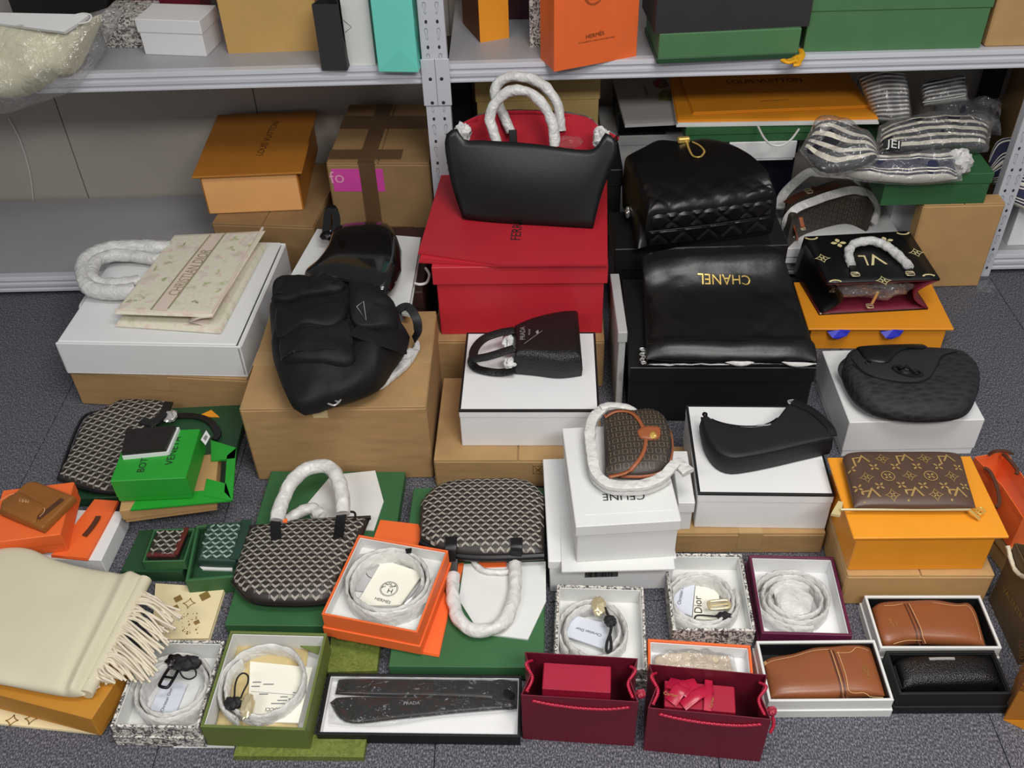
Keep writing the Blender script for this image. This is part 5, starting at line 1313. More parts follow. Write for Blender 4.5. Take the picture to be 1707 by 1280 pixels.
# ------------------------------------------------------------------ black trimmed box with hobo
zc, zx = .064, .168
fr = rect(zc, (1127, 889), (1378, 889), depth=.26); carton('shipping_box', 'low brown carton under the black trimmed box with hobo bag', fr, 0, zc, M_CARD, tape=M_TAPEC)
fr = rect(zx, q1(12, 553, 884), q1(12, 1320, 893), FL=q1(12, 482, 390)); fr = Fr(fr.c, fr.ux, fr.w, fr.d)
lid_box('gift_box', 'white box with black edges under the black nylon hobo bag', fr, zc, zx, M_WHITE, .025, over=.001, trim=M_BLACK)
S = slab(q(12, (572, 450), (600, 560), (660, 645), (740, 680), (850, 670), (1000, 640), (1150, 605), (1312, 568)), q(12, (590, 435), (640, 470), (720, 494), (820, 505), (920, 498), (1000, 455), (1060, 378), (1115, 378), (1210, 430), (1306, 535)), zx, .052, mode='block', r=.008, nu=52, nv=20, puff=.002)
t = soft('shoulder_bag', 'black nylon hobo bag lying on a black trimmed white box', S, M_NYLON2)
zt = zx+.052
V, Fc = tube([p+np.array([0, 0, -.004]) for p in S.A], .0022, n=60, seg=6); obj('piping', V, Fc, M_NYLON, t)
V, Fc = tube([p+np.array([0, 0, -.001]) for p in S.B[3:26]], .0016, n=40, seg=6); obj('zip', V, Fc, M_GUN, t)
V, Fc = tube(pxz(12, ((880, 502), (940, 500), (958, 494)), zt+.003), .0018, n=8, seg=6); obj('zip_pull', V, Fc, M_SILVER, t)
frame_buckle('strap_ring', P(*q1(12, 1078, 360), zt), .007, .005, .2, zt-.006, M_SILVER, t, .0014)
V, Fc = tube(pxz(12, ((1080, 370), (1120, 385), (1200, 425), (1290, 510), (1310, 560)), [zt+.002, zt+.003, zt+.003, zt+.002, zt-.004]), .003, flat=(.009, .002), seg=10); obj('strap', V, Fc, M_NYLON, t)
V, Fc = blob(P(*q1(12, 590, 440), zt-.003), .006, 1, (1, 1, .7), amp=.2); obj('strap_end', V, Fc, M_GUN, t)
# ------------------------------------------------------------------ big white boxes with small flap bag
fr = rect(.1, (914, 936), (1128, 930), FL=(919, 758)); fr = Fr(fr.c-fr.uy*.006, fr.ux, fr.w, fr.d-.012); t = lid_box('gift_box', 'low white box with barcode under the white lettered box', fr, 0, .1, M_WHITE, .022)
hd = fr.d/2; random.seed(5); bars = []
xb = PP(975, 970, fr.W(0, -hd, 0), tuple(-fr.uy)); x_ = np.dot(xb-fr.c, fr.ux)
pcs = []
for k in range(34):
    w_ = random.choice((.0008, .0012, .002)); pcs.append(cbox(fr.W, x_, x_+w_, -hd+.002-.001, -hd+.0035, .045, .066, .0001)); x_ += w_+random.choice((.0006, .001))
V, Fc = join(*pcs); obj('barcode', V, Fc, M_INK, t, smooth=False)['kind'] = 'stuff'
zA1 = .214
V, Fc = prism(q(21, (130, 1042), (800, 1026), (770, 700), (120, 700)), .1, .1035); t = solo('paper_sheet', 'white paper sheet lying under the white lettered box', 'paper', V, Fc, M_OFFW, smooth=False)
fr = rect(zA1, q1(21, 212, 776), q1(21, 840, 738), FL=q1(21, 112, 192)); lidh = .025
t = lid_box('gift_box', 'white lidded box with black lettering under the small flap bag', fr, .1035, zA1, M_OFFW, .028, over=.004)
text('lettering', 'CELINE', q1(21, 618, 575), q1(21, 370, 582), M_INK, t, z=zA1, asp=1.0)
text_z = zA1
V, Fc = cbox(fr.W, -fr.w/2+.02, fr.w/2-.012, -fr.d/2+.028, -fr.d/2+.029, zA1-.0005, zA1+.0008, .0002); obj('lid_crease', V, Fc, M_WHITE, t, smooth=False)
S = slab(q(21, (388, 468), (480, 480), (600, 480), (700, 462), (762, 410), (785, 320)), q(21, (375, 112), (440, 86), (560, 94), (650, 88), (725, 125), (775, 220)), zA1, .05, nu=34, nv=24, p=3.6)
t = soft('handbag', 'small brown canvas flap bag with tan leather trim on a white box', S, M_TRIO)
zt = zA1+.045
mot = []
for c, ux, uy, i, j in grid_pts(S, (1, .0), .0165, .0165):
    for s in (-1, 1):
        v2, f2 = stroke([c+ux*x+uy*y for x, y in ((s*.0012, -.005), (s*.005, -.005), (s*.005, .005), (s*.0012, .005))], .0011); mot.append((v2, f2))
scatter('bracket_print', S, mot, M_TRIOP, t)
V, Fc = drape_line(S, q(21, (385, 112), (460, 92), (540, 108), (598, 180), (626, 270), (606, 360), (530, 432), (410, 466)), zt, .0075, n=40, eps=.003); solidify(obj('flap_trim', V, Fc, M_TANL, t), .003)
V, Fc = tube(pxz(21, ((560, 96), (650, 90), (722, 128), (772, 220), (783, 320), (760, 410), (700, 460), (600, 478), (480, 476)), zA1+.026), .0035, n=50, seg=8); obj('edge_piping', V, Fc, M_TANL, t)
patch('closure_tab', S, [(575, 225), (610, 200), (690, 197), (713, 215), (705, 262), (650, 272), (595, 262)], zt, .005, M_TANL, t, 21)
V, Fc = blob(P(*q1(21, 672, 232), zt+.01), .008, 4, (.9, 1.2, .35), amp=.3); obj('gold_clasp', V, Fc, M_GOLD, t)
for k, (pts, zv, hw_) in enumerate(((((380, 70), (320, 130), (296, 220), (308, 340), (330, 450), (400, 520), (520, 535), (640, 520), (740, 470), (800, 400)), zA1+.03, .011), (((300, 200), (305, 330), (325, 470), (390, 540), (500, 560), (640, 548), (760, 490)), zA1+.012, .010), (((360, 75), (430, 60), (520, 72), (560, 95)), zA1+.035, .008), (((795, 385), (830, 410), (880, 455)), zA1+.02, .014))):
    V, Fc = tube(pxz(21, pts, zv), .006, flat=(hw_, .0055), n=44, seg=12, nz=.002, nscale=60); obj('wrapped_strap', V, Fc, M_TISSUE2, t)
fr = rect(zc+.085, (1131, 838), (1159, 838), depth=.15)
lid_box('gift_box', 'plain white box squeezed between the lettered box and the hobo box', fr, zc, zc+.085, M_WHITE, .03)

# ------------------------------------------------------------------ amber box with monogram pouch
zk2, zo = .092, .205
fr = rect(zk2, q1(13, 270, 1162), q1(13, 990, 1162), depth=.235); carton('shipping_box', 'light brown carton under the amber box with monogram pouch', fr, 0, zk2, M_KRAFT)
fr = rect(zo, q1(13, 305, 978), q1(13, 1075, 975), FL=q1(13, 168, 590), FR=q1(13, 850, 580)); fr.d = min(fr.d, .25)
t = flap_box('gift_box', 'amber box with overhanging lid under the monogram pouch', fr, zk2, zo, M_LVO, over=.014, mside=M_LVO)
hw, hd = fr.w/2, fr.d/2
for cx in (-.06, .06): bx('ribbon_edge', fr, cx-.014, cx+.014, -hd+.006, -hd+.016, zo-.0085, zo-.0055, M_BLUE, t, .0004)
S = slab(q(13, (300, 832), (450, 836), (650, 838), (893, 834)), q(13, (245, 600), (285, 572), (500, 570), (780, 572), (812, 600)), zo, .036, nu=40, nv=24, p=5)
t = soft('pouch', 'brown monogram canvas pouch with gold zip on an amber box', S, M_MONO)
zt = zo+.034
A0, B0 = P(*q1(13, 310, 700), zt), P(*q1(13, 850, 690), zt); ux_ = (B0-A0)[:2]/np.linalg.norm(B0-A0); uy_ = np.array([-ux_[1], ux_[0]])
def mono_at(px, kind, r):
    c = P(*q1(13, *px), zt)[:2]
    if kind == 'f': sh_ = petals(0, (0, 0), r*.95, math.pi/4, .34)
    elif kind == 's': sh_ = star((0, 0), r, 0, .16)
    elif kind == 'o':
        n = 24; sh_ = [([(r*math.cos(2*math.pi*k/n), r*math.sin(2*math.pi*k/n)) for k in range(n)]+[(r*.86*math.cos(2*math.pi*k/n), r*.86*math.sin(2*math.pi*k/n)) for k in range(n)], [[i, (i+1) % n, n+(i+1) % n, n+i] for i in range(n)])]+petals(0, (0, 0), r*.7, math.pi/4, .36)
    else:
        Vl, Fl2 = text2d('L'); Vv, Fv = text2d('V'); g = r
        sh_ = [([(-(x*g*1.0)+g*.95, -(y*g*1.0)+g*.6) for x, y in Vl*[.9, .9]], Fl2), ([(-(x*g*1.6)+g*.55, -(y*g*1.15)+g*.95) for x, y in Vv], Fv)]
        sh_ = [([(-a, b) for a, b in v], f) for v, f in sh_]
    return [([c+ux_*x+uy_*y for x, y in v2], f2) for v2, f2 in sh_]
mot = []
for px, kd, r in (((335, 605), 'l', .02), ((545, 600), 'l', .02), ((750, 600), 'l', .02), ((437, 600), 's', .019), ((642, 598), 's', .019),
                  ((290, 642), 'f', .013), ((397, 640), 'f', .014), ((500, 638), 'f', .014), ((605, 637), 'f', .014), ((708, 637), 'f', .014), ((805, 638), 'f', .013),
                  ((362, 688), 's', .019), ((465, 684), 'o', .016), ((570, 683), 's', .019), ((672, 683), 'o', .016), ((775, 683), 's', .019),
                  ((322, 733), 'f', .014), ((425, 731), 'f', .014), ((530, 727), 'f', .014), ((635, 730), 'f', .014), ((737, 730), 'f', .014), ((838, 728), 'f', .013),
                  ((385, 768), 'l', .021), ((595, 766), 'l', .021), ((805, 764), 'l', .021), ((490, 772), 's', .019), ((700, 770), 's', .019)):
    mot += mono_at(px, kd, r*.82)
scatter('monogram_print', S, mot, M_MONOP, t)
V, Fc = tube(pxz(13, ((238, 842), (420, 842), (640, 843), (868, 842)), zo+.014), .0026, n=20, seg=8); obj('zip', V, Fc, M_PALEG, t)
V, Fc = tube(pxz(13, ((862, 845), (885, 865), (910, 888)), [zo+.018, zo+.014, zo+.006]), .003, flat=(.0035, .0018), n=10, seg=8); obj('zip_pull', V, Fc, M_GOLD, t)
frame_buckle('strap_ring', P(*q1(13, 912, 850), zo+.012), .008, .006, .6, zo+.012, M_GOLD, t, .0015)
V, Fc = prism(q(13, (190, 862), (235, 870), (250, 805), (225, 800)), zo+.0002, zo+.006); obj('zip_end_tab', V, Fc, M_BEIGE, t, smooth=False)

# ------------------------------------------------------------------ bags at the right edge
fr = rect(0, (1690, 925), (1790, 935), depth=.16); fr = Fr((P(1745, 920, 0)[0]+.012, P(1690, 925, 0)[1]+.07, 0), (1, -.05, 0), .18, .16); zt_ = .075
zr_ = .165
fr2 = rect(zr_, (1686, 868), (1748, 852), FL=(1645, 757), FR=(1688, 752))
fr = Fr(fr2.c+fr2.ux*.014-fr2.uy*.008, fr2.ux, fr2.w+.026, fr2.d+.012)
lid_box('gift_box', 'tan box under the open bright orange bag', fr, 0, zt_, M_KRAFT, .03)
t = paper_bag('paper_bag', 'open bright orange paper bag with dark brown handles', fr2, zt_, zr_-zt_, M_HORANGE, gus=.1)
bx('floor_lining', fr2, -fr2.w/2+.004, fr2.w/2-.004, -fr2.d/2+.004, fr2.d/2-.004, zt_+.002, zt_+.004, M_CARDP, t, .0005)
z_ = zr_+.004
for pts in (((1640, 780), (1650, 786), (1662, 812), (1666, 838), (1660, 846)), ((1672, 757), (1684, 768), (1696, 784), (1694, 790))):
    V, Fc = tube([P(x, y, z_) for x, y in pts], .003, flat=(.004, .002), n=24, seg=8); obj('handle', V, Fc, M_DKBR, t)
V, Fc = tube([P(x, y, z_+h) for x, y, h in ((1648, 758, 0), (1660, 752, .012), (1676, 752, .012), (1688, 756, 0))], .003, flat=(.004, .002), n=20, seg=8); obj('handle', V, Fc, M_DKBR, t)
# taupe bag standing in the corner
a, b = P(1648, 1000, 0), P(1676, 1062, 0)
fr = Fr((0, 0, 0), (b-a), .15, .09); fr.c = a+fr.ux*.075+fr.uy*.045
t = paper_bag('paper_bag', 'taupe brown paper bag with cream rope handle', fr, 0, .175, M_TAUPE, gus=.3)
hd = fr.d/2
fpp = (fr.W(0, -hd-.0018, 0), tuple(-fr.uy))
V, Fc = tube([PP(x, y, fr.W(0, -hd-.006, 0), -fr.uy) for x, y in ((1680, 910), (1684, 928), (1690, 946), (1700, 958), (1714, 964))], .0042, n=20, seg=8, nz=.001, nscale=400); obj('rope_handle', V, Fc, M_ROPEW, t)
text('lettering', 'VALENTINO', (1672, 984), (1712, 1048), M_GFOIL2, t, plane=fpp)

# amber bag at the bottom right corner
a, b = P(1673, 1199, 0), P(1717, 1219, 0)
fr = Fr((0, 0, 0), (b-a), .2, .10); fr.c = a+fr.ux*.10+fr.uy*.05
t = paper_bag('paper_bag', 'amber paper bag with dark lettering beside the black glasses case box', fr, 0, .15, M_LVB, mside=M_LVB, gus=.12)
hw, hd = fr.w/2, fr.d/2
fpp = (fr.W(0, -hd-.0018, 0), tuple(-fr.uy))
solidify(obj('base_fold', [fr.W(-hw, -hd-.002, .001), fr.W(hw, -hd-.002, .001), fr.W(0, -hd-.004, .085)], [[0, 1, 2]], M_LVO, t, smooth=False), .001)  # one paper: brighter base and browner face put light and shade into colour
text('lettering', 'LOUIS VUITTON', (1698, 1066), (1700, 1150), M_INKB, t, plane=fpp)

# ================================================================== front left: green box, chevron clutch
z0 = .03
fr = rect(z0, (128, 838), (408, 812), FL=(168, 680), FR=(384, 680)); lid_box('gift_box', 'dark green flat box under the chevron printed clutch', fr, 0, z0, M_GREEND, .02)
for lab, tri in (('amber paper scrap on the dark green box beside the large carton', ((328, 694), (366, 695), (352, 683))),):
    V, Fc = prism(tri, z0, z0+.002); solo('paper_scrap', lab, 'paper', V, Fc, M_LVO, smooth=False)
S = slab(q(14, (345, 562), (450, 606), (580, 640), (720, 650)), q(14, (505, 205), (620, 150), (720, 98), (870, 95), (1000, 105)), z0, .024, nu=30, nv=30, p=8)
t = soft('clutch', 'large black chevron printed clutch lying on a green box', S, M_GOYB)
chevrons(S, (.82, .36), t, M_GOYL, M_GOYD, sx=.023, sy=.0128)
V, Fc = tube(pxz(14, ((345, 562), (450, 606), (580, 640), (720, 650)), z0+.012), .004, n=24, seg=8); obj('edge_binding', V, Fc, M_LEATH, t)
V, Fc = tube(pxz(14, ((345, 562), (480, 215), (600, 160), (720, 98)), z0+.012), .0035, n=24, seg=8); obj('edge_binding', V, Fc, M_LEATH, t)
V, Fc = tube(pxz(14, ((1000, 110), (960, 190), (900, 230), (840, 215)), z0+.026), .004, flat=(.012, .003), n=20, seg=8); obj('wrist_strap', V, Fc, M_LEATH, t)
V, Fc = blob(P(*q1(14, 1010, 190), z0+.02), .015, 3, (1, 1.4, .6), amp=.4); obj('clasp_wrap', V, Fc, M_SILVER, t)
V, Fc = tube(pxz(14, ((1030, 190), (1150, 190), (1240, 220), (1290, 290), (1270, 330)), z0+.006), .004, flat=(.009, .0025), n=30, seg=8); obj('shoulder_strap', V, Fc, M_LEATH, t)

# brown box, green bag, green box, wallet
zl0, zl1 = .032, .098
fr = rect(zl1, q1(14, 706, 752), q1(14, 1272, 676), depth=.14); t = lid_box('gift_box', 'small brown box under the vivid green bag', fr, .056, zl1, M_KRAFT, .03)
zg_ = zl1+.004
V, Fc = prism(q(14, (772, 746), (1370, 690), (1358, 620), (820, 660)), zl1, zg_); 
t = thing('paper_bag', 'vivid green paper bag folded under the vivid green box', 'bag', (*P(300, 800, zl1)[:2], zl1))
obj('paper_leaf', V, Fc, M_BVG, t, smooth=False)
for pl_ in (((1250, 332), (1400, 378), (1392, 440), (1252, 452)), ((1345, 425), (1400, 378), (1378, 690), (1330, 640)), ((1225, 560), (1340, 590), (1372, 690), (1205, 660))):
    V, Fc = prism(q(14, *pl_), zl1+.001, zl1+.006); obj('handle_panel', V, Fc, M_BVG, t, smooth=False)
zb1 = .168
fr = rect(zb1, q1(14, 652, 576), q1(14, 1100, 556), FR=q1(14, 1245, 262)); 
t = lid_box('gift_box', 'vivid green box with dark lettering under the black wallet', fr, zl1+.006, zb1, M_BVG, .05, over=.001)
text('lettering', 'BOTTEGA', q1(14, 852, 522), q1(14, 920, 330), M_INK, t, z=zb1, asp=1.0)
text('lettering', 'VENETA', q1(14, 1022, 480), q1(14, 1075, 312), M_INK, t, z=zb1, asp=1.0)
V, Fc = prism(q(14, (1190, 330), (1218, 362), (1246, 310), (1222, 274)), zb1, zb1+.0008); o = obj('paper_label', V, Fc, M_OFFW, t, smooth=False)
V, Fc = prism(q(14, (1203, 322), (1218, 338), (1232, 312), (1220, 300)), zb1+.0008, zb1+.0012); obj('label_print', V, Fc, M_INKG, o, smooth=False)
pc_ = thing('wallet', 'black leather wallet on a white tray on the vivid green box', 'wallet', (*P(245, 735, zb1)[:2], zb1))
V, Fc = prism(q(14, (724, 430), (1000, 402), (1062, 255), (770, 285)), zb1, zb1+.010); obj('white_tray', V, Fc, M_WHITE, pc_, smooth=False)
V, Fc = prism(q(14, (720, 405), (980, 380), (1040, 246), (748, 268)), zb1+.010, zb1+.020); obj('body', V, Fc, mat('dark_woven_leather', (30, 24, 24), .5, var=.2, vscale=90, bump=.6, bscale=110, kind='voronoi'), pc_, smooth=False)

# ------------------------------------------------------------------ far left: white box, orange bag, orange box, brown wallet
zw1 = .05
fr = rect(zw1, (-60, 926), q1(14, 600, 1045), FR=q1(14, 705, 752)); fr.d = min(fr.d, .19)
lid_box('gift_box', 'white box under the orange bag and orange box', fr, 0, zw1, M_WHITE, .04)
zo1 = zw1+.008
t = flat_bag('paper_bag', 'flat orange paper bag with dark handle under the orange box', q(14, (300, 1015), (515, 1035), (702, 690), (560, 680)), zw1, zo1, M_HORANGE)
V, Fc = tube(pxz(14, ((500, 900), (535, 860), (570, 810), (582, 785)), zo1+.003), .003, flat=(.006, .002), n=14, seg=8); obj('handle', V, Fc, M_DKBR, t)
zo2 = .112
fr = rect(zo2, (-25, 906), q1(14, 358, 890), FR=q1(14, 495, 572))
lid_box('gift_box', 'bright orange box under the brown leather wallet', fr, zo1, zo2, M_HORANGE, .03, over=.0012)
S = slab(q(14, (-10, 745), (120, 800), (250, 850)), q(14, (100, 640), (180, 572), (300, 610), (440, 662)), zo2, .02, mode='block', r=.003, nu=16, nv=12)
t = soft('wallet', 'brown leather wallet with flap lying on the orange box', S, M_BRL, cat='wallet')
zt = zo2+.02
V, Fc = drape_line(S, q(14, (0, 690), (100, 650), (260, 735), (235, 790)), zt, .0016); obj('stitching', V, Fc, M_STITCH, t)
patch('flap', S, [(15, 690), (100, 645), (200, 690), (262, 730), (225, 785), (205, 830), (100, 790), (10, 745)], zt, .004, M_BRL, t, 14)
em = []
for ln in (((120, 712), (124, 692), (140, 694), (138, 714)), ((142, 714), (146, 696), (158, 698), (156, 716)), ((158, 716), (164, 700), (176, 704), (172, 720)), ((120, 704), (148, 706), (174, 712))):
    v2, f2 = stroke([P(*p, zt)[:2] for p in q(14, *ln)], .0011); r_ = drape(S, v2, f2, .0062)
    if r_: em.append(r_)
V, Fc = join(*em); obj('foil_emblem', V, Fc, M_STITCH, t, smooth=False)['kind'] = 'stuff'
V, Fc = drape_line(S, q(14, (225, 800), (300, 740), (372, 682)), zt, .012, eps=.001); obj('open_fold', V, Fc, M_DKBR, t)

# ------------------------------------------------------------------ small green boxes with card wallets
zg0 = .03
V, Fc = prism(q(14, (715, 1112), (1080, 1118), (1165, 850), (830, 868)), 0, zg0); t = solo('gift_box', 'dark green flat box under the small open tray with wallet', 'box', V, Fc, M_GREEND, smooth=False)
fr = rect(zg0+.028, q1(14, 850, 1050), q1(14, 1090, 1052), FL=q1(14, 905, 862), FR=q1(14, 1160, 850)); tray('gift_box', 'small green open box holding the dark red chevron wallet', fr, zg0, zg0+.028, .004, M_GREEN, M_GREEND)
zwz = zg0+.006
S = slab(q(14, (868, 1018), (950, 1020), (1040, 1020)), q(14, (935, 850), (1020, 850), (1110, 848)), zwz+.0002, .022, mode='block', r=.003, nu=12, nv=14, fit=(fr, .004, zg0+.028))
t = soft('wallet', 'dark red edged chevron wallet in a small green box', S, M_GOYB, cat='wallet')
chevrons(S, (1, 0), t, M_GOYL, M_GOYD, sx=.021, sy=.0118)
V, Fc = tube(pxz(14, ((872, 1012), (1038, 1014)), zwz+.021), .003, flat=(.005, .002), n=6, seg=8); obj('leather_edge', V, Fc, M_GOYR, t)
V, Fc = tube(pxz(14, ((1038, 1014), (1108, 852)), zwz+.021), .003, flat=(.006, .002), n=6, seg=8); obj('leather_edge', V, Fc, M_GOYR, t)
fr = rect(.05, q1(14, 1078, 1152), q1(14, 1385, 1160), FL=q1(14, 1185, 850), FR=q1(14, 1480, 795)); tray('gift_box', 'green open box holding the green chevron wallet', fr, 0, .05, .006, M_GREEN, M_GREEND, floor=.03)
S = slab(q(14, (1168, 1040), (1280, 1046), (1400, 1048)), q(14, (1232, 792), (1350, 788), (1474, 800)), .0302, .026, mode='block', r=.006, nu=16, nv=18, fit=(fr, .006, .05+.02))
t = soft('wallet', 'green chevron wallet in a green box beside the chevron tote', S, M_GOYG, cat='wallet')
chevrons(S, (1, 0), t, M_GOYGL, mat('mid_green_print', (74, 104, 90), .5), sx=.021, sy=.0118)
V, Fc = tube(pxz(14, ((1390, 1040), (1440, 920), (1465, 805)), .0585), .003, flat=(.011, .0015), n=10, seg=8); obj('leather_edge', V, Fc, M_GOYG, t)
V, Fc = prism(q(14, (1180, 1078), (1378, 1082), (1376, 1104), (1200, 1098)), .03, .034); t = solo('paper_card', 'white card edge in the green box under the green wallet', 'card', V, Fc, M_OFFW, smooth=False)

# ------------------------------------------------------------------ chevron tote one
zh = .034
fr = rect(zh, (373, 1040), (628, 1046), FL=q1(15, 290, 92), FR=q1(15, 1112, 88)); fr.w = min(fr.w, .31)
lid_box('gift_box', 'wide green box under the upright chevron tote', fr, 0, zh, M_GREEN, .03)
V, Fc = prism(q(15, (490, 300), (650, 112), (908, 86), (958, 268), (900, 440), (560, 420)), zh, zh+.003); t = solo('paper_sheet', 'white paper sheet on the wide green box behind tote handles', 'paper', V, Fc, M_OFFW, smooth=False)
S = slab(q(15, (60, 742), (180, 862), (400, 884), (560, 878), (665, 850)), q(15, (165, 425), (310, 410), (460, 388), (700, 375), (882, 366)), zh, .05, nu=40, nv=28, p=4.5)
t = soft('tote_bag', 'chevron printed tote with tissue wrapped handles on the wide green box', S, M_GOYB)
chevrons(S, (1, .0), t, M_GOYL, M_GOYD, sx=.0205, sy=.0112)
zt = zh+.05
V, Fc = tube(pxz(15, ((165, 425), (310, 410), (460, 388), (700, 375), (882, 366)), zh+.03), .005, n=30, seg=8); obj('rim_binding', V, Fc, M_LEATH, t)
V, Fc = tube(pxz(15, ((60, 742), (180, 862), (400, 884), (560, 878), (665, 850)), zh+.022), .004, n=30, seg=8); obj('base_binding', V, Fc, M_LEATH, t)
for a in (((322, 365), (318, 430), (322, 492)), ((712, 318), (700, 400), (690, 480))):
    V, Fc = tube(pxz(15, a, [zt+.008, zt+.004, zt+.004]), .004, flat=(.011, .0025), n=14, seg=10); obj('handle_tab', V, Fc, M_LEATH, t)
V, Fc = tube(pxz(15, ((740, 330), (785, 335), (790, 375)), zt+.004), .0025, n=14, seg=8); obj('cord_loop', V, Fc, M_LEATH, t)
tube_obj('wrapped_handle', pxz(15, ((325, 385), (350, 290), (400, 175), (460, 105), (540, 68), (620, 62), (680, 115), (712, 230), (715, 345)), [zt+.01, zt+.02, zt+.03, zt+.032, zt+.032, zt+.032, zt+.03, zt+.022, zt+.01]), .0155, M_TISSUE2, t, n=60, seg=14, nz=.0028, nscale=48)
tube_obj('wrapped_handle', pxz(15, ((375, 385), (430, 352), (490, 322), (545, 318), (590, 360)), [zh+.03, zh+.028, zh+.026, zh+.026, zh+.03]), .013, M_TISSUE2, t, n=36, seg=12, nz=.004, nscale=60)
V, Fc = prism(q(15, (358, 370), (388, 372), (386, 394), (360, 392)), zt+.012, zt+.014); obj('orange_tag', V, Fc, M_HORANGE, t, smooth=False)

# ------------------------------------------------------------------ chevron tote two
zi = .046
fr = rect(zi, (632, 1110), (916, 1113), FL=(672, 813), FR=(914, 813)); fr.c = fr.c+np.array([.006, 0, 0]); fr.w = .292
lid_box('gift_box', 'long green box under the inverted chevron tote', fr, 0, zi, M_GREEN, .04)
V, Fc = prism(q(16, (545, 640), (1030, 625), (1032, 860), (925, 1086), (640, 1050), (515, 850)), zi, zi+.004); t = solo('paper_sheet', 'white paper sheet under the handles of the inverted tote', 'paper', V, Fc, M_OFFW, smooth=False)
V, Fc = prism(q(16, (490, 640), (545, 632), (500, 830), (470, 800)), zi, zi+.005); t = solo('paper_strip', 'orange paper strip beside the handle of the inverted tote', 'paper', V, Fc, M_HORANGE, smooth=False)
V, Fc = prism(q(16, (620, 625), (800, 622), (795, 655), (640, 660)), zi+.004, zi+.006); t = solo('paper_strip', 'small orange tag strip under the rim of the inverted tote', 'paper', V, Fc, M_HORANGE, smooth=False)
S = slab(q(16, (284, 510), (430, 578), (620, 602), (840, 600), (1022, 592)), q(16, (288, 280), (380, 196), (500, 155), (700, 146), (860, 145), (960, 180), (1028, 250)), zi, .055, nu=42, nv=26, p=4.5)
t = soft('tote_bag', 'inverted chevron printed tote on the long green box', S, M_GOYB)
chevrons(S, (1, .0), t, M_GOYL, M_GOYD, sx=.0205, sy=.0112, flip=-1)
zt = zi+.05
V, Fc = tube(pxz(16, ((290, 512), (430, 580), (620, 604), (840, 602), (1020, 594)), zi+.028), .008, n=30, seg=8); obj('rim_binding', V, Fc, M_LEATH, t)
for a in (((470, 482), (468, 540), (462, 620)), ((858, 488), (858, 540), (852, 600))):
    V, Fc = tube(pxz(16, a, [zt+.004, zt+.004, zi+.03]), .004, flat=(.012, .0025), n=14, seg=10); obj('handle_tab', V, Fc, M_LEATH, t)
V, Fc = tube(pxz(16, ((488, 612), (484, 680), (480, 720)), [zi+.03, zi+.02, zi+.016]), .004, flat=(.008, .003), n=10, seg=8); obj('handle_end', V, Fc, M_LEATH, t)
V, Fc = tube(pxz(16, ((480, 625), (498, 660), (488, 700), (470, 690)), zi+.014), .0025, n=14, seg=8); obj('cord_loop', V, Fc, M_LEATH, t)
tube_obj('wrapped_handle', pxz(16, ((482, 705), (478, 800), (498, 925), (560, 1015), (680, 1035), (790, 975), (840, 840), (850, 720), (848, 610)), zi+.018), .0135, M_TISSUE2, t, n=60, seg=14, nz=.0028, nscale=48)
tube_obj('wrapped_handle', pxz(16, ((600, 610), (620, 650), (680, 685), (760, 690), (830, 680)), zi+.010), .006, M_TISSUE2, t, n=30, seg=10, nz=.002, nscale=60)

# ------------------------------------------------------------------ belts: builder
def belt(label, c, rx, ry, zb, h, turns, m, th=.006, gap=.008, seed=0, start=0.0, fit=None):
    t = thing('belt', label, 'belt', (c[0], c[1], zb), 'tissue wrapped belts coiled in their boxes')
    V, Fc = ring_coil(c, rx, ry, zb, h, turns, th, gap, 1.6, seed, start); V = fit_in(V, fit) if fit else V; obj('wrapped_strap', V, Fc, m, t, sharp=80)
    return t
def card(name, label, px, zb, zt, m=M_CARDP, cat='card'):
    V, Fc = prism(px, zb, zt); c = np.mean(np.array(V), axis=0); t = thing(name, label, cat, (c[0], c[1], zb)); obj('sheet', V, Fc, m, t, smooth=False); return t
def ctr(px, z):
    return P(*px, z)

# orange belt box
t = flat_bag('paper_bag', 'flat orange paper bag under the orange belt box', q(19, (180, 630), (690, 724), (745, 470), (588, 66), (398, 44)), zi+.001, zi+.006, M_HORANGE)
zh0 = zi+.006; zh1 = zh0+.066
fr = rect(zh1, q1(19, 118, 516), q1(19, 600, 612), FL=q1(19, 280, 120), FR=q1(19, 720, 196))
tray('gift_box', 'bright orange open belt box with white padding', fr, zh0, zh1, .004, M_HORANGE, M_OFFW, floor=zh0+.034, split=.026)
c = P(*q1(19, 440, 352), zh1)
fz = zh0+.034
V, Fc = prism(q(19, (245, 225), (410, 205), (560, 240), (500, 420), (280, 400)), fz, fz+.004); t = thing('paper_card', 'grey tissue envelope with emblem behind the cream card', 'card', (*c[:2], fz)); obj('sheet', V, Fc, M_GREYB, t, smooth=False)
cc = P(*q1(19, 372, 305), fz+.004); v, f = stroke([(cc[0]+.017*math.cos(a), cc[1]+.017*math.sin(a)) for a in np.linspace(0, 6.28, 24)], .0012); obj('ring_emblem', [(x, y, fz+.0046) for x, y in v], f, M_INK, t, smooth=False)
t = card('paper_card', 'cream card with round carriage emblem in the orange belt box', q(19, (275, 474), (500, 470), (612, 312), (412, 246)), fz+.006, fz+.010)
zc_ = fz+.010; cc = P(*q1(19, 442, 392), zc_)
for r_ in (.0175, .0155):
    v, f = stroke([(cc[0]+r_*math.cos(a), cc[1]+r_*math.sin(a)) for a in np.linspace(0, 6.283, 32)], .0008); obj('ring_emblem', [(x, y, zc_+.0006) for x, y in v], f, M_INK, t, smooth=False)
text('emblem_letter', 'H', q1(19, 432, 412), q1(19, 454, 416), M_INK, t, z=zc_)
pcs = []
random.seed(11)
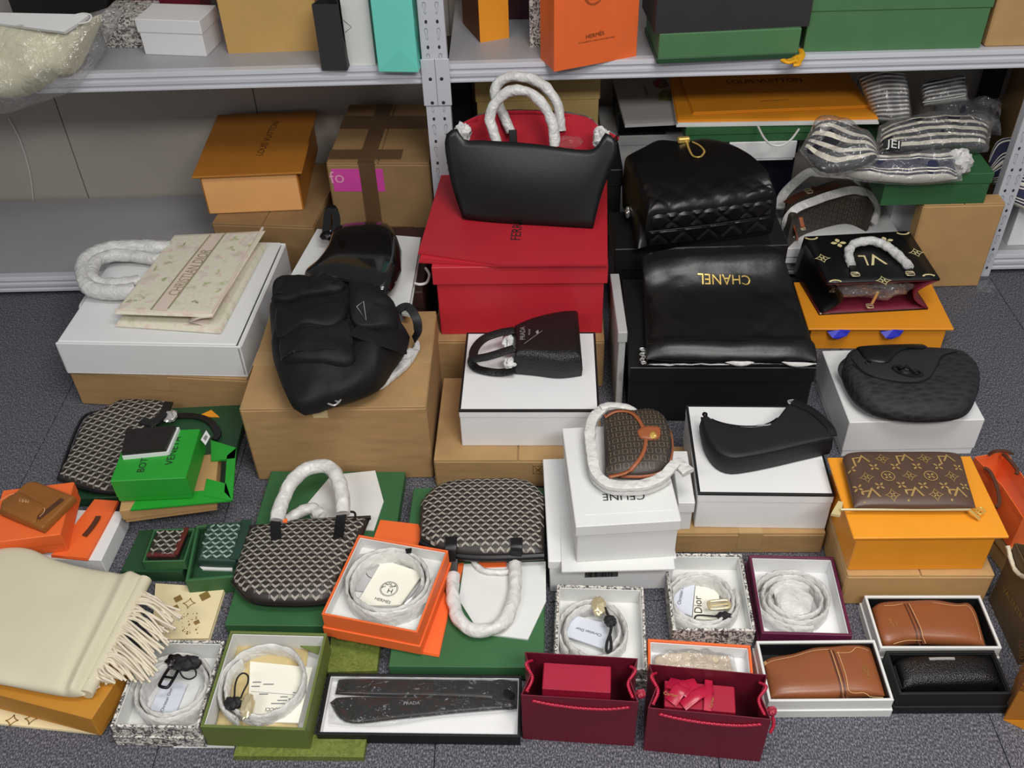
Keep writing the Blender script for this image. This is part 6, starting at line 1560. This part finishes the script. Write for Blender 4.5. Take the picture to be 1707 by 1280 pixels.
for k in range(16):
    a = random.uniform(.2, 2.9); r_ = random.uniform(.003, .013); v, f = stroke([(cc[0]+r_*math.cos(a)+.004*random.uniform(-1, 1), cc[1]+.003+r_*math.sin(a)*.8+.003*random.uniform(-1, 1)) for _ in range(3)], .0008); pcs.append(([(x, y, zc_+.0006) for x, y in v], f))
V, Fc = join(*pcs); obj('carriage_emblem', V, Fc, M_INK, t, smooth=False)['kind'] = 'stuff'
text('lettering', 'HERMÈS', q1(19, 370, 445), q1(19, 446, 468), M_INK, t, z=zc_)
t = belt('white tissue wrapped belt coiled in the bright orange box', c, .086, .083, fz+.0002, .040, 2.1, M_TISSUE2, gap=.010, seed=1, start=-.6, fit=(fr, .004, zh1+.02))
V, Fc = tube([P(*q1(19, 520, 470), fz+.036), P(*q1(19, 560, 430), fz+.038), P(*q1(19, 600, 375), fz+.036)], .004, n=14, seg=8); obj('buckle', V, Fc, M_SILVER, t)
V, Fc = prism(q(19, (522, 192), (555, 188), (552, 208), (528, 210)), fz+.04, fz+.044); obj('strap_end', V, Fc, M_LEATH, t, smooth=False)

# ------------------------------------------------------------------ ivory scarf, ochre box, cream star bags
za_ = .070
fr = rect(za_, (-90, 1135), q1(17, 512, 1005), FR=q1(17, 740, 640)); fr.d = min(fr.d, .28)
V, Fc = prism([(-60, 1196), (158, 1221), (190, 1150), (-60, 1120)], 0, .006)
t = flat_bag('paper_bag', 'cream paper bag with gold stars under the ochre box', [(-60, 1200), (160, 1222), (168, 1192), (-60, 1150)], 0, .006, M_CREAMB)
for px in ((20, 1201), (52, 1198)): 
    c_ = P(*px, .006); v, f = stroke([(c_[0]+.012*math.copysign(abs(math.cos(a))**3.0, math.cos(a)), c_[1]+.012*math.copysign(abs(math.sin(a))**3.0, math.sin(a))) for a in np.linspace(0, 6.283, 33)], .002); obj('star_print', [(x, y, .0065) for x, y in v], f, M_GFOIL2, t, smooth=False)
lid_box('gift_box', 'ochre box under the ivory fringed scarf', fr, .006, za_, M_OCHRE, .05)
t = flat_bag('paper_bag', 'cream paper bag with gold star print beside the scarf fringe', q(17, (850, 560), (1172, 552), (1262, 266), (870, 240)), 0, .012, M_CREAMB)
def star_on(t, px, r, z, sq=False):
    c_ = P(*q1(17, *px), z)
    if sq: pts = [(c_[0]+r*a, c_[1]+r*b) for a, b in ((-1, .2), (.2, 1), (1, -.2), (-.2, -1))]; obj('diamond_print', [(x, y, z+.0006) for x, y in pts], [[0, 1, 2, 3]], M_GFOIL2, t, smooth=False)
    else:
        v, f = stroke([(c_[0]+r*math.copysign(abs(math.cos(a))**3.0, math.cos(a)), c_[1]+r*math.copysign(abs(math.sin(a))**3.0, math.sin(a))) for a in np.linspace(0, 6.283, 33)], .0016); obj('star_print', [(x, y, z+.0006) for x, y in v], f, M_GFOIL2, t, smooth=False)
for px, r_, s in (((1062, 355), .013, False), ((1150, 315), .013, True), ((1105, 462), .007, True), ((1000, 330), .010, True), ((985, 380), .008, True)): star_on(t, px, r_, .012, s)
dots = []
random.seed(2)
for k in range(40):
    c_ = P(*q1(17, 1020+random.random()*90, 410+random.random()*120), .012); r_ = random.uniform(.0006, .0018); dots.append(([(c_[0]+r_*math.cos(a), c_[1]+r_*math.sin(a), .0127) for a in np.linspace(0, 5.6, 7)], [list(range(7))]))
V, Fc = join(*dots); obj('dot_print', V, Fc, M_GFOIL2, t, smooth=False)['kind'] = 'stuff'
def scdisp(s, t_, u, v):
    k = .010*math.exp(-((u-.93)/.03)**2)-.004*math.exp(-((u-.86)/.02)**2)
    return k+.003*math.sin(u*9+v*4)*(1-u*.5)
S = slab(q(17, (-330, 760), (-120, 790), (60, 820), (250, 858), (400, 880), (480, 872)), q(17, (-160, 100), (20, 50), (172, 58), (330, 125), (560, 175), (822, 205)), za_, .034, nu=50, nv=24, p=12, disp=scdisp)
t = soft('scarf', 'folded ivory wool scarf with long cord fringe on the ochre box', S, M_SCARF, cat='scarf', part='folded_cloth')
R0, R1 = P(*q1(17, 500, 860), za_+.02), P(*q1(17, 830, 215), za_+.02)
V, Fc = tube([R0+(R1-R0)*f+np.array([-.006, 0, -.003]) for f in (0, .33, .66, 1)], .013, n=30, seg=12); obj('fold_roll', V, Fc, M_SCARF, t)
random.seed(4)
tips = [(1005, 400), (985, 470), (960, 500), (930, 560), (900, 610), (870, 690), (850, 780), (700, 770), (600, 790), (540, 820), (510, 850)]
tc = catmull([np.array([x, y, 0.0]) for x, y in tips], 100)
for k in range(92):
    f = k/91; b = P(*q1(17, 790-300*f, 290+545*f), za_+.012+random.uniform(-.008, .012))
    e2 = tc[int(f*100)]; ex, ey = e2[0]+random.uniform(-35, 25), e2[1]+random.uniform(-22, 22)
    ze = .075 if f < .6 else .075
    e = P(*q1(17, ex, ey), ze-.004+random.uniform(0, .012))
    mid = (b+e)/2+np.array([random.uniform(-.004, .004), random.uniform(-.012, .012), .008+random.uniform(0, .01)])
    V, Fc = tube([b, b*.7+mid*.3+np.array([0, 0, .004]), mid, e], .0025, n=12, seg=6); obj('fringe_cord', V, Fc, M_FRINGE, t, sharp=80)

# ------------------------------------------------------------------ toile belt box one (under the fringe)
zd = .062
fr = rect(zd, q1(18, 78, 776), q1(18, 735, 776), FL=q1(18, 352, 145), FR=q1(18, 905, 165))
tray('gift_box', 'toile edged open belt box beside the olive belt box', fr, .002, zd, .005, M_TOILE, M_OFFW, floor=.012, split=.03)
c = P(*q1(18, 530, 460), zd)
V, Fc = prism(q(18, (550, 896), (985, 905), (985, 922), (552, 920)), 0, .002); solo('paper_slip', 'white paper slip on the carpet under the toile belt box', 'paper', V, Fc, M_OFFW, smooth=False)
t = card('paper_card', 'pale card with serif lettering in the front toile belt box', q(18, (372, 672), (560, 690), (650, 470), (480, 440)), .016, .019, M_CARDB)
text('lettering', 'Christian Dior', q1(18, 478, 668), q1(18, 548, 500), M_INK, t, z=.019, asp=1.0)
t = card('paper_slip', 'white slip with short pen strokes in the front toile belt box', q(18, (570, 690), (690, 600), (740, 480), (650, 490)), .013, .015, M_OFFW, cat='paper')
t = belt('white tissue wrapped belt with dark buckle in the toile box beside olive box', c, .076, .073, .0122, .040, 2.2, M_TISSUE2, gap=.010, seed=5, start=2.0, fit=(fr, .005, zd+.02))
frame_buckle('buckle', P(*q1(18, 520, 430), .05), .010, .020, -.25, .05, M_GUN, t, .003)
V, Fc = blob(P(*q1(18, 640, 320), .055), .02, 3, (1.3, .8, .5), amp=.5); obj('dark_knot', V, Fc, M_CORD, t)
V, Fc = blob(P(*q1(18, 555, 300), .055), .012, 9, (1.2, 1, .6), amp=.5); obj('metal_charm', V, Fc, M_GUN, t)
V, Fc = tube(pxz(18, ((590, 370), (620, 420), (670, 435), (712, 405), (700, 350)), .057), .0016, n=24, seg=6); obj('cord_loop', V, Fc, M_CORD, t)

# ------------------------------------------------------------------ olive belt box
ze_ = .078
V, Fc = prism([(390, 1261), (607, 1262), (612, 1226), (400, 1226)], 0, .012); 
t = thing('box_lid', 'olive patterned box lid on the carpet under the olive belt box', 'box', (*P(500, 1240, 0)[:2], 0)); V, Fc = prism([(389, 1260), (606, 1262), (612, 1226), (400, 1222)], 0, .014); obj('panel', V, Fc, M_OLIVE, t, smooth=False)
V, Fc = prism([(546, 1120), (628, 1118), (634, 1072), (552, 1062)], 0, .020); t = thing('gift_box', 'olive patterned flat box between belt box and green box', 'box', (*P(590, 1090, 0)[:2], 0)); obj('panel', V, Fc, M_OLIVE, t, smooth=False)
fr = rect(ze_, q1(18, 742, 768), q1(18, 1482, 802), FL=q1(18, 945, 92), FR=q1(18, 1640, 102))
fr.c = fr.c+np.array([.001, 0, 0])
tray('gift_box', 'olive green open belt box with beige pouch inside', fr, .0145, ze_, .005, M_OLIVEP, M_OFFW, floor=.024)
fz = .024
S = slab(q(18, (850, 780), (1100, 800), (1430, 790)), q(18, (1000, 170), (1250, 150), (1520, 190)), fz+.0002, .014, p=6, wr=.006, wscale=30, fit=(fr, .005, ze_)); soft('dust_bag', 'beige fabric pouch lying in the olive belt box', S, M_BEIGE, part='pouch')
t = card('paper_card', 'white certificate card with print in the olive belt box', q(18, (1080, 735), (1440, 745), (1540, 352), (1096, 308)), fz+.016, fz+.019, M_CARDP)
text('lettering', 'GUCCI', q1(18, 1322, 640), q1(18, 1210, 640), M_INK, t, z=fz+.019, asp=1.0)
obj('print_line', [P(*p, fz+.0196) for p in q(18, (1345, 604), (1245, 604), (1245, 612), (1345, 612))], [[0, 1, 2, 3]], M_INKG, t, smooth=False)
for x0_, x1_, y_ in ((1265, 1190, 470), (1175, 1115, 455), (1165, 1105, 485), (1225, 1160, 540), (1420, 1400, 530), (1360, 1290, 585), (1400, 1370, 575), (1365, 1310, 560)):
    text('small_print', 'dlsfs efr', q1(18, x0_, y_), q1(18, x1_, y_), M_INKG, t, z=fz+.019, asp=1.0) if False else obj('print_line', [P(*p, fz+.0196) for p in q(18, (x0_, y_-3), (x1_, y_-3), (x1_, y_+5), (x0_, y_+5))], [[0, 1, 2, 3]], M_INKG, t, smooth=False)
obj('print_line', [P(*p, fz+.0196) for p in q(18, (1100, 520), (1420, 546), (1420, 549), (1100, 523))], [[0, 1, 2, 3]], M_INKG, t, smooth=False)
c = P(*q1(18, 1200, 475), fz+.03)
t = belt('white tissue wrapped belt with gold buckle in the olive box', c, .082, .082, fz+.0135, .034, 1.3, M_TISSUE2, gap=.012, seed=8, start=2.4, fit=(fr, .005, ze_+.02))
V, Fc = blob(P(*q1(18, 975, 605), fz+.05), .013, 3, (1.1, 1, .6), amp=.5); obj('dark_knot', V, Fc, M_CORD, t)
V, Fc = tube(pxz(18, ((985, 560), (990, 480), (1010, 420), (1045, 392), (1080, 410), (1080, 460), (1050, 520), (1030, 570)), fz+.052), .0017, n=30, seg=6); obj('cord_loop', V, Fc, M_CORD, t)
V, Fc = blob(P(*q1(18, 1080, 625), fz+.05), .016, 6, (.75, 1.5, .5), amp=.3); obj('gold_buckle', V, Fc, M_PALEG, t)
V, Fc = prism(q(18, (1452, 200), (1490, 148), (1600, 190), (1580, 260)), fz+.018, fz+.020); solo('paper_slip', 'dark olive paper tag in the corner of the olive belt box', 'paper', V, Fc, M_OLIVEP, smooth=False)

# ------------------------------------------------------------------ tie box
zt1 = .030
fr = rect(zt1, q1(19, 82, 1112), q1(19, 1098, 1125), FL=q1(19, 140, 808), FR=q1(19, 1096, 818))
tray('gift_box', 'long black open tie box lined in white', fr, 0, zt1, .005, M_BLACK, M_WHITE, floor=.010)
S = slab(q(19, (150, 955), (235, 1056), (500, 1036), (800, 1005), (1060, 985)), q(19, (180, 932), (300, 928), (500, 932), (800, 935), (1050, 950)), .0102, .010, nu=30, nv=12, p=8, fit=(fr, .005, zt1+.02))
t = soft('necktie', 'black silk necktie in a clear sleeve in the long black box', S, mat('black_silk', (16, 16, 18), .3, var=.15, vscale=60, bump=.05, bscale=400), cat='tie', part='wide_blade')
S2 = slab(q(19, (175, 915), (400, 925), (700, 930), (1000, 945)), q(19, (192, 835), (400, 832), (700, 838), (960, 830)), .0102, .012, nu=26, nv=10, p=8, fit=(fr, .005, zt1+.02)); slab_obj('folded_blade', S2, MATS['black_silk'], t)
S3 = slab(q(19, (960, 960), (1020, 990), (1080, 985)), q(19, (930, 830), (1010, 815), (1085, 822)), .0102, .014, nu=14, nv=12, p=4, wr=.004, wscale=50, fit=(fr, .005, zt1+.02)); slab_obj('neck_loop', S3, MATS['black_silk'], t)
text('lettering', 'PRADA', q1(19, 515, 968), q1(19, 595, 965), M_SILINK, t, z=.0225, asp=1.0)
S4 = slab(q(19, (140, 1060), (400, 1075), (700, 1030), (1085, 1000)), q(19, (150, 822), (400, 822), (700, 820), (1085, 812)), .0102, .018, nu=60, nv=24, p=10, wr=.006, wscale=40, seed=3, fit=(fr, .005, zt1+.02)); slab_obj('clear_sleeve', S4, M_CLEAR2, t)

# ------------------------------------------------------------------ burgundy gift bags
def burg(label, fb, FBL, FBR, h, RL, RR):
    fr = rect(0, FBL, FBR, depth=.085)
    return fr
def rope(nm, pts, t, r=.0028):
    V, Fc = tube(pts, r*.8, n=60, seg=8); 
    C_ = catmull(pts, 60)
    o = obj(nm, V, Fc, M_ROPE, t, sharp=80)
    # twisted second strand
    V2 = []
    for s in (0, math.pi):
        pp = []
        for i in range(61):
            a = i*1.1+s; pp.append(C_[i]+np.array([math.cos(a)*r*.55, 0, math.sin(a)*r*.55]))
        V_, F_ = tube(pp, r*.78, n=120, seg=6); obj('strand', V_, F_, M_RIB, o, sharp=80)
    return o
for (lab, bl_, br_, dpt, h, wall_t, inner) in (('burgundy paper bag with rope handle holding a plain burgundy box', (872, 1231), (1056, 1243), .085, .143, 0, 0), ('burgundy paper bag with rope handle full of crimson ribbon', (1073, 1250), (1266, 1269), .085, .138, 0, 1)):
    fr = rect(0, bl_, br_, depth=dpt)
    t = paper_bag('paper_bag', lab, fr, 0, h, M_BURG, gus=.32, fold=.03)
    hw, hd = fr.w/2, fr.d/2
    f_ = [fr.W(x, -hd-.003, z) for x, z in ((-hw+.02, h-.012), (-hw+.05, h-.020), (0, h-.026), (hw-.05, h-.024), (hw-.015, h-.014))]
    rope('rope_handle', f_, t)
    for s in (-1, 1):
        rope('rope_end', [fr.W(s*(hw-.012), hd*.8, h-.012), fr.W(s*(hw-.004), hd*.35, h+.004), fr.W(s*(hw-.016), -hd*.1, h-.006), fr.W(s*(hw-.008), -hd*.7, h-.008)], t, .0026)
    V, Fc = blob(fr.W(hw+.006, -hd*.4, h-.016), .008, 3, (1, 1, 1.1), amp=.4); obj('rope_knot', V, Fc, M_ROPE, t)
    if inner: 
        rope('rope_tail', [fr.W(hw+.006, -hd*.4, h-.02), fr.W(hw+.012, -hd*.6, h-.04), fr.W(hw+.008, -hd*.8, h-.055)], t, .0026)
    if not inner:
        lid_box('gift_box', 'plain burgundy box standing inside the burgundy paper bag', Fr(fr.W(-.006, .006, 0), fr.ux, fr.w*.60, fr.d*.62), .003, h-.012, M_BURG2, .04)
    else:
        t2 = lid_box('gift_box', 'burgundy box with crimson ribbon inside the ribbon filled bag', Fr(fr.W(-.012, .008, 0), fr.ux, fr.w*.60, fr.d*.60), .003, h-.030, M_BURG2, .03)
        b2 = Fr(fr.W(-.012, .008, 0), fr.ux, 1, 1); zt_ = h-.030
        for k, (a, b, tw) in enumerate((((-.05, -.02), (-.02, .02), .012), ((-.055, .018), (-.01, -.005), .012), ((-.03, -.025), (.02, .015), .010), ((-.045, 0), (-.005, .022), .011), ((.012, -.03), (.016, .03), .007))):
            V, Fc = tube([b2.W(a[0], a[1], zt_+.004), b2.W((a[0]+b[0])/2, (a[1]+b[1])/2, zt_+.016-.002*k), b2.W(b[0], b[1], zt_+.004)], .003, flat=(tw, .0012), n=14, seg=8); obj('ribbon', V, Fc, M_RIB, t2)
        text('ribbon_lettering', 'Cartier', q1(22, 178, 888), q1(22, 258, 905), M_GFOIL, t2, z=h-.012)
        text('ribbon_lettering', 'Cartier', q1(22, 438, 960), q1(22, 450, 905), M_GFOIL, t2, z=h-.020)

# ------------------------------------------------------------------ toile belt boxes and plum belt box
z5 = .055
fr = rect(z5, (925, 1118), q1(20, 740, 750), FL=q1(20, 228, 246), FR=q1(20, 716, 264)); fr.d = fr.d-.008; fr.c = fr.c+fr.uy*.004
tray('gift_box', 'toile edged open belt box behind the burgundy bag', fr, 0, z5, .005, M_TOILE, M_OFFW, floor=.010, split=.025)
c = P(*q1(20, 440, 480), z5)
t = card('paper_card', 'pale blue card with upside down lettering in the belt box', q(20, (272, 535), (498, 612), (520, 470), (312, 418)), .022, .025, M_CARDB)
text('lettering', 'Christian Dior', q1(20, 482, 530), q1(20, 338, 488), M_INK, t, z=.025)
t = belt('white tissue wrapped belt with black cord behind the burgundy bag', c, .070, .074, .0102, .036, 1.8, M_TISSUE2, gap=.014, seed=12, start=-1.2, fit=(fr, .005, z5+.02))
V, Fc = tube(pxz(20, ((500, 380), (520, 430), (535, 470), (530, 520), (510, 580), (512, 630), (535, 610), (530, 540)), .05), .0028, n=40, seg=8); obj('black_cord', V, Fc, M_CORD, t)
V, Fc = blob(P(*q1(20, 530, 455), .05), .011, 3, (1, 1.2, .6), amp=.5); obj('dark_knot', V, Fc, M_CORD, t)
V, Fc = blob(P(*q1(20, 465, 370), .048), .014, 5, (1, 1.5, .5), amp=.4); obj('buckle_wrap', V, Fc, M_PALEG, t)
z6 = .055
fr = rect(z6, q1(22, 172, 545), q1(22, 668, 545), FL=q1(22, 235, 132), FR=q1(22, 600, 138))
tray('gift_box', 'toile edged open belt box beside the plum belt box', fr, 0, z6, .005, M_TOILE, M_OFFW, floor=.010, split=.0)
c = P(*q1(22, 385, 355), z6)
t = card('paper_card', 'pale blue card in the toile belt box beside the plum box', q(22, (230, 430), (330, 470), (350, 270), (240, 265)), .018, .020, M_CARDB)
text('lettering', 'Christian Dior', q1(22, 270, 410), q1(22, 292, 290), M_INK, t, z=.020)
t = card('paper_card', 'white card with large serif name beside the pale blue card', q(22, (335, 480), (470, 490), (480, 300), (352, 280)), .014, .017, M_CARDP)
text('lettering', 'Dior', q1(22, 385, 455), q1(22, 380, 365), M_INK, t, z=.017)
t = belt('white tissue wrapped belt with pale gold buckle beside the plum box', c, .072, .069, .0102, .038, 2.1, M_TISSUE2, gap=.009, seed=15, start=-.3, fit=(fr, .005, z6+.02))
frame_buckle('buckle', P(*q1(22, 475, 415), .045), .020, .009, .1, .045, M_PALEG, t, .0035)
V, Fc = blob(P(*q1(22, 500, 468), .045), .009, 5, (1.6, .9, .6), amp=.5); obj('dark_knot', V, Fc, M_CORD, t)
V, Fc = tube(pxz(22, ((490, 475), (420, 468), (360, 466), (345, 482)), .044), .0018, n=20, seg=6); obj('black_cord', V, Fc, M_CORD, t)
fr = rect(.055, q1(22, 680, 560), q1(22, 1190, 575), FL=q1(22, 608, 142), FR=q1(22, 1068, 152)); fr.w -= .006; fr.c = fr.c+fr.ux*.006
tray('gift_box', 'plum red open belt box lined in white', fr, 0, .055, .0055, M_PLUM, M_WHITE, floor=.010, split=.026)
c = P(*q1(22, 880, 350), .055)
t = card('paper_card', 'white printed card under the coiled belt in the plum box', q(22, (700, 420), (800, 480), (860, 330), (740, 300)), .013, .015, M_CARDP)
text('lettering', 'Salvatore', q1(22, 700, 362), q1(22, 758, 325), M_INK, t, z=.015)
t = belt('white tissue wrapped belt coiled in the plum red box', c, .079, .072, .0102, .038, 2.7, M_TISSUE2, gap=.014, seed=19, start=.6, fit=(fr, .0055, .075))
S = slab(q(22, (790, 440), (850, 490), (960, 505)), q(22, (760, 320), (850, 275), (980, 380)), .018, .026, nu=18, nv=14, p=3, wr=.006, wscale=40); slab_obj('wrapped_buckle', S, M_TISSUE, t)

# ------------------------------------------------------------------ orange lined box with wrapped item
fr = rect(.045, (1078, 1120), (1258, 1134), FL=q1(22, 102, 592), FR=q1(22, 640, 622)); fr.d = min(fr.d, .085); fr.c[1] = P(*q1(22, 370, 606), .045)[1]-fr.d/2
tray('gift_box', 'orange rimmed white lined box behind the ribbon filled bag', fr, 0, .045, .005, M_HORANGE, M_WHITE, floor=.010)
S = slab(q(22, (130, 770), (300, 775), (560, 790)), q(22, (130, 690), (320, 668), (530, 690)), .0105, .022, nu=26, nv=12, p=5, wr=.006, wscale=50, fit=(fr, .005, .06)); t = soft('wrapped_accessory', 'beige patterned accessory in clear plastic in the orange rimmed box', S, mat('beige_print_fabric', (206, 190, 166), .8, var=.25, vscale=60), cat='accessory', part='folded_fabric')
S = slab(q(22, (118, 780), (300, 788), (580, 800)), q(22, (118, 680), (320, 655), (552, 680)), .0102, .028, nu=40, nv=20, p=5, wr=.01, wscale=60, seed=4, fit=(fr, .005, .06)); slab_obj('plastic_sleeve', S, M_CLEAR, t)

# ------------------------------------------------------------------ glasses case boxes
def case_box(label, corners, z, wall, m, mi, k):
    NL, NR, FR_, FL_ = q(k, *corners); fr = rect(z, NL, NR, FL=FL_, FR=FR_)
    tray('gift_box', label, fr, 0, z, wall, m, mi, floor=.012, split=.022); return fr
fr = case_box('white open box holding a brown case beside the ribbon filled bag', ((165, 622), (915, 605), (800, 246), (62, 243)), .05, .005, M_OFFW, M_BLACK, 24)
S = slab(q(24, (160, 600), (300, 606), (500, 602), (640, 590), (862, 585)), q(24, (115, 382), (160, 358), (290, 338), (420, 300), (530, 292), (680, 272), (770, 292)), .0122, .038, nu=40, nv=20, p=4.5, fit=(fr, .005, .06))
t = soft('glasses_case', 'brown leather glasses case in the white box beside the ribbon bag', S, M_COGN, cat='case')
zt = .052
for a in (((520, 292), (560, 420), (615, 590)), ((545, 300), (590, 430), (640, 588))):
    V, Fc = drape_line(S, q(24, *a), zt, .003, eps=.0008); obj('seam', V, Fc, M_DKBR, t)
for a in (((572, 312), (620, 450), (650, 545), (740, 552), (775, 575), (855, 580)), ((565, 320), (650, 315), (690, 282), (765, 292)), ((120, 380), (160, 362), (290, 342), (420, 304), (520, 296)), ((530, 300), (572, 430), (622, 585))):
    V, Fc = drape_line(S, q(24, *a), zt, .0011, eps=.0016); obj('stitching', V, Fc, M_STITCH, t)
text('lettering', 'CELINE', q1(24, 735, 388), q1(24, 752, 462), M_GFOIL, t, z=zt, S=S, asp=1.0)
text('small_lettering', 'PARIS', q1(24, 722, 402), q1(24, 732, 440), M_GFOIL, t, z=zt, S=S)
fr = case_box('white open box holding a brown case behind the black case', ((290, 640), (938, 640), (806, 358), (186, 358)), .05, .005, M_OFFW, M_BLACK, 23)
S = slab(q(23, (255, 560), (305, 632), (450, 612), (640, 618), (840, 628)), q(23, (232, 430), (285, 404), (420, 398), (560, 394), (680, 412), (745, 408), (790, 460)), .0122, .040, nu=40, nv=20, p=4.5, fit=(fr, .005, .06))
t = soft('glasses_case', 'brown leather glasses case in the white box behind black case', S, M_COGN, cat='case')
for a in (((408, 402), (450, 500), (500, 608)), ((425, 402), (470, 500), (520, 606))):
    V, Fc = drape_line(S, q(23, *a), zt, .003, eps=.0008); obj('seam', V, Fc, M_DKBR, t)
for a in (((350, 618), (420, 600), (500, 600)), ((432, 404), (478, 500), (528, 604)), ((300, 410), (350, 412), (400, 404)), ((560, 398), (680, 415), (745, 412), (785, 465), (825, 580))):
    V, Fc = drape_line(S, q(23, *a), zt, .0011, eps=.0016); obj('stitching', V, Fc, M_STITCH, t)
text('lettering', 'CELINE', q1(23, 360, 538), q1(23, 335, 482), M_GFOIL, t, z=zt, S=S)
text('small_lettering', 'PARIS', q1(23, 374, 522), q1(23, 360, 494), M_GFOIL, t, z=zt, S=S)
fr = case_box('black open box holding a black grained glasses case', ((372, 892), (972, 878), (900, 655), (318, 648)), .06, .005, M_BLACK, M_BLACK, 23)
S = slab(q(23, (395, 862), (560, 866), (760, 860), (932, 848)), q(23, (348, 730), (400, 704), (650, 696), (880, 700)), .0122, .052, nu=36, nv=20, p=4, fit=(fr, .005, .08))
t = soft('glasses_case', 'black grained leather glasses case in a black box', S, M_PEBB, cat='case')
V, Fc = tube(pxz(23, ((540, 699), (610, 697), (676, 697)), .064), .002, flat=(.0028, .0015), n=8, seg=8); obj('silver_bar', V, Fc, M_SILVER, t)
V, Fc = drape_line(S, q(23, (355, 735), (375, 800), (395, 858)), .06, .003, eps=.001); obj('side_seam', V, Fc, M_LEATH, t)
